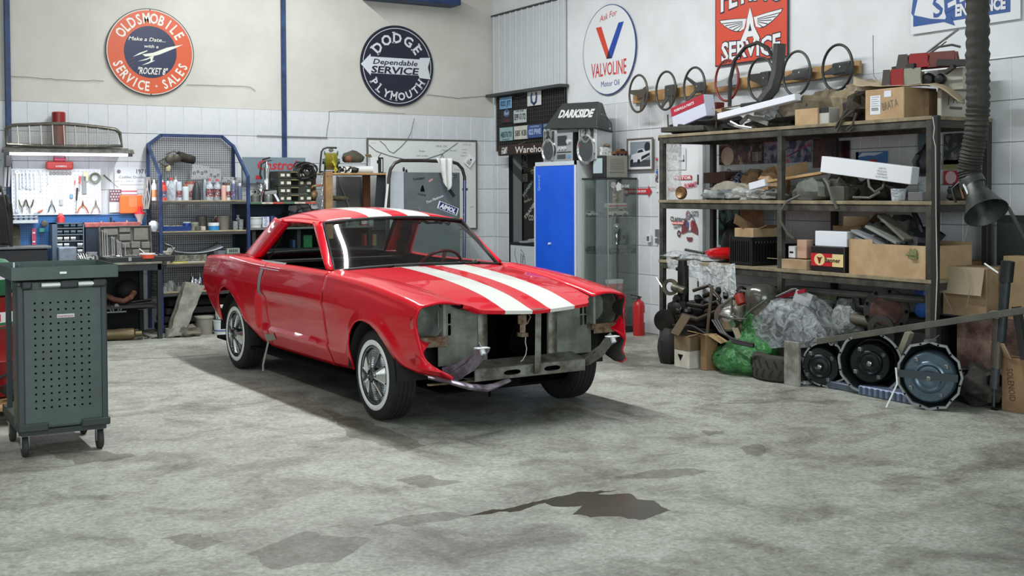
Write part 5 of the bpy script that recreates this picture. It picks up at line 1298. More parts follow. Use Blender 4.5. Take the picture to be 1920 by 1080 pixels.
# chrome extinguisher
p,w,h=spot(494,303,507,350,'y',-.40);t=thing('fire_extinguisher','polished chrome fire extinguisher with a black hose in front of the blue grey sign','fire extinguisher',p);t.location.z=p.z;hh=h
sub(t,MB().lathe([(w*.5,-.03),(w*.5,h*.72),(w*.35,h*.86),(w*.16,h*.92),(w*.16,h)],(0,0,0),n=20),'cylinder',m_chrome,40)
sub(t,MB().bar((-.05,0,h+.02),(.04,0,h+.045),.012,.02).bar((-.02,0,h),(.06,0,h+.015),.012,.012),'valve_lever',M('3b3d3c',.4,.5));sub(t,MB().tube([(-.01,0,h),(-.07,-.02,h*.9),(-.085,-.02,h*.5),(-.07,-.03,h*.3)],.011,8),'hose',M('1b1b1b',.6),60)
mesh_thing(MB().bx(-.09,.12,-.05,.08,0,t.location.z-.03-1.405),'dark_stand',m_dirt,'dark block under the chrome extinguisher','block',V((t.location.x,-.40,1.405)),bevel=.01)
p,w,h=spot(507,310,521,350,'y',-.30,1.405);round_thing('black_filter','black cylinder standing right of the chrome extinguisher','cylinder',p,[(w/2,0),(w/2,h),(w*.4,h*1.02)],M('1f201e',.5))
p,w,h=spot(470,350,486,374,'y',-.50,1.405);t=round_thing('spray_gun_cup','grey spray cup with a gun top beside the blue cage post','spray gun',p,[(w*.5,0),(w*.52,h*.5),(w*.3,h*.62),(w*.1,h*.66)],M('6d6f66',.45,.4));sub(t,MB().bar((0,0,h*.6),(0,0,h),.02,.02).bar((-.03,0,h*.8),(.04,0,h*.8),.02,.02),'gun_head',M('7c7f7a',.4,.6))
p,w,h=spot(484,334,495,372,'y',-.48,1.405);t=round_thing('spray_bottle','slim chrome canister with a trigger top','canister',p,[(w*.3,0),(w*.32,h*.3),(w*.5,h*.4),(w*.48,h*.82),(w*.25,h*.9)],m_chrome);sub(t,MB().bar((-.05,0,h*.97),(.02,0,h*.9),.012,.012),'trigger',M('33363a',.4))
p,w,h=spot(492,350,514,373,'y',-.50,1.405);t=round_thing('paint_gun','silver paint gun with a jar lying at the front of the green and red shelf','spray gun',p,[(w*.36,0),(w*.38,h*.5),(w*.3,h*.6)],M('6b6d68',.4,.5));sub(t,MB().bar((-.05,-.02,h*.7),(.09,-.02,h*.8),.035,.04).bar((.06,-.02,h*.75),(.11,-.04,h*.02),.025,.03),'gun_body',M('c4c7c8',.3,.8),bevel=.005)
# drawer organiser
t=thing('drawer_organiser','black four tier parts organiser with pale labels and brass handles','organiser',on(552,373,'y',-.50));t.location.z=1.407
a=on(522,345,'y',-.5).x-t.location.x;b=on(584,345,'y',-.5).x-t.location.x;hh=(on(552,320,'y',-.5).z-1.407)
for j in range(4):
 z0=hh*j/4;z1=hh*(j+1)/4-.004
 q=sub(t,MB().bx(a,b,0,.28,z0,z1),'tier',M('34382f',.5),bevel=.004)
 sub(q,MB().bx((a+b)/2-.045,(a+b)/2+.035,-.004,.0,z0+.012,z1-.018).bx((a+b)/2-.045,(a+b)/2+.035,-.002,.0,z0+.012,z1-.012),'handle_recess',m_black);sub(q,MB().bx((a+b)/2-.05,(a+b)/2+.04,-.012,0,z1-.018,z1-.010),'brass_handle',M('a3915c',.4,.4))
 for i,u in enumerate((.07,.25,.66,.86)):
  if(i+j*3)%7==5:continue
  sub(q,MB().bx(a+u*(b-a),a+(u+(.12 if(i+j)%2 else .09))*(b-a),-.003,0,z0+.022,z0+.052),'paper_label',M('d3d2c0',.6))
p=on(574,322,'y',-.48);mb=MB()
for i in range(16):
 a_=random.uniform(0,6);r=.10+random.uniform(-.03,.035);e1=V((math.cos(a_),math.sin(a_)*.4,random.uniform(-.4,.4))).normalized();e2=V((0,.25,1)).normalized();c=V((random.uniform(-.02,.02),random.uniform(-.05,.05),random.uniform(-.02,.02)))
 mb.tube([c+e1*r*1.2*math.cos(2*PI*k/16)+e2*r*.8*math.sin(2*PI*k/16)for k in range(16)],.0085,5,closed=True)
mesh_thing(mb,'cable_coil',M('191918',.5),'tangled coil of black cable hanging over the corner of the organiser','cable',p,smooth=60)
# cable reel
t=thing('cable_reel','green cable reel wound with yellow cable on a black tube stand','cable reel',on(621,322,'y',-.52));t.location.z=1.734
ax=V((.93,-.36,0));R=.122
for s,m_ in((-.075,'big'),(.075,'b')):sub(t,MB().lathe([(.03,-.004),(R,-.006),(R,.006),(.03,.004)],V((0,0,R+.01))+ax*s,ax,n=28),'green_disc',M('1c4a37',.3),40)
mb=MB()
for i in range(9):
 for k in range(2):mb.lathe([(.088+k*.012-.006,-.0065),(.094+k*.012,0),(.088+k*.012-.006,.0065)],V((0,0,R+.01))+ax*(-.062+i*.0155),ax,24,0,False)
sub(t,mb,'yellow_cable',M('a49a35',.5,nz=.3,ns=30),60)
sub(t,MB().cyl(V((0,0,R+.01))-ax*.1,V((0,0,R+.01))+ax*.1,.03,n=14),'drum_hub',M('2a3a33',.4),40)
sub(t,MB().tube([V((-.15,-.02,.0)),V((-.135,-.02,.15)),V((-.125,-.02,.24)),V((-.10,-.02,.275)),V((-.06,-.03,.29)),V((.05,-.05,.288))],.011,8).tube([V((-.15,-.02,.01)),V((.14,.05,.01))],.011,8),'tube_stand',M('16201e',.45),60)
sub(t,MB().blob((0,0,.262),(.03,.03,.022),10),'crank_knob',M('8d8b80',.5),60)
mb=MB()
for i in range(5):mb.tube([(-.02+i*.008,-.06,.2),(.02-i*.012,-.1,.12),(.0+i*.01,-.10,.03),(.02,-.09,-.02+i*.02)],.006,5)
sub(t,mb,'loose_cable',M('b3a83c',.5),60)
# camera bag like hat, camo box, roll, white box, black bottle
mb=MB();p,w,h=spot(640,292,682,313,'y',-.40,1.86);mb.blob((0,0,h*.3),(w*.5,.10,h*.75),14,.12,2,3,flat=0);o=mesh_thing(mb,'cloth_cap',M('4d4b3e',.85,nz=.3),'olive cloth cap lying on top of the paper roll','cap',p,smooth=60);sub(o,MB().blob((-w*.28,-.06,h*.3),(w*.18,.05,h*.35),10,.1),'brown_patch',M('754a30',.8),60)
p,w,h=spot(636,311,656,323,'y',-.60,1.734);mesh_thing(MB().bx(-w*.55,w*.55,-.05,.05,0,h),'patterned_box',pic('camo',['1c1d1c','1c1d1c','dcdcd4','dcdcd4'],16,pos=[.3,.48,.5,.7]),'black and white patterned box beside the cable reel','box',p,bevel=.003)
p,w,h=spot(656,311,673,322,'y',-.56,1.734);mesh_thing(MB().blob((0,0,h*.5),(w*.5,.06,h*.5),12,.2,3,2,flat=0),'black_strap',M('1e1f1f',.6),'black looped strap between the patterned box and the paper roll','strap',p,smooth=60)
p=on(696,319,'y',-.5);p.z=1.734+.042;t=thing('paper_roll','thick white paper roll lying on the wooden shelf','roll',p)
sub(t,MB().lathe([(.016,.02),(.042,.02),(.042,-.30),(.016,-.30)],(0,0,0),(.95,-.3,0),n=20),'roll_body',M('c9cccb',.7),40);sub(t,MB().lathe([(.0,.018),(.018,.018)],(0,0,0),(.95,-.3,0),n=14),'roll_core',M('3a2f22',.8))
t=thing('white_carton','tall white carton with open top flaps on the wooden shelf','carton',spot(693,293,709,323,'y',-.36,1.734)[0]);p,w,h=spot(693,293,709,323,'y',-.36,1.734);w/=.9
sub(t,MB().bx(-w/2,w/2,-.04,.05,0,h),'carton_body',M('d3d7d9',.6),bevel=.003);sub(t,MB().bar((-w/2,0,h),(-w/2-.03,-.02,h+.035),.08,.003).bar((w/2,0,h),(w/2+.03,-.02,h+.05),.06,.003),'flap',m_card);sub(t,MB().bx(w*.2,w*.32,-.0415,-.04,h*.62,h*.82),'printed_mark',m_black)
p,w,h=spot(709,293,719,323,'y',-.42,1.734);t=round_thing('black_bottle','slim black bottle with a vertical white stripe at the end of the shelf','bottle',p,[(w/2,0),(w/2,h)],M('141414',.4));sub(t,MB().bx(-.006,.006,-w*.52,-w*.5,h*.1,h*.9),'white_stripe',m_white)
# under the wooden shelf
bottle('tin',677,371,690,388,'y',-.45,1.12,'b2333a','d5d8da',pic('rl',['b2333a','e2e3e1','2a2a2a'],30),'red and white printed tin under the wooden shelf',cat='tin')
bucket(689,367,704,388,'y',-.40,1.12,'b9bcb8','small dusty white bucket right of the red printed tin')
p,w,h=spot(654,362,674,388,'y',-.42,1.12);t=round_thing('glass_jar','large glass jar full of bits with a white cross shaped top','jar',p,[(w/2,0),(w/2,h*.75),(w*.35,h*.9)],film('9a9a94',.4));sub(t,MB().bar((-w*.5,0,h),(w*.5,0,h),.02,.01).bar((0,0,h*.5),(0,0,h),.015,.015),'white_cross',m_white)
t=crate_box('dark_drawer_box','dark red box with two pale labels beside the timber post','box',spot(622,374,640,388,'y',-.55,1.12)[0],.17,.14,.115,M('2a1518',.6))
for x in(-.045,.045):sub(t,MB().bx(x-.02,x+.02,-.0715,-.07,.06,.09),'paper_label',M('c9c7b4',.6))
p,w,h=spot(640,365,654,388,'y',-.48,1.12);round_thing('clear_cup','tall clear plastic cup beside the dark red box','cup',p,[(w*.4,0),(w/2,h),(w*.48,h),(w*.38,.01)],film('a7adad',.55))
mb=MB();p=on(588,370,'y',-.45);mb.blob((0,0,0),(.05,.06,.05),10,.2).tube([(-.08,0,.04),(-.02,-.04,.10),(.10,-.03,.11)],.015,6);mesh_thing(mb,'sand_shoe',pic('ss',['b5532c','6e6a40','8c8558'],12),'orange and olive work glove by the foot of the timber post','glove',p+V((0,0,.03)),smooth=60)
mb=MB();p=on(632,360,'y',-.5);mb.blob((0,0,0),(.12,.08,.03),12,.25,3,6);mesh_thing(mb,'work_glove',M('5b553f',.85,nz=.4),'flat dirty glove lying right behind the timber post','glove',p-V((0,0,.07)),smooth=60)
# below the striped shelf
t=bucket(466,396,491,415,'y',-.50,1.122,'d9dddd','white tub with lid and dark specks below the striped shelf',lid='e3e5e5',lab='c4cbd0')
p,w,h=spot(490,396,503,416,'y',-.50,1.122);t=crate_box('white_pack','white pack with blue drawings below the striped shelf','pack',p,w,.09,h,M('d6dce2',.5));mb=MB()
for i in range(3):mb.prism(circ(.016,12),(V((-.008+.008*(i%2),-.0452,.03+i*.04)),V((1,0,0)),V((0,0,1)),V((0,-1,0))),0,.001,0,[circ(.010,12)[::-1]])
sub(t,mb,'blue_print',M('3b57a4',.5))
bottle('tin',503,393,517,414,'y',-.42,1.122,'24396f','2d4788',None,'dark blue tin right of the white pack',cat='tin')
mb=MB()
for i in range(5):mb.blob((-.10+i*.06,(i%2)*.05,.02+.02*(i%3)),(.06,.06,.04),10,.35,3,i)
p=on(566,396,'y',-.4);mesh_thing(mb,'crumpled_papers',M('9fa0a2',.8,nz=.3,ns=9),'crumpled grey and pink papers under the right end of the striped shelf','papers',V((p.x,-.4,1.30)),smooth=60)
mesh_thing(MB().bx(-.2,.2,-.12,.12,0,.16),'dark_case',M('22262a',.6),'dark case under the crumpled papers','case',V((p.x,-.4,1.122)),bevel=.01)
# things seen through the car windows, standing on the lower counter
for x0,y0,x1,y1,c,lb in((566,440,583,463,'2f7a4a','green patterned carton seen through the car side window'),(546,448,556,463,'36547e','blue canister seen through the car side window'),(680,424,697,446,'b23c38','red pot seen through the windshield'),(695,424,703,445,'b59a5c','tan carton beside the red pot seen through the windshield')):
 p,w,h=spot(x0,y0,x1,y1,'y',-.45);
 if y1>450:p.z=.88
 o=mesh_thing(MB().bx(-w/2,w/2,-.05,.05,0,h),'carton',pic('c'+c,[c,c,'c9c7b0'],18,pos=[.3,.6,.75]),lb,'carton',V((p.x,p.y,.882)),bevel=.003)
# thin rail, wires and cable on the wall
mesh_thing(MB().bar(on(482,254.5,'y',-.012),on(614,258,'y',-.012),.006,.014),'wall_rail',M('8b8d90',.4,.6),'thin metal rail fixed to the tiles beside the blue post','rail')
mb=MB();mb.tube([on(x,y,'y',-.008)for x,y in((617,209),(617,225),(614,240),(612,256))],.003,4).tube([on(617,209,'y',-.008),on(640,207,'y',-.008),on(760,213,'y',-.008)],.0022,4)
mesh_thing(mb,'wall_cable',M('5a5a58',.7),'thin cable running down the tiles above the cable reel','cable')
mb=MB();mb.tube([on(x,y,'y',-.035)for x,y in((777,222),(771,248),(763,263),(752,275),(738,287),(729,283),(722,272),(712,264))],.004,5).tube([on(x,y,'y',-.035)for x,y in((692,272),(705,283),(730,292),(760,299),(800,298),(830,288),(858,268))],.004,5).tube([on(x,y,'y',-.035)for x,y in((830,287),(826,296),(829,303),(832,296),(829,288))],.004,5)
mesh_thing(mb,'loose_wire',M('57595a',.6),'loose grey wires drooping across the white board','wire',smooth=60)
# white board
o,w,h,fr=board_at(690,263,893,430,-.03,'whiteboard',M('d3d7d4',.3),'large white board with faint handwriting hanging on the tiles','whiteboard',th=.015)
h0=h
for(x0,x1,y0,y1)in((-w/2-.012,w/2+.012,h/2-.006,h/2+.016),(-w/2-.012,w/2+.012,-h/2-.016,-h/2+.006),(-w/2-.014,-w/2+.008,-h/2,h/2),(w/2-.008,w/2+.014,-h/2,h/2)):
 sub(o,MB().bx(x0,x1,-.008,.012,y0,y1),'frame_bar',M('6f7068',.4,.5),bevel=.002)
def bpt(x,y):q=on(x,y,'y',-.03);return(q.x-o.location.x,q.z-o.location.z)
mb=MB();mr=MB()
for(x,y,s,t_,c)in((828,274,.028,'URAL OIL',0),(790,283,.024,'- Nissan',0),(842,282,.024,'( Mazda  Honda )',0),(792,292,.022,'Golf  oil filter',0),(700,268,.012,'work list',0),(875,271,.022,'AVTO 22',1),(871,280,.02,'mirror',1),(871,286,.02,'brake',1),(870,292,.02,'CHEVY 1',1),(858,318,.02,'1 0  pump',0),(872,336,.018,'belt',0),(884,388,.018,'0120',0)):
 u,v=bpt(x,y);text(mr if c else mb,t_,frame_at(fr,u,v),s,shear=.25)
sub(o,mb,'handwriting',M('4f5452',.6));sub(o,mr,'red_handwriting',M('8d5a60',.6))
o2=mesh_thing(MB().bx(-.055,.055,0,.012,-.07,.07),'pinned_note',M('e2e3e1',.6),'white note pinned askew with a blue magnet on the right of the white board','note',on(881,302,'y',-.055));o2.rotation_euler=(0,math.radians(38),0)
sub(o2,MB().cyl((.0,-.008,.02),(.0,0,.02),.012,n=12),'blue_magnet',M('20304e',.4));sub(o2,MB().bx(-.03,.03,-.002,0,-.05,.0),'grey_print',M('a7a9a7',.6))
# tubular trolley with the sticker cabinet on it
YT=-1.0
def T_(x,y,Y=YT):return on(x,y,'y',Y)
t=thing('tubular_rack','tall bent steel tube rack behind the car roof','rack',T_(795,560));O_=V(t.location)
def Lr(x,y,Y=YT):return T_(x,y,Y)-O_
gz=lambda q:V((q.x,q.y,-O_.z));mb=MB();mb.tube([gz(Lr(727,470)),Lr(727,470),Lr(728,400),Lr(729,335),Lr(732,318),Lr(740,306),Lr(752,301),Lr(790,301),Lr(845,303),Lr(858,307),Lr(867,317),Lr(871,332),Lr(871,400),Lr(870,500),gz(Lr(870,500))],.020,8)
sub(t,mb,'bent_tube',M('4a453c',.35,.6,nz=.3,ns=20),60)
sub(t,MB().bar(Lr(871,338,YT-.03),Lr(870,520,YT-.03),.012,.012),'chrome_strip',m_chrome);sub(t,MB().bar(Lr(727,345,YT-.03),Lr(722,395,YT-.03),.02,.02),'white_strip',m_white)
sub(t,MB().bar(Lr(868,355),Lr(876,355),.03,.03),'clamp',M('3c3d3b',.5));sub(t,MB().bar(Lr(871,337),Lr(874,337),.02,.01),'clip',m_steel)
t=thing('sticker_cabinet','grey metal cabinet covered in stickers inside the tubular rack','cabinet',T_(797,560,YT+.05));t.location.z=.05
a=T_(762,400,YT).x-t.location.x;b=T_(868,400,YT).x-t.location.x;a0=T_(729,400,YT).x-t.location.x;z1=T_(800,323,YT).z-.05
sub(t,MB().bx(a,b,.02,.55,-.05,z1),'cabinet_body',M('66706f',.45,nz=.12,ns=3,c2='5b6463'),bevel=.006);sub(t,MB().bx(a0,a-.004,.0,.03,.2,z1+.01),'pale_panel',M('b9c2c4',.45,nz=.1),bevel=.004)
fr=(V((0,.0195,0)),V((1,0,0)),V((0,0,1)),V((0,-1,0)))
def S_(x,y):q=T_(x,y,YT+.07);return(q.x-t.location.x,q.z-.05)
k=(T_(797,360)-CAM).dot(FWD)/F_
def sticker(parent,x,y,txt,w,sz,col,bg=None,rot=0,frr=None,pos=None,bold=.03,name='sticker',pad=.006,shear=0):
 u,v=pos or S_(x,y);f=frame_at(frr or fr,u,v,0,math.radians(rot));q=None
 if bg:mb=MB();mb.prism([(-w/2-pad,-sz/2-pad),(w/2+pad,-sz/2-pad),(w/2+pad,sz/2+pad),(-w/2-pad,sz/2+pad)],f,.0005,.0015);q=sub(parent,mb,name,bg if not isinstance(bg,str)else M(bg,.5))
 if txt:mb=MB();text(mb,txt,f,sz,w=w,bold=bold,d=.002 if bg else .0012,shear=shear);sub(q or parent,mb,'sticker_lettering' if bg else name,col if not isinstance(col,str)else M(col,.5))
 return q
sticker(t,785,334.5,'TurboJapan',.155,.03,'1b1c1c',rot=8)
sticker(t,807.5,338,'Cooper',.05,.014,'c9a3a6',bg='c78a90',rot=30,pad=.003)
sticker(t,850,331,'ZERO',.08,.02,'8a8f8f',bg='202222',rot=8)
sticker(t,791,365,'CXXX',.11,.022,'0f1010',rot=-12)
sticker(t,815,373,'Too Platinum',.24,.03,'c9cccc',rot=20,shear=.3)
sticker(t,845,359,'OFF ROAD',.13,.02,'3c3f3e',bg='151616',rot=-52,pad=.01)
q=sticker(t,840,390.5,None,.262,.075,'ffffff',bg='e3e5e6',rot=-20,pad=.008);sticker(t,840,390.5,'AIMOL',.22,.055,'e3e5e6',bg='1f2d63',rot=-20,pad=.012,frr=frame_at(fr,0,0,.0015),pos=S_(840,390.5),bold=.05,shear=.15)
sticker(t,780,392,'ROYAL',.10,.02,'2a3040',bg='7a8088',rot=-8,pad=.004)
mb=MB();u,v=S_(792,354);f=frame_at(fr,u,v,.001);mb.prism([(-.028,-.03),(.03,-.034),(.022,0),(.012,.035),(0,.045),(-.012,.028),(-.02,.005)],f,0,.001);sub(t,mb,'dark_emblem',m_black)
mb=MB()
for x,y,r in((757,318,.02),(732,316,.014),(762,322,.02)):p=T_(x,y,-.9);mb.blob(p-O_,(r*.7,.02,r*1.6),8)
o=mesh_thing(mb,'wing_nuts',M('1d1d1c',.5),'dark knobs standing on top of the pale panel','knobs',O_,smooth=60);stuff(o)
# white rag over the tube
mb=MB();p0=T_(830,300,YT-.03)
def rag(u,v):
 x=-.10+.20*u;z=.02-.36*v*(.55+.5*math.sin(u*PI*.9+.2));y=-.025-.02*math.sin(u*14+v*4)-.02*v;x=x*(1-.35*v)+.05*v
 return V((x,y,z))
mb.sheet(rag,18,14);mesh_thing(mb,'white_rag',M('cfd2cc',.85,nz=.1),'white rag hung over the top of the tubular rack','rag',p0,smooth=60,solid=.006)
# dark boards leaning left of the rack
mb=MB();mb.prism([(-.08,0),(.07,0),(.085,.62),(-.02,.60)],(V((0,0,0)),V((1,0,0)),V((0,.05,1)).normalized(),V((0,-1,0))),0,.02);p=on(712,388,'y',-.62);mesh_thing(mb,'dark_board',M('2e3234',.5),'dark grey board leaning beside the tubular rack','board',V((p.x,-.62,1.122)),bevel=.002)
p=on(692,350,'y',-.1)
# ================================================================ store room corner
def bxR(x0,xm,x1,y0,y1,X,z=None,d=None):
 """box seen against the right wall: far edge x0, near vertical edge xm, far end of the near side x1, on plane x=X. returns base centre, width(y), depth(x), height"""
 ym=(y0+y1)/2;n=on(xm,ym,'x',X);f=on(x0,ym,'x',X);zb_=on(xm,y1,'x',X).z;zt_=on(xm,y0,'x',X).z
 if d is None:d=on(x1,ym,'y',n.y).x-X
 h=zt_-zb_
 return V((X+d/2,(n.y+f.y)/2,zb_ if z is None else z)),f.y-n.y,d,h
def FX(w,d,h):return(V((-d/2,0,h/2)),V((0,-1,0)),V((0,0,1)),V((-1,0,0)))  # front face (towards the room)
def FY(w,d,h):return(V((0,-w/2,h/2)),V((1,0,0)),V((0,0,1)),V((0,-1,0)))  # near side face
def rbox(name,label,cat,x0,xm,x1,y0,y1,X,mat,z=None,d=None,bevel=.004,seg=1):
 p,w,dd,h=bxR(x0,xm,x1,y0,y1,X,z,d)
 o=mesh_thing(MB().bx(-dd/2,dd/2,-w/2,w/2,0,h),name,mat,label,cat,p,bevel=bevel,seg=seg)
 return o,w,dd,h
t=thing('cladding','white corrugated metal cladding over the store room opening','cladding',(-.024,-.066,2.764))
for i in range(12):
 y=-.138*i;sub(t,MB().bx(-.012,.02,y-.134,y,0,1.0).bx(-.026,-.012,y-.040,y-.012,0,1.0),'cladding_panel',M('c2c8ca',.45,nz=.05,ns=3),bevel=.003)
sub(t,MB().bx(-.03,.024,-1.67,.03,1.0,1.02),'edge_trim',M('3c4040',.6));sub(t,MB().bx(-.10,.024,-1.69,.05,-.035,0),'edge_trim',M('3c4040',.6))
t=thing('mesh_panel','dark wire mesh panel above the store room opening','mesh panel',(-.035,-.12,2.03))
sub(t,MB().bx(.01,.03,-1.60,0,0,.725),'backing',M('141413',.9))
stuff(sub(t,grid((0,-1.60,0),(0,1,0),(0,0,1),1.6,.72,.05,.003),'wire_mesh',M('54534e',.6,.3)))
def plate(x0,y0,x1,y1,col,txt,tcol,label,X=-.045,cat='number plate',bot=None,border=None,rows=None):
 a=on(x0,(y0+y1)/2,'x',X);b=on(x1,(y0+y1)/2,'x',X);z1=on((x0+x1)/2,y0,'x',X).z;z0=on((x0+x1)/2,y1,'x',X).z;w=a.y-b.y;h=z1-z0
 o=mesh_thing(MB().bx(-.003,0,-w/2,w/2,-h/2,h/2),'plate',col if not isinstance(col,str)else M(col,.45,nz=.15,ns=9),label,cat,V((X,(a.y+b.y)/2,(z0+z1)/2)),bevel=.001)
 fr=(V((-.0035,0,0)),V((0,-1,0)),V((0,0,1)),V((-1,0,0)))
 mb=MB()
 if txt:text(mb,txt,frame_at(fr,0,-h*.02),h*.42,w=w*.82,bold=.03)
 if bot:text(mb,bot,frame_at(fr,0,-h*.40),h*.11,w=w*.5,bold=.02)
 if rows:text(mb,rows,frame_at(fr,0,h*.38),h*.12,w=w*.6,bold=.02)
 if mb.v:sub(o,mb,'plate_lettering',M(tcol,.5))
 if border:
  mb=MB()
  for a_,b_,c_,d_ in((-.5,.5,.46,.5),(-.5,.5,-.5,-.46),(-.5,-.475,-.5,.5),(.475,.5,-.5,.5)):quad(mb,fr,a_*w,b_*w,c_*h,d_*h,.001)
  sub(o,mb,'plate_border',M(border,.5))
 return o,w,h,fr
plate(937,182,960,204,'6fa3c8','022 JIT','1f3450','light blue number plate at the top left of the mesh')
plate(963,205,988,231,'b9c2c2','EPP-5172','2b3335','white number plate EPP in the middle row with a dark frame',rows='NEW YORK',border='3a4144')
plate(937,239,962,264,'8fb0ad','48576T0','29474a','green tinted number plate at the left of the lower row',bot='PUBLIC')
plate(964,236,990,261,'c9c8bc','585 KBI','3b3a33','cream number plate between the green and the dark blue one')
plate(989,234,1017,258,'2f4f8c','022 PWE','a9c0dd','dark blue number plate at the right of the lower row',rows='CALIFORNIA')
plate(1019,232,1034,256,'6a87a0','14','d5dde0','small blue plate half hidden by the black hood scoop')
o,w,h,fr=plate(989,171,1015,198,'d3d6d4',None,'20304c','white square plate with a dark blue horseshoe mark')
mb=MB();mb.tube([fr[0]+fr[1]*x+fr[2]*y for x,y in((-.045,.07),(-.062,.02),(-.05,-.04),(0,-.07),(.05,-.04),(.062,.02),(.045,.07))],[.010,.014,.016,.016,.016,.014,.010],6,sx=1);sub(o,mb,'horseshoe',M('22335a',.5))
o,w,h,fr=plate(939,206,962,230,'191312',None,'ffffff','black plaque with a blue oval car badge and a red line')
mb=MB();mb.prism(circ(.05,24,(0,.04),1.5),fr,0,.001);sub(o,mb,'oval_badge',M('35507a',.4));mb=MB();text(mb,'Ford',frame_at(fr,0,.04),.05,w=.10,shear=.3,d=.002);sub(o,mb,'badge_lettering',m_white);mb=MB();text(mb,'racing',frame_at(fr,0,-.05),.03,w=.12);sub(o,mb,'red_lettering',M('8e2f30',.5))
mesh_thing(MB().tube([on(x,y,'x',-.05)for x,y in((955,178),(972,184),(988,178))],.006,5),'loose_cable',M('2f3133',.6),'black cable sagging at the top of the mesh','cable',smooth=60)
# warehouse plank
a=on(935,283,'x',-.16);b=on(1030,273,'x',-.16)
t=mesh_thing(MB().bx(-.012,.012,-(a.y-b.y),0,-.065,.065),'name_board',M('3a251b',.7,nz=.4,ns=8,c2='241510'),'dark brown plank with white hand painted lettering and a checkered tag','sign',V((-.16,a.y,a.z)),bevel=.012)
fr=(V((-.0125,0,0)),V((0,-1,0)),V((0,0,1)),V((-1,0,0)))
mb=MB();text(mb,'Warehouse',frame_at(fr,.85,.0),.085,w=.86,bold=.01,shear=.05);sub(t,mb,'board_lettering',M('d9d7cf',.6))
mb=MB();mb.prism([(.09,-.045),(.23,-.035),(.24,.045),(.10,.04)],fr,0,.001);sub(t,mb,'checkered_tag',pic('chk',['1c1c1c','1c1c1c','dcdcd6','dcdcd6'],34,pos=[.3,.5,.51,.7]))
for y in(-.45,-1.1):sub(t,MB().tube([(0,y,.06),(.12,y,.10)],.003,4),'hanging_wire',M('6b6a66',.5))
# dark inner door with stickers, white fridge
t=mesh_thing(MB().bx(0,.04,-1.32,0,0,2.0),'store_door',M('2a2a27',.6,nz=.3,ns=5),'dark inner door covered in stickers inside the store room opening','door',V((.215,-.39,.02)))
fr=(V((-.001,0,0)),V((0,-1,0)),V((0,0,1)),V((-1,0,0)))
def DS(x,y):q=on(x,y,'x',.215);return(-(q.y+.39),q.z-.02)
for(x,y,txt,w,s,col,bg,rot)in((963,326,'TALON',.22,.05,'b5574c','5c2622',48),(981,334,'JACK',.20,.09,'6a6a66','a3a39b',4),(963,341,'LIBA',.20,.05,'b9b8b0','3a3935',30),(971,357,'SUCCO',.2,.05,'a5a49a','4a4945',-45),(990,353,'HONDA',.30,.045,'8c9a9c','33363a',40),(993,396,'TRAMP',.30,.05,'b5b3ab','3b3a36',38),(996,408,'CO',.12,.07,'b5b3ab','2b2b28',0),(965,372,'ROCK',.18,.07,'a7a083','393528',-20),(975,316,'Garage',.30,.05,'8b8c84',None,20),(983,305,'VIPS',.2,.05,'8d8d85',None,-30),(1000,322,'GT',.12,.06,'a5a066',None,0),(970,385,'DRIFT',.2,.04,'8d8d85',None,-30),(990,375,'turbo',.2,.035,'8d8d85',None,12),(975,346,'MX',.12,.04,'b9b8b0',None,30)):
 sticker(t,0,0,txt,w,s,col,bg=bg,rot=rot,frr=fr,pos=DS(x,y))
for(x,y,r,c)in((985,298,.06,'6f706b'),(960,318,.05,'52534f'),(987,372,.05,'4c4a42'),(968,402,.06,'1c1c1a'),(978,308,.04,'84857f')):
 u,v=DS(x,y);mb=MB();mb.prism(circ(r,20),frame_at(fr,u,v),0,.001,0,[circ(r*.6,16)[::-1]]);sub(t,mb,'round_sticker',M(c,.5))
o,w,d_,h=rbox('fridge','white fridge with a black top edge and scribbled drawing inside the store opening','fridge',957,1006,1010,458,560,-.10,M('c2cace',.45),z=.0,d=.5)
o.location.x=.04
hh=on(1006,462,'x',-.10).z
o.data=MB().bx(-.14,.14,-w/2,w/2,0,hh).build('f',M('c2cace',.45)).data;bpy.data.objects.remove(bpy.data.objects['f'])
sub(o,MB().bx(-.145,.14,-w/2,w/2+.02,hh,hh+.03),'top_edge',M('111212',.5))
mb=MB();fr=(V((-.141,0,0)),V((0,-1,0)),V((0,0,1)),V((-1,0,0)));pts=[fr[0]+fr[1]*x+fr[2]*y for x,y in((-.18,hh-.04),(-.2,hh-.12),(-.12,hh-.25),(-.02,hh-.31),(.05,hh-.22),(.02,hh-.10),(-.06,hh-.05))]
mb.tube(pts,.004,4).tube([fr[0]+fr[1]*x+fr[2]*y for x,y in((-.05,hh-.1),(-.06,hh-.3),(-.04,hh-.42),(-.07,hh-.52))],.004,4);text(mb,'Jeep',frame_at(fr,-.02,hh-.18,0,PI/2),.06);sub(o,mb,'scribble',M('3c4244',.6))
mb=MB();mb.bar((-.1,.1,0),(.0,-.2,.03),.04,.03).blob((0,-.05,.02),(.05,.12,.03),8,.3).blob((.05,.1,.02),(.04,.05,.02),8,.2)
mesh_thing(mb,'power_tool',M('a5abae',.4,.4),'pale power tool lying on top of the fridge','tool',o.location+V((-.02,.0,hh+.035)),smooth=60)
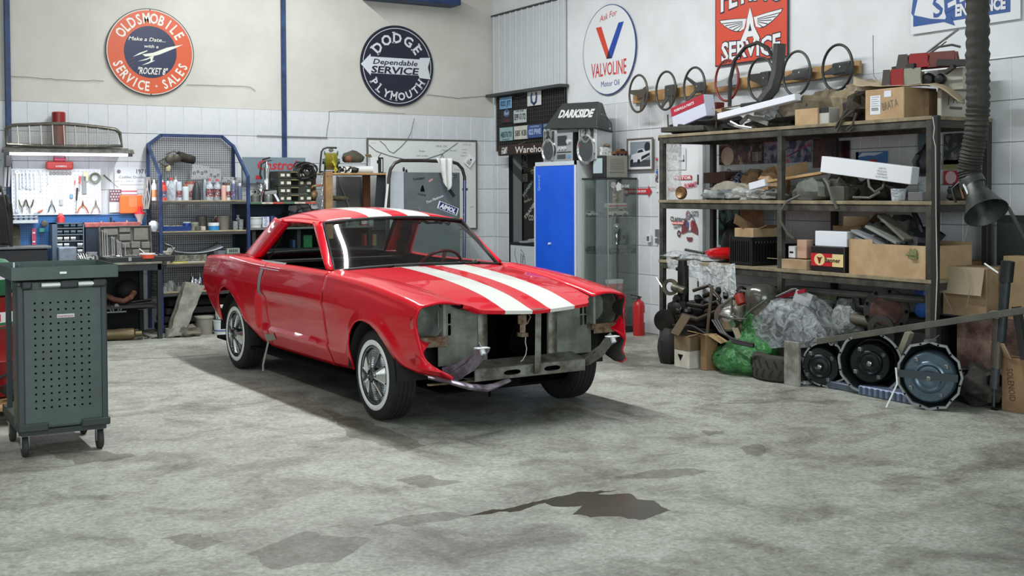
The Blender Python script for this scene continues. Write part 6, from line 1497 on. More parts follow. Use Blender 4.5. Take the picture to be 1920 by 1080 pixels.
# blue cabinet
o,w,d_,h=rbox('blue_cabinet','tall cabinet with a bright blue door and pale frame','cabinet',1004,1083,1110,301,640,-.42,M('c9cdcb',.5),z=0,d=.40,bevel=.003)
for q in[o.data]:
 pass
ht=on(1083,301,'x',-.42).z;o.data.transform(Matrix.Diagonal((1,1,ht/h,1)));h=ht
fr=FX(w,d_,h);mb=MB();mb.bx(-d_/2-.016,-d_/2,-w/2+.045,w/2-.03,.06,h-.05);q=sub(o,mb,'blue_door',M('1a5fe0',.35,nz=.1,ns=2,c2='1655d0'),bevel=.003)
sub(q,MB().cyl((-d_/2-.016,w/2-.03-.36*w,.92),(-d_/2-.04,w/2-.03-.36*w,.92),.012,n=10),'door_knob',m_white,40)
sub(o,MB().bx(-d_/2-.017,-d_/2-.010,-w/2,-w/2+.04,0,h).bx(-d_/2-.017,-d_/2-.010,w/2-.025,w/2,0,h).bx(-d_/2-.017,-d_/2-.010,-w/2,w/2,h-.045,h),'door_frame',M('c4cdd6',.4))
mb=MB();text(mb,'Speed',frame_at((V((-d_/2-.017,0,0)),V((0,-1,0)),V((0,0,1)),V((-1,0,0))),-w*.38,h-.24,0,PI/2),.05,w=.18,shear=.3);sub(q,mb,'door_sticker',M('93b4e4',.5))
CT=h;CC=o.location.copy()
# black hood scoop lettered
t=thing('hood_scoop','big black car hood scoop with white lettering lying on the stereo','hood scoop',on(1085,246,'x',-.32));t.location=V((-.28,t.location.y,on(1085,246,'x',-.32).z))
O_=V(t.location)
def sc(x,y,X):return on(x,y,'x',X)-O_
A=[sc(1020,240,-.40),sc(1119,239,-.44),sc(1148,247,-.18),sc(1050,240,-.12)];B=[sc(1054,194,-.33),sc(1122,190,-.36),sc(1130,193,-.20),sc(1062,196,-.18)]
mb=MB();vs=[A[0],A[1],A[2],A[3],B[0],B[1],B[2],B[3]]
mb.add(vs,[(0,1,5,4),(1,2,6,5),(2,3,7,6),(3,0,4,7),(4,5,6,7),(3,2,1,0)]);
for a_,b_ in((0,1),(1,2)):mb.bar(A[a_],A[b_],.03,.025)
sub(t,mb,'scoop_shell',M('2f3533',.45,nz=.2,ns=6),bevel=.02,seg=3)
e1=(A[1]-A[0]);uu=e1.normalized();nn=uu.cross(B[0]-A[0]).normalized();vv=nn.cross(uu);mid=(A[0]+A[1]+B[0]+B[1])/4
mb=MB();text(mb,'DARKSIDE',(mid+nn*.003+uu*.03+vv*.02,uu,vv,nn),.088,w=.70,shear=.25,bold=.05);sub(t,mb,'scoop_lettering',M('d3d8d6',.5))
sub(t,MB().tube([sc(1128,214,-.40),sc(1137,219,-.33),sc(1146,232,-.22),sc(1147,245,-.19)],.008,6),'edge_crease',M('59605c',.5),60)
# stereo
def spk(x0,x1,y0,y1,X,label,d=.22,dark=False):
 a=on(x0,y1,'x',X);b=on(x1,y1,'x',X);w=a.y-b.y;z1=on((x0+x1)/2,y0,'x',X).z;h=z1-CT
 t=thing('speaker',label,'speaker',V((X+d/2,(a.y+b.y)/2,CT)))
 sub(t,MB().bx(-d/2,d/2,-w/2,w/2,0,h),'speaker_cabinet',M('b9bdbd',.35,.5),bevel=.012,seg=2)
 o1=sub(t,MB().lathe([(w*.50,0),(w*.50,.02),(w*.44,.024),(w*.38,.008)],(-d/2,0,h*.34),(-1,0,0),n=28,caps=False),'silver_ring',M('d3d6d6',.2,.9),40)
 sub(t,MB().lathe([(w*.40,.012),(w*.20,.0),(w*.18,.012),(0,.016)],(-d/2-.001,0,h*.34),(-1,0,0),n=24),'woofer_cone',M('3c4244',.5),40)
 sub(t,MB().lathe([(w*.28,0),(w*.28,.018),(w*.22,.02),(w*.2,.006),(0,.008)],(-d/2,0,h*.80),(-1,0,0),n=22),'tweeter',M('8d9292',.3,.5),40)
 for a_ in(0,120,240):sub(t,MB().bar((-d/2-.018,0,h*.80),(-d/2-.018,w*.18*math.sin(math.radians(a_)),h*.8+w*.18*math.cos(math.radians(a_))),.012,.01,up=(1,0,0)),'tweeter_bar',M('2b2e2e',.4))
 for s in(-1,1):sub(t,MB().bx(-d/2-.006,-d/2,s*w*.32-.02,s*w*.32+.02,h*.56,h*.95),'dark_side_panel',M('2a2d2d',.4),bevel=.004)
 return t
spk(1018,1042,243,301,-.40,'left silver speaker of the stereo on the blue cabinet')
spk(1084,1117,240,298,-.40,'right silver speaker of the stereo beside the old television')
X=-.42;a=on(1042,300,'x',X);b=on(1073,298,'x',X);w=a.y-b.y;h=on(1057,249,'x',X).z-CT;d=.30
t=thing('stereo','silver and black stereo unit between the two speakers','stereo',V((X+d/2,(a.y+b.y)/2,CT)))
sub(t,MB().bx(-d/2+.01,d/2,-w/2,w/2,0,h),'stereo_body',M('1f2121',.4),bevel=.006);sub(t,MB().bx(-d/2,-d/2+.012,-w/2,w/2,0,h),'silver_face',M('aeb3b5',.3,.6),bevel=.004)
f=lambda u0,u1,v0,v1,nm,mt:sub(t,MB().bx(-d/2-.005,-d/2,-u1*w/2,-u0*w/2,v0*h,v1*h),nm,mt,bevel=.002)
f(-.75,.35,.55,.90,'display',M('1b2326',.2));f(-.8,.2,.08,.24,'cassette_door',M('3a4144',.3));f(.42,.8,.10,.22,'blue_sticker',M('5f8db8',.5));f(-.85,.9,.30,.33,'groove',m_black)
for u in(-.6,-.25,.1):sub(t,MB().cyl((-d/2,-u*w/2,h*.44),(-d/2-.012,-u*w/2,h*.44),.022,n=14),'button',M('c6caca',.3,.5),40)
sub(t,MB().cyl((-d/2,-.6*w/2,h*.68),(-d/2-.02,-.6*w/2,h*.68),.028,n=16),'volume_knob',M('d5d8d8',.25,.7),40)
mesh_thing(MB().bx(-.10,.12,-.2,.2,0,.045),'cd_stack',M('8b9090',.4),'grey box lying on the stereo under the hood scoop','box',V((X+d/2,t.location.y,CT+h)),bevel=.004)
# glass display case
o,w,d_,h=rbox('top_board','x','x',1096,1140,1190,333,620,-.40,M('26282a',.5),z=0,d=.38)
p=o.location.copy();ht=on(1140,333,'x',-.40).z;bpy.data.objects.remove(o)
t=thing('display_case','tall glass display case with black top holding model cars and a trophy','display case',p)
sub(t,MB().bx(-d_/2-.02,d_/2,-w/2-.01,w/2+.02,ht-.02,ht),'case_top',M('1d1f20',.4),bevel=.002);sub(t,MB().bx(-d_/2,d_/2,-w/2,w/2,0,.07),'case_base',M('1d1f20',.4),bevel=.002)
mg=glass('f3f7f5',.3,fk=.45)
e=.003
for(x0,x1,y0,y1)in((-d_/2,-d_/2+e,-w/2,w/2),(-d_/2,d_/2,-w/2,-w/2+e),(-d_/2,d_/2,w/2-e,w/2)):sub(t,MB().bx(x0,x1,y0,y1,.07,ht-.02),'glass_pane',mg)
for x,y in((-d_/2,-w/2),(-d_/2,w/2),(d_/2,-w/2),(d_/2,w/2)):sub(t,MB().bx(x-.004,x+.004,y-.004,y+.004,.07,ht-.02),'edge_strip',M('93a39d',.3,.5))
LV=[on(1140,y,'x',-.40).z for y in(407,477,549)]
for z in LV:sub(t,MB().bx(-d_/2+.01,d_/2-.01,-w/2+.01,w/2-.01,z-.006,z),'glass_shelf',glass('dfeae5',1.0,fk=.6))
sub(t,MB().bx(d_/2-.006,d_/2,-w/2,w/2,.07,ht-.02),'back_panel',glass('eef3f1',.2,fk=.4))
DC=p.copy()
def model_car(x,lv,col,label,L=.16,Y=None,rz=0,z=None,group=None,X=None):
 c=thing('model_car',label,'model car',V((X if X is not None else p.x-.08,Y if Y is not None else p.y,LV[lv]if z is None else z)),rz)
 mb=MB();pr=[(-.5,.09),(-.5,.2),(-.42,.26),(-.18,.28),(-.08,.42),(.18,.42),(.30,.28),(.48,.24),(.5,.1)]
 mb.prism([(a*L,b*L)for a,b in pr],(V((0,-L*.2,0)),V((1,0,0)),V((0,0,1)),V((0,1,0))),0,L*.4);sub(c,mb,'body',M(col,.25),bevel=.004)
 mb=MB();mb.prism([(-.12*L,.28*L),(-.06*L,.39*L),(.16*L,.39*L),(.25*L,.28*L)],(V((0,-L*.21,0)),V((1,0,0)),V((0,0,1)),V((0,1,0))),0,L*.42);sub(c,mb,'windows',M('1c2426',.2))
 for a in(-.3,.3):
  for s in(-1,1):sub(c,MB().cyl((a*L,s*L*.15,L*.09),(a*L,s*L*.22,L*.09),L*.09,n=12),'wheel',m_rub,40)
 return c
ry=lambda px,z_:on(px,z_,'x',-.35).y
for i,(px,col,L,X_,lb)in enumerate(((1109,'dfe1e0',.14,-.35,'white model car at the left of the upper glass shelf'),(1122,'3c3f3c',.12,-.28,'dark model car beside the white one on the upper glass shelf'))):
 model_car(0,0,col,lb,L,Y=on(px,400,'x',X_).y,rz=PI/2+.2,X=X_)
model_car(0,0,'b9b6a4','cream model car under the red and white box on the upper shelf',.22,Y=p.y-w*.30,rz=0,X=p.x+.0)
c0=crate_box('model_box','red and white box lying across the model cars in the display case','box',V((p.x-.02,p.y-w*.28,LV[0]+.095)),.24,.08,.05,M('c9c3bc',.5));sub(c0,MB().bx(-.12,.12,-.042,-.040,.012,.030),'red_band',M('b9483f',.5))
c0=crate_box('picture_card','cream card with a dark picture standing in the display case','card',V((p.x+.07,p.y-w*.1,LV[0])),.14,.01,.30,pic('cardp',['3c3a30','b7ad90','d5cfba'],14))
for i,(px,col,L,lb)in enumerate(((1110,'2c312e',.16,'dark model car at the left of the middle glass shelf'),(1130,'4c5450',.18,'grey green model car in the middle of the middle shelf'))):model_car(0,1,col,lb,L,Y=on(px,470,'x',-.33).y,rz=PI/2,X=-.33)
for i,(xx,col,L,lb)in enumerate(((-.30,'262a28',.15,'dark model car near the trophy on the middle shelf'),(-.11,'3c463f',.19,'dark green model car with pale door at the right of the middle shelf'))):model_car(0,1,col,lb,L,Y=p.y-w*.36,X=xx)
q=on(1156,470,'y',p.y-w*.25);tp2=round_thing('trophy','slim silver trophy with a black base on the middle glass shelf','trophy',V((q.x,q.y,LV[1])),[(.028,0),(.028,.05),(.020,.06),(.020,.10)],M('24262c',.4));sub(tp2,MB().lathe([(.012,.10),(.008,.14),(.02,.19),(.008,.22),(.028,.26),(.03,.31),(.012,.34),(.0,.35)],(0,0,0),n=14),'silver_figure',m_chrome,60);sub(tp2,MB().lathe([(.0285,.02),(.0285,.035)],(0,0,0),n=14,caps=False),'white_ring',m_white)
q=on(1157,549,'y',p.y-w*.45);c0=crate_box('orange_box','small orange and white box on the lower glass shelf','box',V((q.x,q.y+.05,LV[2])),.17,.08,.13,M('cf6a4a',.5));sub(c0,MB().bx(-.086,.086,-.042,.042,.09,.131),'white_top',m_white);sub(c0,MB().bx(.0,.06,-.0415,-.04,.02,.09),'white_picture',pic('wp',['d8d5cc','a44c40','e3e1dc'],30))
crate_box('dark_carrier','dark sloping box in the bottom of the display case','box',V((p.x+.02,p.y,.072)),.25,.2,.16,M('2b2f2c',.6))
mb=MB();FYc=(V((p.x,p.y-w/2-.001,0)),V((1,0,0)),V((0,0,1)),V((0,-1,0)))
def cs(x,y):q=on(x,y,'y',p.y-w/2);return(q.x-p.x,q.z)
st=mesh_thing(MB().prism(circ(.035,16,cs(1150,347)),FYc,0,.001),'case_sticker',pic('rs',['5c4c4e','b9bcb8','7d4040'],40),'round sticker on the glass of the display case','sticker')
mb=MB();u,v=cs(1169,349);text(mb,'SEA SURE',frame_at(FYc,u+.02,v),.03,w=.11,bold=.03);mb.prism([(u-.09,v-.05),(u-.03,v-.04),(u-.03,v+.02),(u-.07,v+.045),(u-.10,v+.0)],FYc,0,.001);mesh_thing(mb,'case_sticker',M('dadddc',.5),'white lettering sticker beside the round one on the display case','sticker')
mb=MB();u,v=cs(1170,360);text(mb,'WANTED',frame_at(FYc,u,v),.03,w=.10,bold=.03);mesh_thing(mb,'case_sticker',M('8d9491',.5),'grey lettering sticker at the top right of the display case','sticker')
# television
o,w,d_,h=rbox('television','old beige and black television on the display case','television',1112,1137,1177,290,332,-.36,M('8b8d80',.5),z=ht,bevel=.008,seg=2)
sub(o,MB().bx(-d_/2-.02,-d_/2+.01,-w/2,w/2,0,h*.99),'black_front',M('1e2022',.4),bevel=.006);sub(o,MB().bx(-d_/2-.024,-d_/2-.018,-w*.32,w*.36,h*.2,h*.88),'screen',M('a9bcc0',.15),bevel=.01,seg=2)
mb=MB()
for i in range(9):mb.bx(-d_*.32,d_*.32,-w/2-.001,-w/2,h*(.34+i*.06),h*(.355+i*.06))
sub(o,mb,'vent_slot',M('55574c',.6));sub(o,MB().bx(-d_*.36,d_*.34,-w/2-.004,-w/2,h*.24,h*.27),'ledge',M('6c6e62',.6))
TT=V(o.location)+V((0,0,h));TW_=w
c0=model_car(0,0,'6e4128','rust brown model pickup truck on top of the television',.17,Y=TT.y-TW_*.38,X=TT.x+.06,z=TT.z)
sub(c0,MB().bx(.02,.085,-.03,.03,.045,.052),'truck_bed',M('50604a',.5))
crate_box('card_box','small white box with dark drawings on top of the television','box',V((TT.x-.08,TT.y-TW_*.1,TT.z)),.13,.05,.09,pic('cb',['3a3c3c','c9cbc9','d7d9d7'],40))
mb=MB();mb.blob((0,0,.02),(.03,.06,.02),8,.3,4);mesh_thing(mb,'figurine',M('6a5c3e',.6,nz=.4,ns=30),'small brown figurine lying on the white box on the television','figurine',V((TT.x-.06,TT.y-TW_*.1,TT.z+.09)),smooth=60)
for i,px in enumerate((1105,1113)):crate_box('tiny_box',('left','right')[i]+' tiny cream box on the left end of the television','box',V((TT.x-.16,on(px+8,290,'x',-.34).y,TT.z)),.05,.05,.06-.02*i,M('a39c82',.7,nz=.3,ns=30))
# framed picture, arrow, stickers, switch
def wallq(x0,x1,y0,y1,name,mat,label,cat,X=-.013,th=.006,tilt=0):
 a=on(x0,(y0+y1)/2,'x',X);b=on(x1,(y0+y1)/2,'x',X);z1=on((x0+x1)/2,y0,'x',X).z;z0=on((x0+x1)/2,y1,'x',X).z;w=a.y-b.y;h=z1-z0
 o=mesh_thing(MB().bx(-th,0,-w/2,w/2,-h/2,h/2),name,mat,label,cat,V((X,(a.y+b.y)/2,(z0+z1)/2)))
 return o,w,h,(V((-th-.0005,0,0)),V((0,-1,0)),V((0,0,1)),V((-1,0,0)))
o,w,h,fr=wallq(1179,1224,261,317,'framed_picture',M('d4d6d6',.5),'framed black and white photograph of an old coupe on the wall','picture',X=-.02)
for x0,x1,y0,y1 in((-.5,.5,.5,.54),(-.5,.5,-.54,-.5),(-.54,-.5,-.54,.54),(.5,.54,-.54,.54)):sub(o,MB().bx(-.02,.0,-x1*w,-x0*w,y0*h,y1*h),'frame_bar',M('77706a',.4,.3),bevel=.003)
mb=MB();quad(mb,fr,-w*.42,w*.42,-h*.42,h*.42,.001);q=sub(o,mb,'photo_ground',M('7d8890',.4));mb=MB();quad(mb,fr,-w*.42,w*.42,-h*.42,-h*.20,.002);sub(o,mb,'photo_road',M('3c4347',.4))
mb=MB();mb.prism([(-.40*w,-.17*h),(-.36*w,-.02*h),(-.14*w,.04*h),(-.08*w,.16*h),(.12*w,.19*h),(.22*w,.08*h),(.41*w,.12*h),(.41*w,-.08*h),(.02*w,-.26*h),(-.3*w,-.27*h)],fr,.002,.003);sub(o,mb,'photo_car',M('c4cace',.4))
mb=MB();mb.prism([(-.12*w,.04*h),(-.07*w,.13*h),(.10*w,.16*h),(.15*w,.07*h)],fr,.003,.004);mb.prism([(.05*w,-.2*h),(.40*w,-.05*h),(.40*w,.04*h),(.07*w,-.08*h)],fr,.003,.004);mb.prism(circ(.06*w,12,(-.05*w,-.24*h)),fr,.003,.004).prism(circ(.05*w,12,(-.33*w,-.22*h)),fr,.003,.004).prism(circ(.12*w,12,(.30*w,.24*h)),fr,.001,.002);sub(o,mb,'photo_dark',M('1f2428',.4))
o,w,h,fr=wallq(1176,1222,347,370,'arrow_sticker',M('ffffff',.5,alpha=.0)if 0 else M('b32c35',.5),'red arrow sticker pointing right with white lettering','sticker',X=-.0125,th=.001)
bpy.data.meshes.remove(o.data)if 0 else None
mb=MB();mb.prism([(-w/2,-h*.22),(w*.36,-h*.22),(w*.36,-h*.48),(w/2,0),(w*.36,h*.48),(w*.36,h*.22),(-w/2,h*.22)],(V((0,0,0)),V((0,-1,0)),V((0,0,1)),V((-1,0,0))),0,.001);n_=mb.build('arrow_tmp',M('b32c35',.5));o.data=n_.data;bpy.data.objects.remove(n_)
mb=MB();text(mb,'AMERICAN CAR SHOW',frame_at(fr,-w*.08,0),h*.2,w=w*.72,bold=.03);sub(o,mb,'arrow_lettering',m_white)
for i,(x0,x1,y0,y1,mt,lb)in enumerate(((1229,1238,297,301,M('a8404a',.5),'small red strip sticker, topmost beside the shelf'),(1229,1238,302,317,pic('s1',['2c2a2a','b9bcba','5c3c3c'],40),'round black sticker under the red strip'),(1230,1238,320,326,M('3a5fa8',.5),'blue letter sticker beside the rack post'),(1229,1238,328,341,pic('s3',['6e2a34','2a2c30','c5c6c4'],44),'dark red square sticker beside the rack post'),(1230,1238,343,360,pic('s4',['2b2c2e','d5d8d9','d5d8d9'],24),'black scribble sticker, lowest of the column'),(1231,1237,430,444,M('7b8084',.3,.5),'steel lock plate by the door edge, upper'),(1231,1237,447,456,M('7b8084',.3,.5),'steel door handle plate by the door edge, lower'))):
 wallq(x0,x1,y0,y1,'wall_sticker' if i<5 else 'lock_plate',mt,lb,'sticker' if i<5 else 'lock',X=-.0125,th=.001 if i<5 else .02)
o,w,h,fr=wallq(1214,1222,440,454,'light_switch',M('cfd4d6',.4),'white light switch with a dark side on the tiled wall','switch',th=.02);sub(o,MB().bx(-.026,-.02,-w*.25,w*.25,-h*.3,h*.3),'rocker',M('5a6064',.4))
# fire extinguisher red
t=thing('fire_extinguisher','red fire extinguisher standing on the floor against the tiled wall','fire extinguisher',V((-.20,-3.36,0)))
r=.062;sub(t,MB().lathe([(r*.96,0),(r,.02),(r,.31),(r*.8,.35),(r*.3,.372),(r*.3,.385)],(0,0,0),n=22),'cylinder',M('a81f22',.35),40)
sub(t,MB().bar((.03,0,.40),(-.10,.0,.43),.02,.012).bar((.02,0,.385),(-.09,0,.385),.016,.01).cyl((0,0,.38),(0,0,.41),.015),'valve_lever',M('26282a',.4));sub(t,MB().bx(.02,.055,-r*.98,-r*.9,.14,.24),'paper_label',M('cfd2cc',.6))
# door with stickers behind the rack
dl=struct(MB().bx(.0,.045,-4.09,-3.50,.01,2.03).build('door_1',M('d9dcdd',.5),bevel=.003));dl.location.x=-.008
struct(MB().bx(-.02,.05,-4.16,-4.10,0,2.09).bx(-.02,.05,-3.50,-3.455,0,2.09).bx(-.02,.05,-4.16,-3.455,2.03,2.09).build('trim_9',M('cdd1d2',.5),bevel=.003))
for z in(1.62,.6):sub(dl,MB().cyl((-.012,-4.095,z-.05),(-.012,-4.095,z+.05),.010,n=8),'door_hinge',M('4b4740',.5,.5),40)
fr=(V((-.0095,0,0)),V((0,-1,0)),V((0,0,1)),V((-1,0,0)))
def DD(x,y):q=on(x,y,'x',-.01);return(-q.y,q.z)
for(x,y,txt,w,s,col,bg,rot,pd)in((1281,333,'MOTOR',.27,.03,'f0f0f0','b52f33',0,.006),(1296,347,'SUMMIT',.20,.05,'cf5370',None,6,0),(1268,354,'RUSH 500',.24,.035,'b23a32',None,4,0),(1272,412,'CLASSICS',.24,.05,'2c4a3c',None,-5,0),(1272,418,'RACING',.18,.02,'f0f0f0','c04038',0,.006),(1272,424,'Garage',.14,.03,'55585a',None,10,0),(1304,403,'MUSTANG CLUB',.12,.03,'3f4346',None,3,0),(1304,397,'CARS',.11,.02,'2c2f31',None,0,0)):
 sticker(dl,0,0,txt,w,s,col,bg=bg,rot=rot,frr=fr,pos=DD(x,y),pad=pd or .006)
mb=MB();u,v=DD(1294,430);mb.prism(circ(.085,24,(u,v+.06)),fr,0,.0008,0,[circ(.07,20,(u,v+.06))[::-1]]);sub(dl,mb,'ring_sticker',M('6f7c96',.5))
mb=MB()
for s in(-1,1):
 for k in range(5):a_=.2+k*.33;mb.prism([(u+s*.02,v-.02),(u+s*(.04+.09*math.cos(a_-.3)),v-.04+.13*math.sin(a_-.3)),(u+s*(.03+.10*math.cos(a_)),v-.04+.14*math.sin(a_))][::s],fr,.001,.0015)
mb.prism([(u-.05,v-.08),(u+.05,v-.08),(u+.03,v-.12),(u-.03,v-.12)],fr,.001,.0015);sub(dl,mb,'winged_sticker',M('7c3f42',.5));mb=MB();quad(mb,fr,u-.05,u-.017,v+.02,v+.08,.002);sub(dl,mb,'blue_field',M('3d5f9c',.5));mb=MB();quad(mb,fr,u+.017,u+.05,v+.02,v+.08,.002);sub(dl,mb,'red_field',M('a8384a',.5))
for(x,y,r,c)in((1274,438,.035,'5c3038'),(1291,403,.045,'9a7d82')):mb=MB();mb.prism(circ(r,18,DD(x,y),.8),fr,0,.001,0,[circ(r*.5,12,DD(x,y),.8)[::-1]]);sub(dl,mb,'round_sticker',M(c,.5))
u0,v1=DD(1252,279);u1,v0=DD(1287,318);mb=MB();mb.prism([(u0,v0),(u1,v0),(u1,v1),(u0,v1)],fr,0,.001);q=sub(dl,mb,'drawing_sheet',M('d0d4d6',.6));mb=MB();mb.prism([(u0+.08,v0+.1),(u0+.16,v0+.1),(u0+.14,v1-.06),(u0+.10,v1-.08)],fr,.0012,.002).bx(-.0115,-.011,-u1+.02,-u1+.11,v0+.08,v0+.10).bx(-.0115,-.011,-u1+.02,-u1+.04,v0+.08,v0+.15);sub(q,mb,'grey_drawing',M('8d9296',.6))
# ================================================================ wall signs
def rsign(name,label,cat,fr,r,col,u,v,d=.01,edge=None,sx=1):
 f=frame_at(fr,u,v,.004);mb=MB();mb.prism(circ(r,72,sx=sx),f,0,d);o=mesh_thing(mb,name,M(col,.35),label,cat);return o,(f[0]+f[3]*d,f[1],f[2],f[3])
def disc(o,f,r,col,d,name,c=(0,0),r0=None,n=72):
 mb=MB();mb.prism(circ(r,n,c),f,d,d,0,[circ(r0,n,c)[::-1]]if r0 else());return sub(o,mb,name,M(col,.35))
o,f=rsign('round_sign','round orange and navy rocket sign on the upper left wall','sign',BACK,.478,'23262a',-4.37,3.063)
disc(o,f,.468,'c9c4b8',.001,'pale_rim');disc(o,f,.458,'c2532e',.002,'orange_field');disc(o,f,.285,'1b2746',.003,'navy_field')
mb=MB();arc_text(mb,'OLDSMOBILE',f,.375,.115,148,32,d=.004,bold=.025,wide=.72);arc_text(mb,'SERVICE',f,.375,.105,202,264,d=.004,bold=.025,top=False,wide=.72);arc_text(mb,'+',f,.375,.06,283,283.1,d=.004,top=False)if 0 else None;arc_text(mb,'SALES',f,.375,.105,294,338,d=.004,bold=.025,top=False,wide=.72)
text(mb,'+',frame_at(f,.375*math.cos(math.radians(279)),.375*math.sin(math.radians(279)),0,math.radians(9)),.05,d=.004)
text(mb,'Make a Date...',frame_at(f,-.03,.14),.042,w=.40,shear=.3,d=.005,bold=.015);text(mb,'with a',frame_at(f,.01,.065),.035,w=.16,shear=.3,d=.005,bold=.015);text(mb,'"ROCKET 8"',frame_at(f,.02,-.205),.075,w=.32,shear=.2,d=.005,bold=.02)
sub(o,mb,'sign_lettering',M('d5d3c8',.5))
mb=MB();mb.prism([(.36,.105),(.18,.06),(.03,-.005),(-.09,-.03),(-.06,-.05),(.02,-.045),(.10,-.02),(.25,.05)],f,.005,.005).prism([(-.19,-.06),(-.12,-.015),(-.03,.02),(-.04,.005),(-.12,-.035)],f,.005,.005).prism([(-.14,-.11),(-.05,-.075),(.05,-.03),(.03,-.05),(-.05,-.09)],f,.005,.005).prism([(-.10,-.15),(.0,-.10),(.05,-.085),(.03,-.10),(-.03,-.13)],f,.005,.005).prism([(-.03,-.13),(.0,-.09),(-.01,-.05),(.03,-.05),(.02,-.09)],f,.0052,.0052);sub(o,mb,'rocket',M('d3d5c6',.4))
mb=MB()
for y in(-.075,-.12,-.16):mb.prism([(-.27,y-.035),(-.17,y),(-.17,y+.006)],f,.0048,.0048)
sub(o,mb,'flame_streak',M('7c3a3c',.5));mb=MB()
for a_ in(0,PI):mb.prism(circ(.006,8,(0,.462*math.cos(a_))),f,.006,.006)
sub(o,mb,'fixing_screw',m_black)
o,f=rsign('round_sign','round navy service sign with a white arrow band on the wall','sign',BACK,.497,'13162b',-1.375,3.07)
disc(o,f,.465,'c8cdd0',.001,'white_ring',r0=.457)
aw=[(-.49,.0),(-.36,.13),(-.36,.095),(.30,.095),(.31,.115),(.455,.125),(.42,0),(.455,-.145),(.30,-.135),(.29,-.105),(-.36,-.105),(-.36,-.135)]
mb=MB();mb.prism([(x*1.015,y*1.09)for x,y in aw],f,.002,.002);sub(o,mb,'arrow_edge',M('23263a',.4));mb=MB();mb.prism(aw,f,.003,.003);sub(o,mb,'arrow_band',M('c8cdd0',.4))
mb=MB();arc_text(mb,'DODGE',f,.345,.125,142,38,d=.004,bold=.03,slab=True);arc_text(mb,'PLYMOUTH',f,.375,.095,214,326,d=.004,bold=.03,top=False,slab=True,wide=.95);sub(o,mb,'sign_lettering',M('c8cdd0',.4))
mb=MB();text(mb,'Dependable',frame_at(f,-.02,.042),.065,w=.60,shear=.3,d=.004,bold=.02);text(mb,'SERVICE',frame_at(f,-.03,-.055),.085,w=.64,shear=.2,d=.004,bold=.03);sub(o,mb,'band_lettering',M('15182a',.4))
o,f=rsign('round_sign','round white oil sign with a red and blue V','sign',SIDE,.497,'26407e',2.572,3.075,sx=1.0)
disc(o,f,.488,'d6dadb',.001,'white_field')
mb=MB();mb.prism([(-.24,.27),(-.135,.27),(.03,-.07),(-.035,-.10)],f,.002,.002);sub(o,mb,'red_stroke',M('c8402f',.4));mb=MB();mb.prism([(.19,.275),(.285,.275),(.065,-.10),(-.035,-.10),(.0,-.02)],f,.003,.003);sub(o,mb,'blue_stroke',M('16429a',.4))
mb=MB();mb.prism([(-.035,-.10),(.055,-.10),(.028,-.055),(-.002,-.015)],f,.004,.004);sub(o,mb,'dark_overlap',M('1b1c30',.4))
mb=MB();text(mb,'VALVOLINE',frame_at(f,0.0,-.205),.15,w=.66,d=.003,bold=.01,warp=lambda x,y:(x,y*(1+1.6*x*x)-.0));text(mb,'Ask For',frame_at(f,.0,.38,0,.12),.07,w=.32,shear=.35,d=.003);sub(o,mb,'sign_lettering',M('bb3a3c',.4));mb=MB();text(mb,'Motor Oil',frame_at(f,.03,-.37),.065,w=.34,d=.003);sub(o,mb,'blue_lettering',M('2b4586',.4))
# flying A sign
f=frame_at(SIDE,4.835,2.715,.006);w=.985;h=.86;EY=lambda y:.20+(y-.43)*.53
o=mesh_thing(MB().prism([(-w/2,0),(w/2,0),(w/2,h),(-w/2,h)],f,0,.008),'service_sign',M('1d2232',.4),'tall orange service sign with a white winged letter A','sign');f=frame_at(f,0,0,.009)
mb=MB();mb.prism([(-w/2+.012,.012),(w/2-.012,.012),(w/2-.012,h-.012),(-w/2+.012,h-.012)],f,0,0);sub(o,mb,'orange_field',M('c8452c',.45,nz=.08,ns=3))
for dd,mt,bo,sc_ in((.001,M('1b2036',.4),.075,1.0),(.002,M('d9dcdb',.4),.03,1.0)):
 mb=MB();text(mb,'SERVICE',frame_at(f,0,.135),.145,w=.80+(.018 if bo>.05 else 0),d=dd,bold=bo,warp=lambda x,y:(x,y*(1+.35*(abs(x)/.4))+.0));text(mb,'FLYING',frame_at(f,.0,.66),.20,w=.82+(.018 if bo>.05 else 0),d=dd,bold=bo,warp=lambda x,y:(x,y*(.8+.5*abs(x)/.4)));sub(o,mb,'sign_lettering' if bo<.05 else 'lettering_outline',mt)
def aoff(P,k):return[(x*(1+k),(y-.7)*(1+k*.6)+.7)for x,y in P]
A_=[(0,1.02),(.045,.80),(.055,.68),(.14,.44),(.06,.43),(.04,.50),(-.04,.50),(-.06,.43),(-.14,.44),(-.055,.68),(-.045,.80)]
for s in(-1,1):pass
A_=[(x*.95,EY(y))for x,y in A_];mb=MB();mb.prism([(x*1.12,(y-.36)*1.05+.36)for x,y in A_],f,.0015,.0015)
wing=[(.05,.83),(.22,.86),(.42,.88),(.40,.83),(.34,.76),(.28,.70),(.20,.645),(.13,.63),(.08,.66)];wing=[(x,EY(y))for x,y in wing]
for s in(-1,1):mb.prism([(s*(x*1.02+.006),(y-.37)*1.12+.37)for x,y in wing][::s],f,.0013,.0013)
sub(o,mb,'emblem_outline',M('1b2036',.4));mb=MB();mb.prism(A_,f,.0025,.0025,0,[[(0,.66),(.025,.56),(-.025,.56)][::-1]])if 0 else mb.prism(A_,f,.0025,.0025)
for s in(-1,1):mb.prism([(s*x,y)for x,y in wing][::s],f,.002,.002)
sub(o,mb,'winged_letter',M('d9dcdb',.4));mb=MB();mb.prism([(0,EY(.74)),(.024,EY(.60)),(-.024,EY(.60))],f,.003,.003)
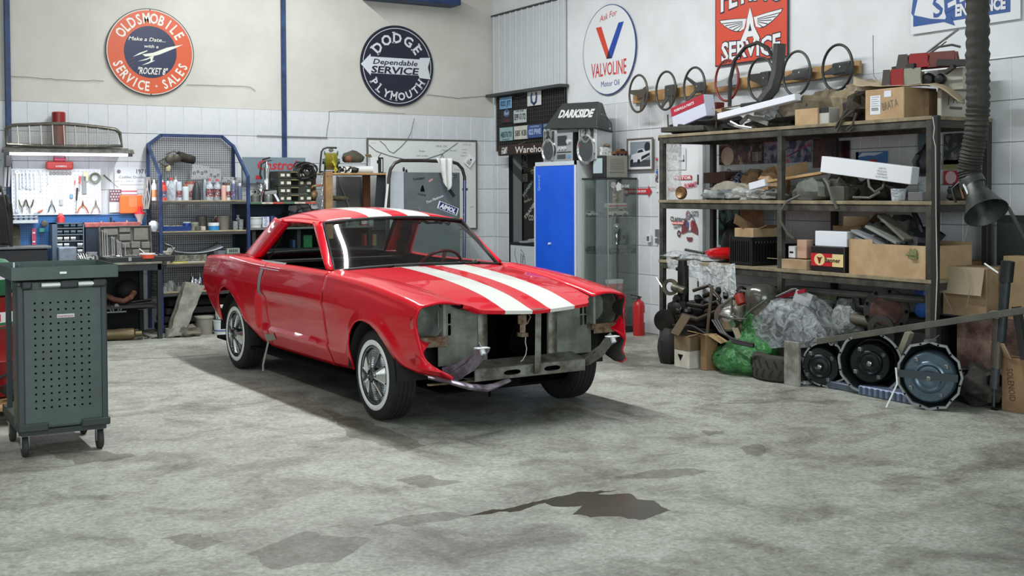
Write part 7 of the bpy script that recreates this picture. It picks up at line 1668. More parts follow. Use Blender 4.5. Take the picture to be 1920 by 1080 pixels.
for s in(-1,1):
 for k in range(5):a0_=(s*.10,EY(.80-.02*k));b0_=(s*(.40-.055*k),EY(.83-.05*k));mb.add([f[0]+f[1]*x+f[2]*y+f[3]*.003 for x,y in(a0_,b0_,(b0_[0]-s*.006,b0_[1]-.008),(a0_[0],a0_[1]-.006))],[(0,1,2,3)if s<0 else(3,2,1,0)])
sub(o,mb,'feather_line',M('1b2036',.4))
# service entrance sign
f=frame_at(SIDE,7.17,2.80,.006)
o=mesh_thing(MB().prism([(-.48,-.05),(.50,-.05),(.50,.62),(-.48,.62)],f,0,.006),'entrance_sign',M('d5d9dc',.45),'white sign with a blue arrow reading service entrance at the top right','sign');f=frame_at(f,0,0,.008)
mb=MB();mb.prism([(-.455,.01),(-.03,.01),(.42,.01),(.42,.36),(-.44,.36),(-.475,.12),(-.455,.09)],f,0,0);sub(o,mb,'blue_field',M('27508f',.4));
mb=MB();mb.prism([(-.445,.10),(-.40,.26),(-.30,.36),(.42,.36),(.42,.26),(-.16,.10),(-.14,.045),(-.15,.03),(-.28,.05)],f,.0015,.0015);sub(o,mb,'white_arrow',M('d5d9dc',.45))
mb=MB();text(mb,'SERVICE',frame_at(f,.12,.24,0,math.radians(16)),.16,w=.80,d=.003,bold=.02,shear=.2);mb.prism([(-.16,.01),(-.06,-.03),(-.10,.05)],f,.0028,.0028);sub(o,mb,'blue_lettering',M('27508f',.4));mb=MB();text(mb,'ENTRANCE',frame_at(f,.165,.085),.088,w=.44,d=.004,bold=.05);sub(o,mb,'white_lettering',M('d5d9dc',.45))
# ================================================================ steering wheels on their board
t=mesh_thing(MB().bx(-.03,0,-3.14,0,-.055,.055),'hanging_board',m_wood2,'long pale wooden board on the wall carrying the steering wheels','board',V((-.013,-3.05,2.50)),bevel=.004);t.rotation_euler=(math.radians(-.7),0,0)
YW=Matrix.Rotation(math.radians(-8),4,'Z')
def swheel(y,z,label,spokes,hub,col='2b2b29',R=.192,X=-.14,rimcol=None,r=.012):
 p=V((-.12,y,z));p=CAM+(p-CAM)*((-.16-CAM.x)/(p.x-CAM.x));t=thing('steering_wheel',label,'steering wheel',p);t.rotation_euler=(0,0,math.radians(-8))
 sub(t,MB().tube([(0,R*math.cos(2*PI*i/40),R*math.sin(2*PI*i/40))for i in range(40)],r,8,closed=True),'rim',M(rimcol or col,.4),60)
 for a_,w0,w1 in spokes:
  a_=math.radians(a_);dv=V((0,-math.cos(a_),math.sin(a_)));nv=V((0,math.sin(a_),math.cos(a_)))
  w0*=1.5;w1*=1.3;P=[V((.05,0,0))+nv*w0,V((.05,0,0))-nv*w0,dv*R*.98-nv*w1,dv*R*.98+nv*w1]
  mb=MB();mb.add(P+[p_+V((.012,0,0))for p_ in P],[(3,2,1,0),(4,5,6,7),(0,1,5,4),(1,2,6,5),(2,3,7,6),(3,0,4,7)]);sub(t,mb,'spoke',M(col,.45),bevel=.003)
 if hub=='round':sub(t,MB().lathe([(.065,.05),(.06,.0),(.04,-.02),(0,-.024)],(.045,0,0),(1,0,0),n=20),'hub',M(col,.4),40)
 else:
  sub(t,MB().bx(.03,.09,-hub[0]*1.15,hub[0]*1.15,-hub[1]*1.1,hub[1]),'hub_pad',M(col,.45),bevel=.015,seg=2);sub(t,MB().cyl((.025,0,.01),(.032,0,.01),.008,n=10),'badge',m_chrome)
 return t
SWL=((-3.25,2.535,'first steering wheel from the left, brown with three wide spokes',((170,.03,.014),(15,.035,.02),(-75,.03,.02)),(.055,.05),'4a443b'),(-3.71,2.53,'second steering wheel from the left, with two spokes slanting down',((-120,.03,.016),(-62,.03,.02)),(.075,.06),'3a3a35'),(-4.155,2.53,'third steering wheel from the left, with two thin open spokes',((145,.016,.012),(-140,.016,.012),(0,.03,.03)),(.05,.05),'3a3b38'),(-4.63,2.555,'fourth steering wheel from the left, red rimmed with chrome spokes',((188,.03,.02),(-8,.03,.02)),'round','8d8f90'),(-5.09,2.53,'fifth steering wheel, dark, half behind the big hoop trim',((170,.04,.02),(-80,.03,.02)),(.06,.07),'2f2f2c'),(-5.54,2.54,'sixth steering wheel with a wide arched centre and silver line',((190,.03,.012),(-12,.03,.012)),(.10,.045),'3c3f3d'),(-6.015,2.545,'last steering wheel on the right with a dark wing shaped centre',((190,.035,.01),(-10,.035,.02)),(.10,.05),'262b29'))
for i,(y,z,lb,spk_,hb,col)in enumerate(SWL):swheel(y,z,lb,spk_,hb,col,rimcol='7c2a22' if i==3 else None)
# ================================================================ steel shelving rack on the right wall
XF,XB=-.70,-.08;RY=(-4.39,-5.953,-7.45);Z1,Z2,Z3=2.035,1.425,.862
rk=thing('steel_rack','large dark steel shelving rack with three wooden decks full of car parts','shelving rack',(-.39,-5.9,0))
def K_(x,y,z):return(x+.39,y+5.9,z)
m_rk=M('54544c',.5,.3,nz=.35,ns=8,c2='33322d')
for y in RY:
 for x,n in((XF,'front_post'),(XB,'rear_post')):sub(rk,MB().bar(K_(x,y,0),K_(x,y,Z1-.01),.05,.05),n,m_rk if n=='front_post' else M('2a2925',.6),bevel=.003)
for z in(Z1,Z2,Z3):
 for x in(XF,XB):sub(rk,MB().bar(K_(x,RY[0]+.02,z-.055),K_(x,RY[2]-.02,z-.055),.04,.055),'beam',m_rk,bevel=.003)
 for y in RY:sub(rk,MB().bar(K_(XF,y,z-.055),K_(XB,y,z-.055),.04,.05),'cross_bar',M('33322d',.6))
 sub(rk,MB().bx(XF+.39-.03,XB+.39+.03,RY[2]+5.9-.03,RY[0]+5.9+.03,z-.027,z),'deck',M('8f8468',.8,nz=.35,ns=8,c2='6c634e'),bevel=.002)
sub(rk,MB().bar(K_(XF-.01,RY[2]-.05,0),K_(XF-.01,RY[2]-.05,Z1),.05,.035),'outer_post',M('1d1e1c',.6))
mesh_thing(MB().tube([on(1749,219,'x',-.76),on(1752,240,'x',-.76),on(1750,258,'x',-.76),on(1754,275,'x',-.76),on(1755,400,'x',-.76),on(1757,520,'x',-.76),on(1754,600,'x',-.76)],.004,5),'pale_cable',M('b9b8ae',.6),'pale cord running down the right end of the steel rack','cord',smooth=60)
def lump(name,label,cat,x0,y0,x1,y1,X,mat,z=None,amp=.25,fr=3,seed=0,dx=.16,rot=0,grp=None):
 a=on(x0,(y0+y1)/2,'x',X);b=on(x1,(y0+y1)/2,'x',X);z1=on((x0+x1)/2,y0,'x',X).z;z0=on((x0+x1)/2,y1,'x',X).z if z is None else z;w=a.y-b.y;h=z1-z0
 mb=MB();mb.blob((0,0,h*.42),(dx,w*.5,h*.56),16,amp,fr,seed,flat=.002)
 return mesh_thing(mb,name,mat,label,cat,V((X+dx*.6,(a.y+b.y)/2,z0)),group=grp,smooth=35)
def rods(name,label,cat,segs,mat,r=.01,flat=None):
 mb=MB()
 for s_ in segs:
  P=[on(x,y,'x',X)for x,y,X in s_];
  if flat:
   for p,q in zip(P,P[1:]):mb.bar(p,q,flat[0],flat[1],up=(1,0,0))
  else:mb.tube(P,r,6)
 return mesh_thing(mb,name,mat,label,cat,smooth=50)
def plank(name,label,cat,x0,y0,x1,y1,X,w,h,mat,X2=None,bevel=.003):
 a=on(x0,y0,'x',X);b=on(x1,y1,'x',X if X2 is None else X2)
 return mesh_thing(MB().bar((0,0,0),b-a,w,h,up=(0,0,1)),name,mat,label,cat,a,bevel=bevel)
# --- top deck
o,w,d,h=rbox('parts_carton','red and white parts carton tilted on the left of the top deck','carton',1262,1325,1345,180,222,-.66,M('bfc3d2',.5),z=Z1+.10,d=.12);sub(o,MB().bx(-d/2-.003,-d/2,-w/2,w/2,h*.6,h),'red_band',M('a01d33',.5));o.rotation_euler=(math.radians(-12),0,0);mb=MB();text(mb,'FORMULA PARTS',(V((-d/2-.005,.04,h*.8)),V((0,-1,0)),V((0,0,1)),V((-1,0,0))),.025,w=w*.6,bold=.02);sub(o,mb,'band_lettering',m_white)
o,w,d,h=rbox('open_carton','open brown carton behind the long white box on the top deck','carton',1313,1352,1385,192,224,-.55,m_card,z=Z1+.06,d=.2);sub(o,MB().bar((-.10,-w/2,h),(.06,-w/2-.10,h+.03),.16,.004),'flap',m_card2);sub(o,MB().bar((-.10,0,h+.01),(-.17,.03,h-.07),.13,.004),'flap',m_card)
o,w,d,h=rbox('dark_red_box','dark red box with gold script standing in the open carton','box',1320,1343,1352,176,192,-.45,M('5a1518',.5),z=Z1+.21,d=.1);mb=MB();text(mb,'Br',(V((-d/2-.002,0,h/2)),V((0,-1,0)),V((0,0,1)),V((-1,0,0))),.07);sub(o,mb,'gold_lettering',M('c9b48a',.5))
plank('long_white_box','long white box lying slanted across the top deck','box',1350,219,1496,182,-.66,.07,.055,M('d3d8de',.5),bevel=.004)
rods('rubber_hoop','big black rubber hoop trim leaning in front of the steering wheels','trim hoop',[[(1368,200,-.5),(1369,150,-.5),(1378,112,-.5),(1398,88,-.5),(1420,80,-.5),(1440,90,-.5),(1452,115,-.5),(1452,150,-.5),(1440,178,-.5),(1418,194,-.5),(1390,198,-.5)]],M('1d1d1b',.6),.018)
o=rods('rubber_boot','thick black rubber boot duct standing beside the hoop trim','rubber duct',[[(1462,82,-.52),(1460,110,-.52),(1457,140,-.54),(1450,165,-.56),(1430,190,-.58)]],M('262825',.55,bump=.4,ns=20),.055)
lump('weatherstrip_pile','heap of black rubber parts at the left end of the top deck','parts pile',1250,222,1312,249,-.62,M('2b2b27',.7,nz=.4,ns=9),Z1,.3,5,1);lump('weatherstrip_pile','dark greasy heap of parts under the open carton','parts pile',1300,216,1370,240,-.62,M('1f1e1b',.7,nz=.4,ns=9),Z1,.4,5,2)
plank('flat_module','flat dark box lying at the left edge of the top deck','box',1250,244,1330,240,-.64,.15,.05,M('3c3d36',.6,nz=.3),bevel=.008)
for i,(x,y0,y1)in enumerate(((1253,215,243),(1343,208,240))):rods('antenna_rod',('first','second')[i]+' thin upright rod sticking up from the left end of the top deck','rod',[[(x,y1,-.66),(x-1,y0,-.66)]],M('3a3029',.6),.007)
rods('bracket_frame','grey angular bracket frame under the long white box','bracket',[[(1388,232,-.6),(1402,218,-.6),(1440,232,-.6)],[(1402,218,-.45),(1458,236,-.5)],[(1415,212,-.4),(1450,226,-.5)]],M('83867f',.45,.5),flat=(.035,.012))
rods('chrome_strip','curved pale trim strip lying at the front of the top deck','trim strip',[[(1370,228,-.68),(1385,236,-.68),(1410,240,-.68)],[(1365,232,-.6),(1400,243,-.64),(1440,243,-.64)]],M('aab0b1',.35,.5),.011)
lump('wire_tangle','tangle of grey wire in the middle of the top deck','wire',1412,198,1452,222,-.5,film('8f908a',.7),Z1+.07,.5,8,3);lump('dark_heap','dark heap of greasy parts in the middle of the top deck','parts pile',1400,222,1500,240,-.5,m_dirt,Z1,.4,6,6)
for i,(x0,y0,x1,y1,X,c,lb)in enumerate(((1440,190,1530,226,-.42,'6e6454','brown greasy tarp lump beside the long white box'),(1490,168,1570,215,-.40,'71664f','crumpled brown wrapping on the middle of the top deck'),(1550,160,1640,200,-.38,'9a8b70','pale brown paper wrap draped behind the labelled carton'),(1575,172,1625,236,-.55,'3d362b','dark bundle of straps left of the labelled carton'))):lump('wrapping',lb,'wrapping',x0,y0,x1,y1,X,M(c,.85,nz=.5,ns=7),Z1,.35,4,11+i)
rods('strap_ends','dark loose straps hanging over the front edge of the top deck','strap',[[(1590,205,-.7),(1575,225,-.73),(1566,240,-.74)],[(1600,208,-.7),(1580,222,-.74),(1570,247,-.75)],[(1606,212,-.7),(1598,235,-.74),(1588,243,-.74)]],M('332d24',.8),.010)
o,w,d,h=rbox('small_carton','plain tan carton board lying open at the front of the top deck','carton',1490,1533,1540,202,233,-.68,m_card,z=Z1,d=.05)
o,w,d,h=rbox('filter_box','white and black filter box beside the tan carton board','box',1536,1554,1568,201,232,-.66,M('a9aaa0',.5),z=Z1,d=.12);sub(o,MB().bx(-d/2-.002,-d/2,-w/2,w/2,h*.68,h),'black_band',M('1e2324',.5))
o,w,d,h=rbox('labelled_carton','large brown carton with white shipping labels on the top deck','carton',1622,1695,1729,163,222,-.68,m_card,z=Z1,d=.36);fr=FX(w,d,h)
mb=MB();quad(mb,fr,-w*.36,-w*.09,-h*.32,h*.30,.002);quad(mb,fr,0,w*.18,h*.22,h*.42,.002);sub(o,mb,'shipping_label',M('ced3da',.5));mb=MB()
for j in range(6):quad(mb,fr,-w*.33,-w*(.12+.05*(j%2)),h*(.24-j*.07),h*(.252-j*.07),.003)
for j in range(12):quad(mb,fr,-w*.32+j*w*.015,-w*.313+j*w*.015,-h*.20,-h*.10,.003)
text(mb,'BRAT A',frame_at(fr,w*.15,-h*.02,0,.2),.06,w=w*.4,d=.003);sub(o,mb,'label_lettering',M('6d665c',.6))
rbox('plain_carton','plain brown carton between the labelled one and the grey printed one','carton',1726,1741,1762,168,220,-.46,m_card2,z=Z1,d=.3)
o,w,d,h=rbox('printed_carton','grey white printed carton at the right end of the top deck','carton',1757,1765,1850,166,218,-.52,M('a9a699',.6),z=Z1,d=.42);mb=MB();fy=FY(w,d,h);text(mb,'J  Ford',frame_at(fy,-.05,.03),.05,d=.002);quad(mb,fy,-.12,.02,-.04,-.02,.002);text(mb,'8',frame_at(fy,.12,.0),.07,d=.002,bold=.04);sub(o,mb,'carton_lettering',M('4b4a46',.6));ph=h;pp_=V(o.location)
o=crate_box('small_grey_carton','smaller grey carton with a dark oval mark stacked on the printed carton','carton',pp_+V((.06,0,ph)),.30,.22,.16,M('a39f92',.6));mb=MB();mb.prism(circ(.03,16,(0,.02),1.6),(V((-.02,-.111,.08)),V((1,0,0)),V((0,0,1)),V((0,-1,0))),0,.001);sub(o,mb,'oval_mark',M('2e2f30',.5))
mb=MB()
def cloth(u,v):
 P=on(1600+205*u,163+14*math.sin(u*3)*(1-u)+6*u**6*6,'x',-.62+.45*v);return P+V((0,0,.03+.03*MN.noise(P*6)+(.05*v)))
mb.sheet(cloth,26,8);mesh_thing(mb,'brown_cloth',M('a8997c',.85,nz=.2,ns=5),'tan paper cloth draped over the cartons of the top deck','cloth',smooth=60,solid=.006)
for i,(x0,y0,x1,y1,X,lb)in enumerate(((1672,134,1722,160,-.50,'red and clear tail lamp lying on the tan cloth'),(1705,104,1780,126,-.42,'dusty red tail lamp, the upper one on the pile'))):
 a=on(x0,(y0+y1)/2,'x',X);t=thing('tail_lamp',lb,'tail lamp',on((x0+x1)/2,y1,'x',X));w=(x1-x0)*.0058;h=(y1-y0)*.0042
 fr=(V((0,0,0)),V((.35,-.94,-.0)).normalized(),V((0,0,1)),V((-.94,-.35,0)).normalized())
 for k,(u0,u1,c)in enumerate(((-.5,-.3,'4a4540'),(-.3,.05,'8e2424'),(.05,.5,'8f8d80')if i==0 else(.05,.5,'6d3a35'))):
  mb=MB();mb.prism([(u0*w,0),(u1*w,0),((u1-.04)*w,h),((u0+.04)*w,h)],fr,0,.07);sub(t,mb,'lens',M(c,.3),bevel=.01)
 mb=MB();mb.prism([(-w*.52,-.012),(w*.52,-.012),(w*.46,h+.01),(-w*.46,h+.01)],fr,-.02,.0);sub(t,mb,'lamp_base',M('35332e',.5))
rods('chrome_trim_bars','bright trim bars sticking up to the right from the pile of tail lamps','trim bars',[[(1712,120,-.4),(1750,90,-.35),(1797,55,-.25)],[(1720,118,-.42),(1750,95,-.35),(1774,77,-.3)],[(1735,105,-.42),(1760,88,-.36),(1785,84,-.3),(1801,88,-.25)]],M('8f9390',.3,.8),.010)
plank('black_bar','black bar running behind the tail lamps to the duct','bar',1678,131,1720,124,-.5,.08,.04,M('211f1d',.5));plank('black_bar','long black bumper strip at the far right of the pile','bar',1762,118,1830,118,-.45,.08,.05,M('1b1a18',.5));plank('white_strip_light','white strip under the black bar of the pile','strip',1700,136,1782,128,-.5,.02,.012,m_white);plank('short_pipe','short dark pipe end pointing down beside the grey carton','pipe',1772,137,1790,124,-.5,.03,.03,M('231d1b',.6))
for i,(x,y,r)in enumerate(((1740,149,.05),(1762,148,.04))):p=on(x,y,'x',-.45);mesh_thing(MB().lathe([(0,.03),(r*.7,.025),(r,0),(r,-.03),(0,-.03)],(0,0,0),(-.9,-.4,0),16),'round_lamp',M('171716',.4),('left','right')[i]+' round black lamp lying on the tan cloth','lamp',p,smooth=40)
plank('white_board','white board behind the round black lamps','board',1738,140,1790,134,-.30,.01,.14,M('c3ccd6',.6));rods('wire_antenna','thin bent antenna wire standing up from the top deck','antenna',[[(1651,158,-.5),(1638,142,-.5),(1637,100,-.5),(1637,66,-.5)]],M('6f6f6c',.4,.5),.003)
# --- posters behind the middle deck
for x0,x1,y0,y1,cs_,lb,ns in((1349,1431,262,308,['120f0d','1d1512','5b3a30','b9a58c'],'dark engine calendar print on the wall, first from the left',7),(1434,1521,254,305,['1a2438','30405c','8d95a6','b5475a'],'blue and white racing print, second from the left',8),(1525,1562,258,314,['1c0e0e','3a1c1e','8f4a48'],'dark red engine print, third from the left',9),(1566,1594,264,300,['120a0a','2a1414','7a2c2c'],'small black and red print beside the rack post',10),(1722,1738,246,330,['2f3c46','52626c','1d2326'],'tall blue grey print behind the right rack post',5),(1770,1812,250,308,['16181a','2c3036','8f8f92'],'dark engine bay print near the duct',8),(1348,1386,394,460,['1b1c1f','2c2f33','5f8f86','8a7a78'],'dark printed bag hanging behind the lower deck',6)):
 o,w,h,fr=wallq(x0,x1,y0,y1,'wall_print',pic('wp%d'%x0,cs_,ns),lb,'poster')
 if x0==1349:
  mb=MB()
  for i in range(6):
   for j in range(6):quad(mb,fr,w*(.28+i*.035),w*(.298+i*.035),h*(-.36+j*.06),h*(-.335+j*.06),.001)
  sub(o,mb,'calendar_grid',m_white);mb=MB();mb.prism(circ(.09,20,(-w*.3,-h*.15)),fr,0,.001);sub(o,mb,'round_gauge',M('c3ab98',.4))
 if x0==1434:mb=MB();mb.prism([(-w*.1,-h*.32),(w*.5,h*.12),(w*.5,h*.20),(-w*.04,-h*.32)],fr,0,.001);sub(o,mb,'red_stripe',M('b5475a',.4));mb=MB();text(mb,'SPEED 1978',frame_at(fr,w*.3,-h*.36),.05,w=w*.3);sub(o,mb,'print_lettering',M('27355c',.5))
o,w,h,fr=wallq(1606,1664,284,325,'wall_print',M('3c77b5',.4),'print of a red pickup truck under a blue sky','poster');mb=MB();mb.prism([(-w*.38,-h*.3),(-w*.36,-h*.1),(-w*.15,-h*.05),(-w*.05,h*.14),(w*.15,h*.14),(w*.22,-h*.02),(w*.45,-h*.05),(w*.48,-h*.3)],fr,.001,.002);sub(o,mb,'red_truck',M('b34038',.4))
mb=MB();mb.prism([(-w*.45,h*.25),(-w*.3,h*.45),(w*.4,h*.45),(w*.1,h*.3),(-w*.1,h*.33)],fr,.001,.002);sub(o,mb,'white_cloud',M('cfdbe6',.4));mb=MB();quad(mb,fr,-w/2,-w*.42,-h/2,h/2,.002);sub(o,mb,'dark_edge',m_black)
o,w,h,fr=wallq(1770,1798,320,346,'wall_print',M('a02d38',.5),'red square card with a pale disc near the duct','poster');mb=MB();mb.prism(circ(.05,18),fr,.001,.002);sub(o,mb,'pale_disc',M('c9aeb2',.5));o,w,h,fr=wallq(1768,1800,300,318,'wall_print',M('7c8a58',.6),'olive green slip under the engine bay print','poster')
# --- middle deck
p=on(1277,370,'x',-.66);mb=MB();mb.lathe([(0,.0),(.03,.01),(.045,.02),(.055,.0),(.06,.01),(.06,-.015)],(0,0,.065),(-1,-.2,0),22);mesh_thing(mb,'round_emblem',M('8a6a4a',.4,.5),'round copper coloured emblem at the left of the middle deck','emblem',V((p.x,p.y,Z2)),smooth=40)
rbox('clear_bag','clear plastic bag hanging at the left end of the middle deck','bag',1246,1272,1276,266,374,-.64,film('c9ccca',.35),z=Z2,d=.04)
for i,(x0,y0,x1,y1,X,mt,lb,sd)in enumerate(((1320,342,1410,362,-.45,M('8d897a',.8,nz=.3,ns=6),'stack of grey cloth sheets on the left of the middle deck',1),(1310,355,1370,372,-.60,M('3f4642',.5,nz=.6,ns=9,c2='868f90'),'dark shiny plastic bag of parts on the middle deck',2),(1360,352,1425,374,-.62,film('b9bdb9',.75),'clear wrapped trim lying in front of the grey sheets',3),(1425,355,1462,378,-.64,M('7b7d76',.7,nz=.4),'grey rag hanging over the edge beside the middle post',4),(1368,322,1402,342,-.35,pic('bb',['15181d','1c2435','aab4c8'],18),'black and blue patterned plastic bag on the grey sheets',5),(1392,318,1418,344,-.35,M('9a7f60',.8,nz=.3),'crumpled tan paper beside the patterned bag',6),(1418,314,1462,346,-.40,M('a88763',.8,nz=.3),'large crumpled brown paper beside the middle post',7),(1484,336,1545,374,-.58,M('6f736a',.75,nz=.4,ns=6),'grey green cloth bundle right of the middle post',8),(1535,328,1600,374,-.40,M('2f2e29',.6,nz=.6,ns=12,c2='5b5a50'),'heap of dark greasy parts under the slanting white box',9),(1590,334,1680,374,-.35,m_dirt,'dark low heap of parts behind the plastic cup',10),(1345,316,1372,345,-.2,M('8d8a86',.7,nz=.3),'grey dusty lump at the back of the middle deck',12),(1716,270,1742,322,-.45,M('1d1f1e',.4),'black plastic duct part standing on the glass jar',13),(1772,345,1800,372,-.3,m_dirt,'dark heap of parts at the right end of the middle deck',14))):
 lump('wrapping' if i<8 else 'parts_pile',lb,'wrapping' if i<8 else 'parts pile',x0,y0,x1,y1,X,mt,Z2 if i not in(4,5,11)else on(0,0,'x',X).z*0+Z2+(.12 if i!=11 else .20),.3,4+i%3,20+sd,dx=.12)
plank('brown_box','flat dark brown box at the back of the middle deck','box',1334,334,1374,332,-.25,.2,.10,M('4b342a',.7));plank('white_carton_end','end of a white carton sticking out beside the middle post','carton',1408,350,1438,342,-.66,.05,.06,M('cdd2d8',.5));plank('long_board','long bare board slanting up to the right on the middle deck','board',1440,341,1546,324,-.62,.10,.022,m_wood2,X2=-.5);plank('cardboard_sheet','brown cardboard sheet behind the long bare board','cardboard',1470,325,1514,312,-.4,.01,.09,m_card)
o=plank('slanting_white_box','long white mailing box slanting down to the right on the middle deck','box',1546,308,1716,330,-.60,.09,.13,M('d6dadd',.5),X2=-.55,bevel=.004)
d_=(on(1716,330,'x',-.55)-on(1546,308,'x',-.60));u_=d_.normalized();fr=(d_*.70+V((-.048,0,0)),u_,(V((0,0,1))-u_*u_.z).normalized(),V((-1,0,0)));mb=MB()
for j in range(4):text(mb,('SHIP TO','MOSCOW','MAXIMUM','AUTO PARTS')[j],frame_at(fr,0,.03-j*.022),.014,d=.002)
sub(o,mb,'box_lettering',M('6a6d70',.6))
rods('rubber_hose','black rubber hose looped at the front of the middle deck','hose',[[(1628,337,-.62),(1630,350,-.66),(1640,360,-.66),(1655,352,-.6),(1658,340,-.55),(1648,334,-.5)],[(1600,370,-.62),(1630,371,-.66),(1650,360,-.6)]],M('55574f',.5),.010);rods('rubber_hose','grey hose hanging down in front of the middle post','hose',[[(1545,335,-.66),(1552,345,-.7),(1560,370,-.74),(1570,392,-.74)],[(1500,366,-.66),(1475,378,-.75),(1464,395,-.76),(1464,415,-.76),(1478,440,-.74),(1488,447,-.72)]],M('4d4e48',.5),.012)
def rspot(x0,y0,x1,y1,X,z):p=on((x0+x1)/2,y1,'x',X);k=(p-CAM).dot(FWD)/F_;return V((p.x,p.y,z)),(x1-x0)*k,(y1-y0)*k
p,w,h=rspot(1670,350,1699,373,-.60,Z2);round_thing('plastic_cup','clear plastic cup on the middle deck near the right post','cup',p,[(w*.42,0),(w/2,h),(w*.48,h),(w*.40,.01)],film('c3cbcf',.55));p,w,h=rspot(1721,322,1741,356,-.45,Z2);round_thing('glass_jar','tall glass jar at the right end of the middle deck','jar',p,[(w/2,0),(w/2,h),(w*.45,h)],film('aab2b5',.5));rbox('cassette','clear grey cassette box in front of the tall glass jar','box',1702,1730,1738,355,372,-.64,M('76797a',.3,.3),z=Z2,d=.08);rbox('vent_grille','dark square vent grille on the left of the heap under the white box','vent',1556,1582,1592,345,372,-.62,M('4c4d44',.6),z=Z2,d=.06)
# --- lower deck
rods('wiper','black wiper arm lying over the plastic film at the left of the lower deck','wiper arm',[[(1285,468,-.6),(1320,475,-.6)],[(1258,486,-.66),(1272,482,-.66),(1275,478,-.66)]],M('1c1c1c',.5),.012)
mb=MB()
def bw_(u,v):
 a=on(1250+130*u,484,'x',-.74);return V((-.745-.02*math.sin(u*9)-.015*v+.0,a.y-.05*v,Z3+.01-v*(.10+.34*ss(.1,1,u)*(1-.2*u))+.01*math.sin(u*20)))
mb.sheet(bw_,26,12);mesh_thing(mb,'bubble_wrap',film('c9cfcf',.8),'sheet of bubble wrap hanging from the left end of the lower deck','bubble wrap',smooth=60)
lump('plastic_bag','rolled clear plastic film on the left of the lower deck','plastic film',1272,478,1345,496,-.62,film('c4caca',.8),Z3,.25,5,31);lump('plastic_bag','large thin clear bag at the far left of the lower deck','plastic film',1240,470,1285,500,-.66,film('c4caca',.35),Z3,.25,4,32)
lump('red_reflector','shiny red plastic lens part beside the black crate','lens',1319,464,1370,492,-.60,M('b01318',.12),Z3+.03,.12,2,33,dx=.1)
cr=thing('black_crate','black slatted plastic crate on the lower deck holding an open carton','crate',(0,0,Z3));X=-.70;n=on(1410,475,'x',X);f=on(1369,475,'x',X);w=f.y-n.y;d=.34;h=on(1410,448,'x',X).z-on(1410,502,'x',X).z;cr.location=(X+d/2,(n.y+f.y)/2,Z3)
for(x0,x1,y0,y1)in((-d/2,-d/2+.01,-w/2,w/2),(d/2-.01,d/2,-w/2,w/2),(-d/2,d/2,-w/2,-w/2+.01),(-d/2,d/2,w/2-.01,w/2)):
 mt=M('161a1a',.4);sub(cr,MB().bx(x0,x1,y0,y1,h-.035,h).bx(x0,x1,y0,y1,0,.03),'crate_rim',mt)
 nn=11
 for i in range(nn):
  if abs(x1-x0)<.02:a=y0+(y1-y0)*i/(nn-1);sub(cr,MB().bx(x0-.002,x1+.002,a-.006,a+.006,0,h),'crate_slat',mt)
  else:a=x0+(x1-x0)*i/(nn-1);sub(cr,MB().bx(a-.006,a+.006,y0-.002,y1+.002,0,h),'crate_slat',mt)
sub(cr,MB().bx(-d/2,d/2,-w/2,w/2,0,.01).bx(-d/2+.02,d/2-.02,-w/2+.02,w/2-.02,.02,h-.06),'crate_inside',M('0f1010',.7))
o=crate_box('open_carton','open tan carton with raised flaps standing in the black crate','carton',V(cr.location)+V((0,0,h-.055)),.28,w-.04,.13,m_card);sub(o,MB().bar((-.14,0,.12),(-.10,.02,.20),w*.9,.004,up=(0,1,0)).bar((0,-w*.48,.13),(.02,-w*.75,.16),.24,.004),'flap',m_card3)
plank('brown_board','flat brown cardboard panel standing behind the crate','cardboard',1389,420,1432,419,-.2,.01,.30,m_card3)
for o_ in((1352,1388,462,500),):lump('helmet_bag','black and grey bag at the foot of the printed bag','bag',1350,410,1388,465,-.3,M('26292a',.4,nz=.5),Z3,.15,3,36)
o,w,d,h=rbox('shallow_carton','shallow open carton tray left of the red battery','carton',1464,1512,1520,489,508,-.72,m_card2,z=Z3,d=.3);sub(o,MB().bx(-d/2,-d/2+.003,w/2,w/2+.16,h-.004,h),'flap',m_card)
for i,(x0,xm,x1,y0,y1,c,lb)in enumerate(((1478,1490,1498,466,488,'cfd2d0','small white carton with a black mark in the shallow tray'),(1494,1512,1518,453,488,'b3927c','tall tan carton with white side in the shallow tray'))):
 o,w,d,h=rbox('small_carton',lb,'carton',x0,xm,x1,y0,y1,-.66,M(c,.6),z=Z3+.09,d=.08)
 if i==0:sub(o,MB().bx(-d/2-.001,-d/2,-w*.3,w*.3,h*.4,h*.55),'black_mark',m_black)
o,w,d,h=rbox('car_battery','black car battery with a red and yellow label and a buffalo head picture','battery',1520,1583,1600,460,508,-.70,M('16181a',.4),z=Z3,d=.2,bevel=.006);fr=FX(w,d,h);mb=MB();quad(mb,fr,-w*.48,w*.48,-h*.28,h*.22,.003);q=sub(o,mb,'red_label',M('b3202a',.4));mb=MB();quad(mb,fr,w*.16,w*.48,-h*.28,h*.22,.004);quad(mb,fr,-w*.06,w*.16,-h*.10,h*.06,.004);mb.prism(circ(h*.24,18,(-w*.22,-h*.02),1.2),fr,.004,.004);sub(q,mb,'cream_field',M('d3c08a',.4));mb=MB();mb.prism([(-w*.27,-.0),(-w*.31,h*.10),(-w*.24,h*.06),(-w*.20,h*.06),(-w*.13,h*.10),(-w*.17,0),(-w*.20,-h*.18),(-w*.24,-h*.18)],fr,.005,.005);sub(q,mb,'animal_head',M('6e1a18',.4));mb=MB();text(mb,'Banner',frame_at(fr,w*.17,-h*.02),h*.17,w=w*.46,d=.006,bold=.02);sub(q,mb,'label_lettering',M('1f1e1c',.4))
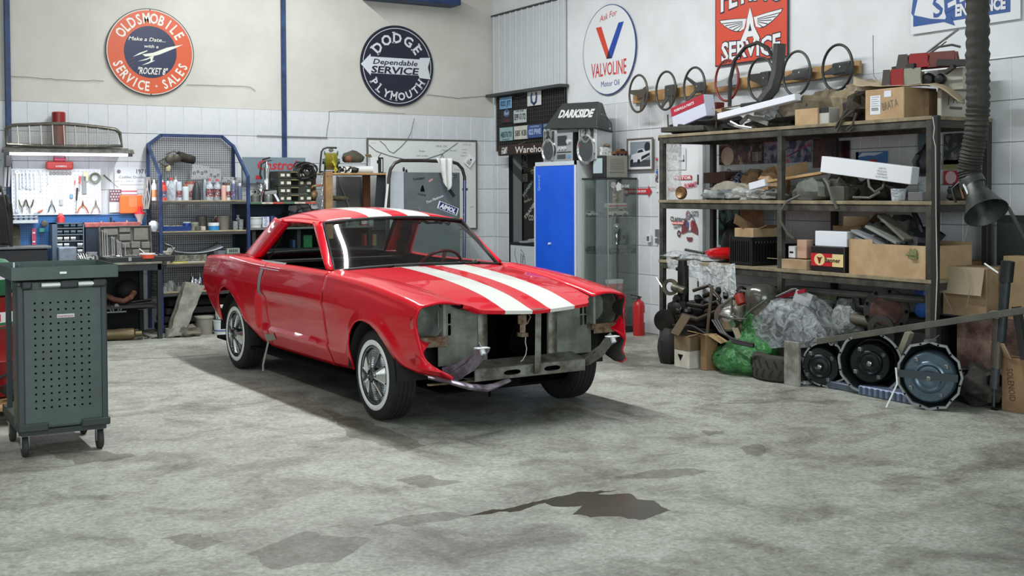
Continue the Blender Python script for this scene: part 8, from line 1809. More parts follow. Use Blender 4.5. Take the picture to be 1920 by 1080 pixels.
BZ=Z3+h;o,w,d,h=rbox('white_carton','white carton with cut corner on top of the battery','carton',1528,1588,1596,433,462,-.66,M('d5dadf',.5),z=BZ,d=.2);o2=crate_box('open_carton','brown open flaps carton behind the white carton','carton',V((-.36,o.location.y+.02,Z3)),.2,.3,.36,m_card3);sub(o2,MB().bar((0,-.15,.36),(.02,-.24,.46),.18,.004).bar((-.1,-.1,.36),(-.16,-.16,.44),.2,.004),'flap',m_card2)
rbox('dark_radio','black box with knobs behind the small cartons','box',1470,1520,1525,446,486,-.3,M('181818',.5,nz=.3),z=Z3,d=.2)
t=thing('long_carton','long open cardboard tray full of rubber hoses at the right of the lower deck','carton',(0,0,Z3));a=on(1592,490,'x',-.71);b=on(1743,490,'x',-.71);w=a.y-b.y;t.location=(-.45,(a.y+b.y)/2,Z3)
for(x0,x1,y0,y1,z)in((-.26,-.255,-w/2,w*.22,.24),(-.256,-.25,w*.2,w/2,.27),(.2,.205,-w/2,w/2,.26),(-.26,.2,-w/2,-w/2+.005,.24),(-.26,.2,w/2-.005,w/2,.27)):sub(t,MB().bx(x0,x1,y0,y1,0,z),'carton_wall',m_card)
for i,(x0,y0,x1,y1,X,c,lb)in enumerate(((1605,420,1665,462,-.55,'55575a','grey flat rubber panels in the long carton'),(1650,405,1705,462,-.50,'4f5148','large curved rubber part rising from the long carton'),(1690,428,1745,465,-.55,'23262a','black moulded duct in the long carton'),(1640,446,1700,466,-.60,'3a3c3a','dark ribbed hose lying on the long carton edge'))):lump('rubber_part',lb,'rubber part',x0,y0,x1,y1,X,M(c,.6,nz=.4,ns=6),Z3+.18,.35,3,41+i,dx=.13)
for i,(x0,y0,x1,y1,c)in enumerate(((1605,432,1665,462,'8b8f92'),(1612,446,1672,465,'6f7478'),(1655,404,1705,450,'6b6c5e'),(1632,424,1690,456,'8a8d84'))):plank('rubber_flap',ORD[i]+' long curved flap sticking out of the long carton, counted from the left','flap',x0,y0,x1,y1,-.62,.12,.02,M(c,.6,nz=.3))
rods('black_tube','black tube handle sticking up at the right end of the long carton','tube',[[(1713,398,-.5),(1722,415,-.5),(1728,432,-.5),(1742,455,-.5)]],M('1a1b1c',.4),.02)
lump('dried_leaves','dry green leaves hanging over the edge of the long carton','leaves',1700,468,1718,486,-.73,M('6c7048',.8),None,.5,8,51,dx=.02)
o=crate_box('blue_bottle','blue plastic part under the lower deck near the right post','part',V((-.45,on(1732,560,'x',-.45).y,.70)),.1,.12,.10,M('2a56a0',.4),bevel=.02);
# ================================================================ parts heaped on the floor under and before the rack
def local(t,x,y,X):return on(x,y,'x',X)-V(t.location)
def ring(mb,c,ax,r0,r1,th,n=24):return mb.lathe([(r0,0),(r1,0),(r1,th),(r0,th),(r0,0)],c,ax,n,0,False)
AXR=V((-.86,-.5,0)).normalized()  # faces the room
# dark engine at the left
e=thing('old_engine','black greasy engine with an upright filler tower at the left foot of the rack','engine',(-.75,-4.95,0))
m_eng=M('26241f',.5,.4,nz=.5,ns=11,c2='100f0d',bump=.4);m_alu=M('6f6c60',.45,.6,nz=.4,ns=12,c2='4b473c',bump=.2)
def seg_(t,nm,pts,r,mt=m_eng,n=10):return sub(t,MB().tube([local(t,*p_)for p_ in pts],r,n),nm,mt,50)
sub(e,MB().bx(-.18,.25,-.36,.30,.02,.30),'engine_block',m_eng,bevel=.03,seg=2);sub(e,MB().bx(-.16,.2,-.30,.26,.30,.50),'cylinder_head',m_eng,bevel=.04,seg=2)
seg_(e,'filler_tower',[(1281,570,-.85),(1281,498,-.85)],.052);sub(e,MB().cyl(local(e,1280,506,-.85),local(e,1280,488,-.85),.045,.04,n=16),'filler_cap',m_eng,40);seg_(e,'tower_stub',[(1268,504,-.88),(1276,504,-.86)],.018)
p=local(e,1258,538,-.95);sub(e,ring(MB(),p,AXR,.045,.075,.03),'pump_ring',m_alu,40);seg_(e,'pump_arm',[(1262,538,-.95),(1285,546,-.92)],.035,m_alu);seg_(e,'drain_rod',[(1231,520,-1.0),(1250,552,-.98)],.008,m_chrome,6)
p=local(e,1250,600,-.98);sub(e,MB().lathe([(.04,0),(.085,.01),(.10,.03),(.10,.06),(.02,.07)],p,AXR,n=24),'pulley',m_eng,40)
p=local(e,1270,578,-1.0);sub(e,MB().lathe([(0,0),(.05,.0),(.055,.03),(.02,.05)],p,AXR,n=16),'small_pulley',m_eng,40)
for i,P in enumerate((((1300,545,-.9),(1330,535,-.85),(1350,560,-.85),(1340,600,-.9)),((1290,570,-.98),(1320,575,-.95),(1345,566,-.9),(1360,590,-.9)),((1275,590,-1.0),(1310,600,-1.0),(1345,585,-.95)),((1262,610,-1.0),(1300,612,-1.0),(1330,630,-1.0)),((1320,555,-.7),(1360,540,-.7),(1390,560,-.7)),((1268,560,-1.0),(1262,575,-1.02),(1275,585,-1.02)))):seg_(e,'pipe',P,.016+.006*(i%3),m_eng if i%2 else M('3a352b',.4,.5))
for i in range(8):sub(e,MB().blob(local(e,1270+10*i,560+12*(i%4),-.92),(.05,.045,.04),8,.3,4,i),'casting',m_eng,30)
seg_(e,'upright_strut',[(1335,535,-1.0),(1325,638,-1.04)],.014,M('54483a',.6,.3),6);seg_(e,'bright_bolt',[(1278,577,-1.02),(1273,586,-1.03)],.008,m_chrome,6)
# second engine in the middle
e=thing('pale_engine','grey aluminium engine with a bright pulley and a red can in the heap','engine',(-.70,-5.62,0))
sub(e,MB().bx(-.06,.28,-.22,.18,.02,.40),'engine_block',m_eng,bevel=.03);sub(e,MB().blob(local(e,1385,590,-.85),(.12,.14,.14),14,.25,3,2),'casting',m_alu,40);sub(e,MB().blob(local(e,1398,620,-.85),(.09,.10,.16),14,.2,3,5),'casting',m_alu,40)
p=local(e,1362,595,-1.0);sub(e,MB().lathe([(0,0),(.03,.0),(.05,-.01),(.095,-.045),(.11,-.045),(.11,-.06)],p,AXR,n=28),'bright_pulley',M('b5b6b0',.25,.9),40);sub(e,ring(MB(),p-AXR*.07,AXR,.10,.125,.02),'pulley_rim',M('7b786c',.4,.7),40)
p0,p1=local(e,1391,570,-.98),local(e,1385,552,-.98);sub(e,MB().cyl(p0,p1,.042,n=16),'red_can',M('8e2d22',.4,nz=.2),40);sub(e,MB().cyl(p1,p1+(p1-p0)*.15,.03,n=12),'can_cap',m_eng,40)
p=local(e,1428,560,-.85);sub(e,MB().lathe([(.14,0),(.14,.05),(.12,.11),(.07,.14),(0,.145)],p-V((0,0,.02)),(0,0,1),n=24),'glass_dome',M('55564f',.2,.5),50);sub(e,MB().lathe([(.12,-.14),(.14,-.02)],p,(0,0,1),n=20),'dome_base',m_alu,40);sub(e,MB().blob(local(e,1452,560,-.6),(.1,.14,.10),12,.15),'dark_drum',m_eng,50)
for P,r in((((1350,600,-1.0),(1352,575,-1.0),(1372,560,-1.0),(1372,590,-1.0),(1392,600,-1.0),(1408,582,-1.0),(1440,560,-.98)),.010),(((1375,560,-.9),(1390,545,-.9),(1408,548,-.9),(1400,565,-.9)),.014),(((1340,610,-1.02),(1350,590,-1.02),(1375,598,-1.02),(1400,598,-1.02)),.008)):seg_(e,'hose',P,r,M('4c4d47',.5))
sub(e,MB().bar(local(e,1378,615,-1.02),local(e,1386,635,-1.02),.06,.006),'paper_tag',M('9c8d77',.7))
for i in range(6):sub(e,MB().blob(local(e,1350+14*i,545+9*(i%3),-.75),(.05,.05,.04),8,.3,4,30+i),'casting',m_eng,30)
# rear engine with a rusty round plate
e=thing('rusty_engine','old dark engine with a rusty round plate standing under the right bay of the rack','engine',(-.40,-6.9,0))
sub(e,MB().bx(-.10,.24,-.45,.42,.04,.55),'engine_block',M('1c1b18',.7,nz=.4),bevel=.04,seg=2);p=local(e,1663,582,-.55)
sub(e,MB().lathe([(.17,0),(.17,.03),(.13,.035),(0,.03)],p,AXR,n=28),'flange_plate',M('3a3733',.6,.3,nz=.4),40);sub(e,MB().lathe([(.12,.034),(.11,.045),(0,.045)],p,AXR,n=24),'rusty_plate',M('5e3a30',.8,.1,nz=.5,ns=12,c2='3c2a25'),40)
u_=V((.5,-.86,0))
for i in range(9):a_=2*PI*i/9;sub(e,MB().cyl(p+AXR*.03+u_*.15*math.cos(a_)+V((0,0,.15*math.sin(a_))),p+AXR*.042+u_*.15*math.cos(a_)+V((0,0,.15*math.sin(a_))),.014,n=6),'bolt',m_black)
p=local(e,1653,614,-.72);sub(e,ring(MB(),p,AXR,.05,.095,.04),'lower_pulley',M('3b3834',.5,.4),40);p=local(e,1655,632,-.76);sub(e,ring(MB(),p,AXR,.04,.09,.04),'lower_pulley',M('2c2a28',.5,.4),40);seg_(e,'bent_pipe',[(1606,560,-.6),(1610,578,-.6),(1630,582,-.6),(1635,565,-.5)],.035,m_eng);seg_(e,'olive_tube',[(1600,598,-.6),(1635,605,-.6)],.045,M('4c4a3a',.6))
p0=on(1732,575,'x',-.5);mesh_thing(MB().lathe([(.05,0),(.055,.02),(.055,.10),(.03,.13)],(0,0,0),(.1,.3,-1),16),'blue_bottle',M('2b569c',.35),'blue plastic bottle hanging head down beside the right post','bottle',p0+V((0,0,.05)),smooth=40)
# cartons and bags in front
lump('black_bag','small black net bag on the floor at the left foot of the rack','bag',1230,615,1262,684,-1.22,M('1c1b18',.8,nz=.5),0,.15,3,61,dx=.10)
o,w,d,h=rbox('white_carton','white carton with a black triangle and a taped brown top on the floor','carton',1264,1292,1317,640,692,-1.25,M('c5c1b6',.7,nz=.2,ns=5,c2='a9a496'),z=0);fr=FX(w,d,h);mb=MB();mb.prism([(-.03,.02),(.04,.02),(.005,-.035)],frame_at(fr,-w*.1,-h*.1),0,.002);sub(o,mb,'black_triangle',m_black);sub(o,MB().bx(-d/2-.004,d/2+.004,-w/2-.004,w/2+.004,h*.62,h*1.18),'taped_top',M('7b6a50',.4,nz=.3,ns=8),bevel=.01);sub(o,MB().bar((-.1,w*.3,h*1.2),(0,w*.1,h*1.9),.22,.005),'flap',M('4e4029',.7));sub(o,MB().bar((-d*.3,-w*.3,h*1.18),(.0,-w*.6,h*1.24),.1,.004),'flap',m_card)
o,w,d,h=rbox('brown_carton','tall open brown carton on the floor beside the white one','carton',1313,1324,1346,628,695,-1.18,M('8b6f4c',.8,nz=.2,ns=5),z=0);sub(o,MB().bar((-d/2,w*.3,h),(-d/2-.1,w*.4,h+.03),.12,.004).bar((0,-w/2,h),(.05,-w/2-.1,h-.06),.16,.004),'flap',M('a58a64',.8))
mb=MB()
for k in range(3):mb.tube([on(1336+5*k,600,'x',-1.15),on(1350+4*k,622,'x',-1.17),on(1375,636+3*k,'x',-1.2),on(1413,646+2*k,'x',-1.2)],.011,6)
mesh_thing(mb,'rubber_trim',M('191817',.5),'black rubber trim strips curving over the brown carton','trim',smooth=60)
# green bag
m_gb=film('3b7d42',.72,.3);t=thing('green_bag','translucent green plastic bag full of parts sagging on the floor','bag',V((-.98,-5.80,0)))
mb=MB();vs=[];n=28
PR=[(.20,0),(.27,.05),(.28,.12),(.25,.20),(.17,.26),(.09,.31),(.085,.40),(.10,.50),(.08,.60),(.03,.66)]
for j in range(28):
 q=j/27*(len(PR)-1);i0=min(int(q),len(PR)-2);f_=q-i0;r=PR[i0][0]*(1-f_)+PR[i0+1][0]*f_;z=PR[i0][1]*(1-f_)+PR[i0+1][1]*f_
 for i in range(n):
  a_=2*PI*i/n;k=1+.22*MN.noise(V((math.cos(a_)*1.6,math.sin(a_)*1.6,z*5)))+.05*math.sin(a_*9+z*14)*(z>.2)
  vs.append((r*k*math.cos(a_)*.8+.18*z,r*k*math.sin(a_)*1.08-.12*z,z))
mb.add(vs,[(j*n+i,j*n+(i+1)%n,(j+1)*n+(i+1)%n,(j+1)*n+i)for j in range(27)for i in range(n)]);sub(t,mb,'bag_film',m_gb,60);sub(t,MB().blob((0,0,.12),(.17,.22,.12),14,.3,3,8,flat=.01),'bag_contents',M('2a4a2c',.8,nz=.5))
# wrapped engine
t=thing('wrapped_engine','big engine wrapped in clear stretch film standing on a tyre','engine',V((-.55,-6.35,.20)));O_=t.location
def W_(x,y,X):return on(x,y,'x',X)-O_
cs_=[W_(1418,655,-.95),W_(1560,648,-.80),W_(1598,610,-.3),W_(1440,600,-.3)];tp_c=[W_(1420,562,-.90),W_(1510,565,-.82),W_(1590,560,-.3),W_(1450,548,-.3)]
def wr_(u,v):
 q=u*4%4;i0=int(q)%4;f_=q-int(q);b_=cs_[i0].lerp(cs_[(i0+1)%4],f_);t_=tp_c[i0].lerp(tp_c[(i0+1)%4],f_);x=b_.lerp(t_,v);c=(sum(cs_,V((0,0,0)))+sum(tp_c,V((0,0,0))))/8;dv=x-c;dv.z*=.3
 return x+dv*(.10*math.sin(v*PI)+.12*MN.noise(x*5))
mb=MB();mb.sheet(wr_,48,12);top=[wr_(i/48,1)for i in range(48)];ct_=sum(top,V((0,0,0)))/48+V((0,0,.06));b0=len(mb.v);mb.add(top+[ct_],[(i,(i+1)%48,48)for i in range(48)]);sub(t,mb,'stretch_film',film('b4bbbd',.40,.15),50)
mb=MB();c=(sum(cs_,V((0,0,0)))+sum(tp_c,V((0,0,0))))/8;mb.blob(c,(.22,.36,.17),18,.35,4,3);sub(t,mb,'engine_core',M('34342f',.5,.4,nz=.6,ns=12,c2='141412'),30)
for i in range(10):sub(t,MB().blob(c+V((-.20+.02*(i%3),-.34+.07*i,-.08+.07*(i%4))),(.05,.04,.04),8,.3,4,i),'casting',M('55554e',.45,.5,nz=.5,ns=14),30)
o=crate_box('grey_plastic_box','small tilted grey plastic box on top of the wrapped engine','box',O_+W_(1505,566,-.75)+V((0,0,-.02)),.10,.15,.10,M('9a9d9c',.4));o.rotation_euler=(.3,.15,.4)
plank('red_scraper','long red plastic part lying on top of the wrapped engine','part',1452,560,1510,545,-.78,.03,.03,M('8e1f2c',.3));plank('pale_strip','pale curved strip beside the red part on the wrapped engine','strip',1442,563,1490,541,-.80,.05,.008,M('8f8f8a',.5));lump('crumpled_film','crumpled yellowish film at the back of the wrapped engine','plastic film',1515,543,1560,570,-.5,film('a5a482',.8),None,.35,5,71,dx=.08)
lump('film_wrapped_parts','dark parts under torn clear film right of the wrapped engine','wrapped parts',1548,565,1608,640,-.62,film('8f958f',.85,.15),None,.2,4,72,dx=.12)
# tyre
t=thing('loose_tyre','worn black car tyre lying flat under the wrapped engine','tyre',V((-.86,-6.22,0)));mb=MB();mb.lathe([(.20,.01),(.27,0),(.30,.02),(.31,.06),(.31,.15),(.30,.19),(.27,.21),(.20,.20),(.19,.10),(.20,.01)],(0,0,0),n=48,caps=False);sub(t,mb,'tyre_body',M('37342e',.85,nz=.3,ns=20),40)
mb=MB()
for i in range(26):
 a_=2*PI*i/26
 for z0,z1,k in((.04,.10,.10),(.11,.17,-.10)):mb.bar((.309*math.cos(a_),.309*math.sin(a_),z0),(.312*math.cos(a_+k),.312*math.sin(a_+k),z1),.012,.006,up=(math.cos(a_),math.sin(a_),0))
stuff(sub(t,mb,'tread_groove',M('1a1815',.9)))
# white panel, drip tray
mb=MB();a=on(1470,722,'x',-1.09);mb.bx(-.012,.012,-.16,0,0,.34);mesh_thing(mb,'metal_sheet',M('9c9d98',.6,nz=.4,ns=5,c2='625f55'),'dirty white sheet metal panel standing between the tyre and the first gearbox','panel',V((-1.10,a.y-.02,0)),bevel=.003)
lump('white_rag','small white rag on the floor by the first gearbox','rag',1497,714,1514,727,-1.0,M('b5bcbc',.8),0,.3,4,73,dx=.05)
mesh_thing(MB().bx(-.16,.16,-.20,.20,0,.055),'drip_tray',M('5a6675',.35,.4,nz=.3),'blue grey metal tray on the floor between the first two gearboxes','tray',V((-.80,-6.88,0)),bevel=.008)
# gearboxes with torque converters
def gearbox(cx,cy,X,R,label,shape,conv,dark,ax=AXR,L=.50):
 c=on(cx,cy,'x',X);t=thing('gearbox',label,'gearbox',V((c.x,c.y,0)));C_0=V((0,0,c.z));u=V((0,0,1)).cross(ax).normalized();u=-u if u.y>0 else u
 pol=lambda k,off=0:[C_0+ax*off+u*(R*k*r*math.cos(a_))+V((0,0,R*k*r*math.sin(a_)))for a_,r in shape]
 A0,A1,B1,D1=pol(1,.0),pol(.93,.0),pol(.92,-.02),pol(.72,-.20);n=len(A0)
 mb=MB();mb.add(A0+A1,[(i,(i+1)%n,n+(i+1)%n,n+i)for i in range(n)]);mb.add(A0+pol(1,-.018),[((i+1)%n,i,n+i,n+(i+1)%n)for i in range(n)]);mb.add(A1+B1,[(i,(i+1)%n,n+(i+1)%n,n+i)for i in range(n)]);sub(t,mb,'bell_flange',M('9da3a4',.35,.7,nz=.2,ns=20))
 mb=MB();mb.add(pol(.97,-.018)+D1,[((i+1)%n,i,n+i,n+(i+1)%n)for i in range(n)]);sub(t,mb,'bell_housing',m_alu if not dark else m_eng,40)
 mb=MB();mb.add(B1+pol(.70,-.15),[(i,(i+1)%n,n+(i+1)%n,n+i)for i in range(n)]);mb.add(pol(.70,-.15),[tuple(range(n))]);sub(t,mb,'bell_inside',M('1d2123',.5,.3),40)
 if not conv is None:
  off,col,k=conv;o_=C_0+u*off[0]+V((0,0,off[1]));r=R*k
  sub(t,MB().lathe([(r,-.14),(r,-.03),(r*.95,-.01),(r*.9,.0),(r*.62,.0),(r*.58,.008),(r*.5,.012),(r*.42,.004),(r*.25,.01),(r*.12,.0)],o_,ax,n=40),'torque_converter',M(col,.32,.7,nz=.25,ns=14),40);sub(t,MB().lathe([(r*.12,0),(r*.12,.03),(r*.06,.035),(0,.035)],o_,ax,n=16),'converter_hub',M('8f9294',.25,.9),40)
  for i in range(4):a_=.6+i*PI/2;q=o_+u*r*.78*math.cos(a_)+V((0,0,r*.78*math.sin(a_)));sub(t,MB().box(q,(.03,.03,.03)),'converter_lug',M('6f7476',.4,.6),bevel=.004)
 for i in range(0,n,max(1,n//11)):sub(t,MB().cyl(A0[i].lerp(A1[i],.5)+ax*.001,A0[i].lerp(A1[i],.5)+ax*.004,.007,n=8),'bolt_hole',m_black)
 sub(t,MB().tube([C_0-ax*.18+V((0,0,.0)),C_0-ax*.35-V((0,0,.02)),C_0-ax*(L*.7)-V((0,0,.04)),C_0-ax*L-V((0,0,.04))],[R*.62,R*.45,R*.38,R*.2],14),'gear_case',M('57523f',.6,.4,nz=.5,ns=12,c2='353126',bump=.3),40);sub(t,MB().box(C_0-ax*.38-V((0,0,R*.55)),(.24,.24,R*.4)),'oil_pan',M('6c7278',.4,.5),bevel=.01)
 return t,C_0,u
rn=lambda f_:[(2*PI*i/44,f_(2*PI*i/44))for i in range(44)]
gearbox(1546,683,-.97,.175,'first gearbox from the left with its dark converter sagging out of the bell housing',rn(lambda a_:1+.06*math.sin(a_*8)*(math.cos(a_)>0)+.12*(abs(a_-1.6)<.25)-.02),((-.035,-.02),'2e3133',.86),True)
t,c0,u=gearbox(1631,681,-.95,.232,'second gearbox from the left with a round pale flange and black converter',rn(lambda a_:1+.018*math.sin(a_*11)*(abs(a_-PI)<2)+.05*math.exp(-((a_-6.1)**2)*6)),((.0,.0),'25282a',.66),False)
t3,c3,u3=gearbox(1742,705,-1.05,.225,'third gearbox from the left with a blue grey converter held by a flat bar',[(math.radians(a_),r)for a_,r in((90,1.08),(75,1.02),(62,1.08),(48,.95),(30,1.0),(15,.95),(0,.98),(-15,.94),(-30,1.0),(-48,.98),(-62,1.08),(-75,1.02),(-90,1.06),(-105,1.0),(-120,1.04),(-140,.96),(-160,.98),(180,.94),(160,.98),(140,.98),(122,1.08),(105,1.02))][::-1],((.0,-.01),'5b6c78',.80),False)
sub(t3,MB().bar(c3+AXR*.03-u3*.20+V((0,0,.01)),c3+AXR*.03+u3*.19,.05,.008,up=AXR),'retaining_bar',M('3a4348',.45,.4));sub(t3,MB().tube([c3+AXR*.05-u3*.21+V((0,0,.05)),c3+AXR*.05-u3*.20-V((0,0,.06)),c3+AXR*.06-u3*.27-V((0,0,c3.z-.008))],.006,6),'white_rod',m_white,50);sub(t3,MB().bx(-.03,.05,-.02,.02,c3.z+.235,c3.z+.25),'top_bracket',m_steel)
sub(t3,MB().tube([c3-AXR*.3+V((0,0,.0)),c3-AXR*.45-u3*-.2,c3-AXR*.35+u3*.45-V((0,0,.05)),c3-AXR*.3+u3*.6-V((0,0,.1))],.02,8),'shift_linkage',m_eng,50)
lump('dark_scrap','dark greasy scrap heap on the floor right of the third gearbox','scrap heap',1785,690,1868,762,-.65,m_dirt,0,.35,4,74,dx=.2)
o=mesh_thing(MB().bx(-.17,.17,-.24,.24,.0,.07),'ribbed_pan',M('6f7b92',.4,.4),'ribbed blue grey oil pan under the second gearbox','oil pan',V((-.82,-7.28,0)),bevel=.01)
for i in range(9):sub(o,MB().bx(-.174,-.17,-.22+i*.052,-.20+i*.052,.01,.065),'rib',M('454f62',.4,.3))
# long bar, plank, pipes under the lower deck
plank('long_plank','long grey plank resting across the heap up to the right edge','plank',1535,640,1935,580,-1.0,.05,.045,M('54524a',.7,nz=.3,ns=7),X2=-.95)
plank('exhaust_pipe','long grey flat trunk lying under the lower deck','pipe',1478,541,1738,562,-.55,.12,.05,M('5b5c56',.7,nz=.4,ns=7),bevel=.02);plank('support_bar','pale olive square bar leaning behind the second gearbox','bar',1688,668,1706,622,-.72,.05,.05,M('80826e',.6))
plank('thin_wire_rod','thin rod sticking up behind the third gearbox','rod',1740,645,1761,628,-.8,.006,.006,M('6f6c62',.5))
# right end: boards, cartons, jack
mesh_thing(MB().bx(-.02,.0,-.52,.0,0,.60),'stained_board',M('7d685b',.8,nz=.7,ns=5,c2='3f2622'),'stained wooden board with reddish streaks standing right of the rack','board',V((-.48,-7.52,0)),bevel=.003)
o,w,d,h=rbox('brown_carton','big brown carton with a hanging flap standing right of the rack','carton',1768,1850,1872,498,592,-.50,m_card2,z=.60,d=.3);sub(o,MB().bar((-d/2-.01,0,h),(-d/2-.05,0,h*.45),w*.95,.005,up=(1,0,0)),'flap',M('a8997f',.8));sub(o,MB().tube([(-d/2-.06,-.05,h+.01),(-d/2-.07,-.10,h*.6),(-d/2-.05,-.06,h*.2),(-d/2-.04,.06,h*.05),(-d/2-.06,.14,h*.5)],.003,5),'string',M('8c877a',.7))
o,w,d,h=rbox('brown_carton','darker brown carton behind the one with the hanging flap','carton',1765,1822,1845,465,560,-.22,M('7d6242',.8,nz=.2),z=.60,d=.18);b_=crate_box('base_crate','dark crate under the cartons right of the rack','crate',V((-.26,-7.78,0)),.36,.50,.598,M('2a2620',.8));
mesh_thing(MB().bx(-.10,-.07,-8.9,-7.55,.95,1.32),'green_board',M('1f2825',.6),'tall dark green board leaning behind the cartons at the right wall','board',bevel=.003);mesh_thing(MB().bx(-.13,-.10,-8.9,-7.95,1.28,1.36),'wooden_beam',M('3c2e22',.7,nz=.3),'dark wooden beam along the top of the green board','beam');mesh_thing(MB().bx(-.2,-.13,-8.9,-8.05,.4,.95),'dark_cabinet',M('191d1b',.7),'dark cabinet side below the wooden beam at the right edge','cabinet')
plank('leaning_rod','dark rod leaning on the wooden beam at the right edge','rod',1890,388,1925,452,-.3,.02,.02,M('3b3a39',.5))
o=crate_box('osb_sheet','grey flaked board leaning at the right edge of the heap','board',V((-.35,-8.32,.60)),.02,.35,.50,M('77776f',.8,nz=.6,ns=16));rbox('brown_carton','tall tan carton at the right edge behind the jack','carton',1880,1935,1940,498,700,-.40,M('97815f',.8,nz=.2),z=.3,d=.15);crate_box('dark_block','dark block under the tall tan carton','block',V((-.33,-8.3,0)),.14,.5,.298,M('1f1c18',.8))
o,w,d,h=rbox('low_carton','tan carton with sideways lettering leaning at the lower right','carton',1878,1925,1930,655,757,-.62,M('8a6c4c',.8,nz=.2),z=0,d=.12);mb=MB();text(mb,'SOLENOID',frame_at(FX(w,d,h),-w*.1,0,0,-1.45),.05,w=h*.6);sub(o,mb,'carton_lettering',M('3a2b1e',.7));sub(o,MB().bar((-d/2,w*.4,h),(-d/2-.05,w*.5,h+.10),.15,.005),'flap',m_card)
t=thing('engine_stand','tall dark hydraulic strut standing upright at the right edge','strut',V((-.66,-7.96,0)))
for nm,y0,y1,r,x0_,x1_,c in(('strut_head',528,490,.045,1886,1890,'2f3332'),('strut_tube',640,528,.033,1876,1886,'3a4043'),('rusty_sleeve',690,598,.038,1868,1872,'5a544a'),('lower_tube',728,680,.03,1864,1868,'4a5054'),('foot_rod',765,728,.010,1863,1864,'4a4c4c')):sub(t,MB().cyl(local(t,x0_,y0,-.66),local(t,x1_,y1,-.66),r,n=14),nm,M(c,.45,.5,nz=.3,ns=12),40)
sub(t,MB().blob(local(t,1862,590,-.70),(.04,.05,.03),8,.3),'chrome_clamp',m_steel,50);sub(t,MB().bar(local(t,1906,575,-.6),local(t,1930,720,-.6),.05,.04),'rear_bar',M('2a2a28',.5));sub(t,MB().cyl(local(t,1846,494,-.68),local(t,1872,512,-.68),.006,n=6),'white_lever',m_white);sub(t,MB().bx(-.02,.02,-.02,.02,0,.02),'foot',m_eng)
# exhaust extraction hose
t=thing('extraction_hose','thick ribbed black extraction hose hanging from above with a metal funnel end','extraction hose',on(1848,400,'x',-1.0));X=-1.0;path=[local(t,*q)for q in((1833,-60,X),(1833,0,X),(1833,120,X),(1834,200,X),(1830,250,X),(1822,290,X),(1817,320,X),(1822,345,X))]
N_=110;Pp=[];Rr=[]
for i in range(N_+1):
 q=i/N_*(len(path)-1);k=min(int(q),len(path)-2);f_=q-k;f2=f_*f_*(3-2*f_);Pp.append(path[k].lerp(path[k+1],f_));Rr.append(.073+.0060*math.sin(i*2.2)+.002*math.sin(i*.9))
sub(t,MB().tube(Pp,Rr,20),'ribbed_hose',M('34332d',.7,nz=.3,ns=18,bump=.6),60)
a=local(t,1822,340,X);b=local(t,1849,392,X);dx=(b-a).normalized();dv=(dx*.75+V((-.45,-.30,-.25))).normalized()
sub(t,MB().lathe([(.078,-.02),(.083,.0),(.083,.035),(.06,.04)],a,dx,n=26),'clamp_band',M('3f4642',.4,.5),40);sub(t,MB().lathe([(.07,.02),(.072,.10),(.115,.215),(.142,.27),(.137,.27),(.10,.20),(.06,.10)],a,(b-a).normalized()*.8+V((-.25,-.2,-.1)),n=32,caps=False),'metal_funnel',M('474c48',.4,.6,nz=.3,ns=9,c2='2c302d'),40)
for s_ in(-1,1):sub(t,MB().tube([a+V((0,-.09*s_,.0)),a+V((-.03,-.13*s_,-.05)),a+V((-.03,-.10*s_,-.14))],.010,6),'handle_loop',M('22211f',.5),60)
sub(t,MB().bar(a+V((-.08,0,-.02)),a+V((-.10,-.06,-.10)),.012,.01),'white_mark',m_white)
sub(t,MB().tube([local(t,1806,330,X),local(t,1802,350,X),local(t,1808,372,X)],.012,6),'leather_strap',M('7d5a42',.7),60)
sub(t,MB().tube([local(t,1822,385,X),local(t,1818,412,-.95),local(t,1808,452,-.9)],.002,4),'string',M('8b887c',.6))
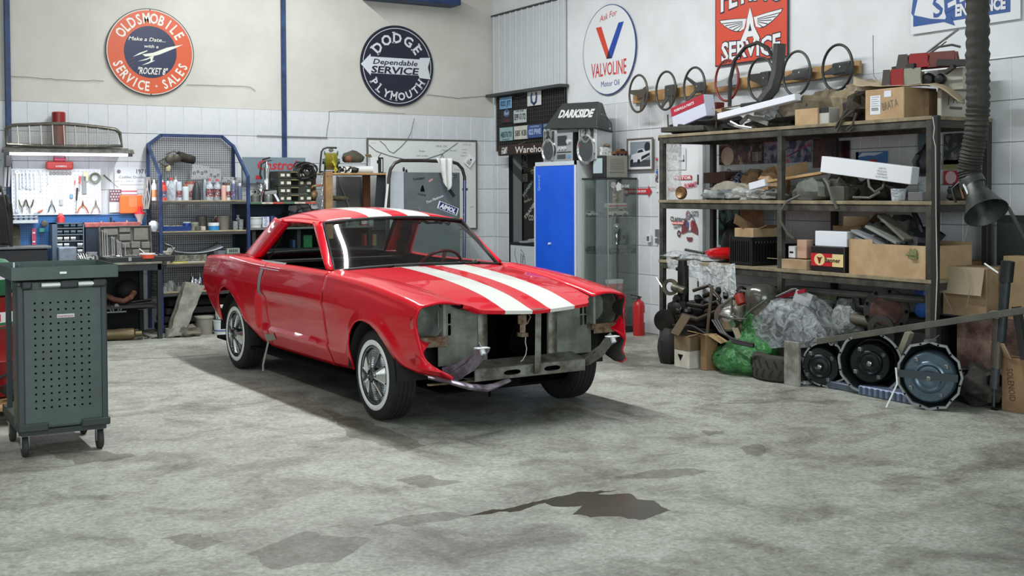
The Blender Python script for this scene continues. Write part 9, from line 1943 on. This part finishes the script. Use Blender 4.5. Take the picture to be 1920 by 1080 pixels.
# floor marks: oil puddle and streaks
def stain(name,label,pts,mat,z=.0012,k=6):
 P=[on(x,y,'z',0)for x,y in pts];out=[]
 for i,p_ in enumerate(P):
  q=P[(i+1)%len(P)]
  for j in range(k):r_=p_.lerp(q,j/k);n_=MN.noise(r_*9)*.05+MN.noise(r_*30)*.02;out.append((r_.x+n_,r_.y+n_*.7))
 mb=MB();mb.prism(out,(V((0,0,0)),V((1,0,0)),V((0,1,0)),V((0,0,1))),z,z);return mesh_thing(mb,name,mat,label,'stain')
stain('oil_puddle','dark brown wet oil puddle with a streak to the left on the concrete floor',[(880,966),(930,955),(985,946),(1020,936),(1050,930),(1090,922),(1160,918),(1120,927),(1190,928),(1225,940),(1240,950),(1257,958),(1230,966),(1195,975),(1160,970),(1110,968),(1075,964),(1090,950),(1060,948),(1020,944),(980,955),(920,964)],M('4f493b',.22,spec=.6,nz=.25,ns=3,alpha=.86))
m_st=M('5e5a4c',.5,alpha=.30)
for i,P in enumerate((((700,985),(760,966),(830,960),(885,966),(840,975),(770,985)),((740,900),(800,890),(870,905),(800,915)),((1390,838),(1420,832),(1440,845),(1425,856),(1400,852)),((1310,810),(1345,806),(1360,812),(1330,816)),((300,1010),(360,1000),(430,1012),(380,1030)),((460,1040),(560,1000),(700,1010),(640,1050),(520,1066)),((600,765),(690,790),(800,835),(760,846),(660,820)),((90,850),(200,845),(260,856),(150,872)),((1150,895),(1250,878),(1330,885),(1240,900)))):stain('floor_stain','faint dark stain on the concrete '+['left of the oil puddle','above and left of the oil puddle','far in front of the gearboxes, round','small, right of the car shadow','near the lower left','large, at the bottom left of centre','in front of the near front wheel','under the tool trolley','just above the oil puddle'][i],P,m_st,.0008+.0001*i,12)
def crackf(pts,r=.003):
 P=[]
 for(a_,b_),(c_,d2)in zip(pts,pts[1:]):
  for j in range(8):q=on(a_+(c_-a_)*j/8,b_+(d2-b_)*j/8,'z',0);P.append(q+V((MN.noise(q*5)*.03,MN.noise(q*5+V((9,0,0)))*.03,.0)))
 mb=MB();mb.tube(P,r,4);o=mb.build('trim_%d'%(20+len(crackf.n)),M('5f5d52',.9));crackf.n.append(1);return struct(o)
crackf.n=[]
crackf([(205,676),(320,671),(425,663)]);crackf([(540,668),(600,660)])
lump('red_cloth','dark red cloth with a pale edge lying at the bottom right corner','cloth',1898,1035,1990,1100,-4.9,M('5e2a28',.9,nz=.4,ns=10),0,.15,3,80,dx=.16)
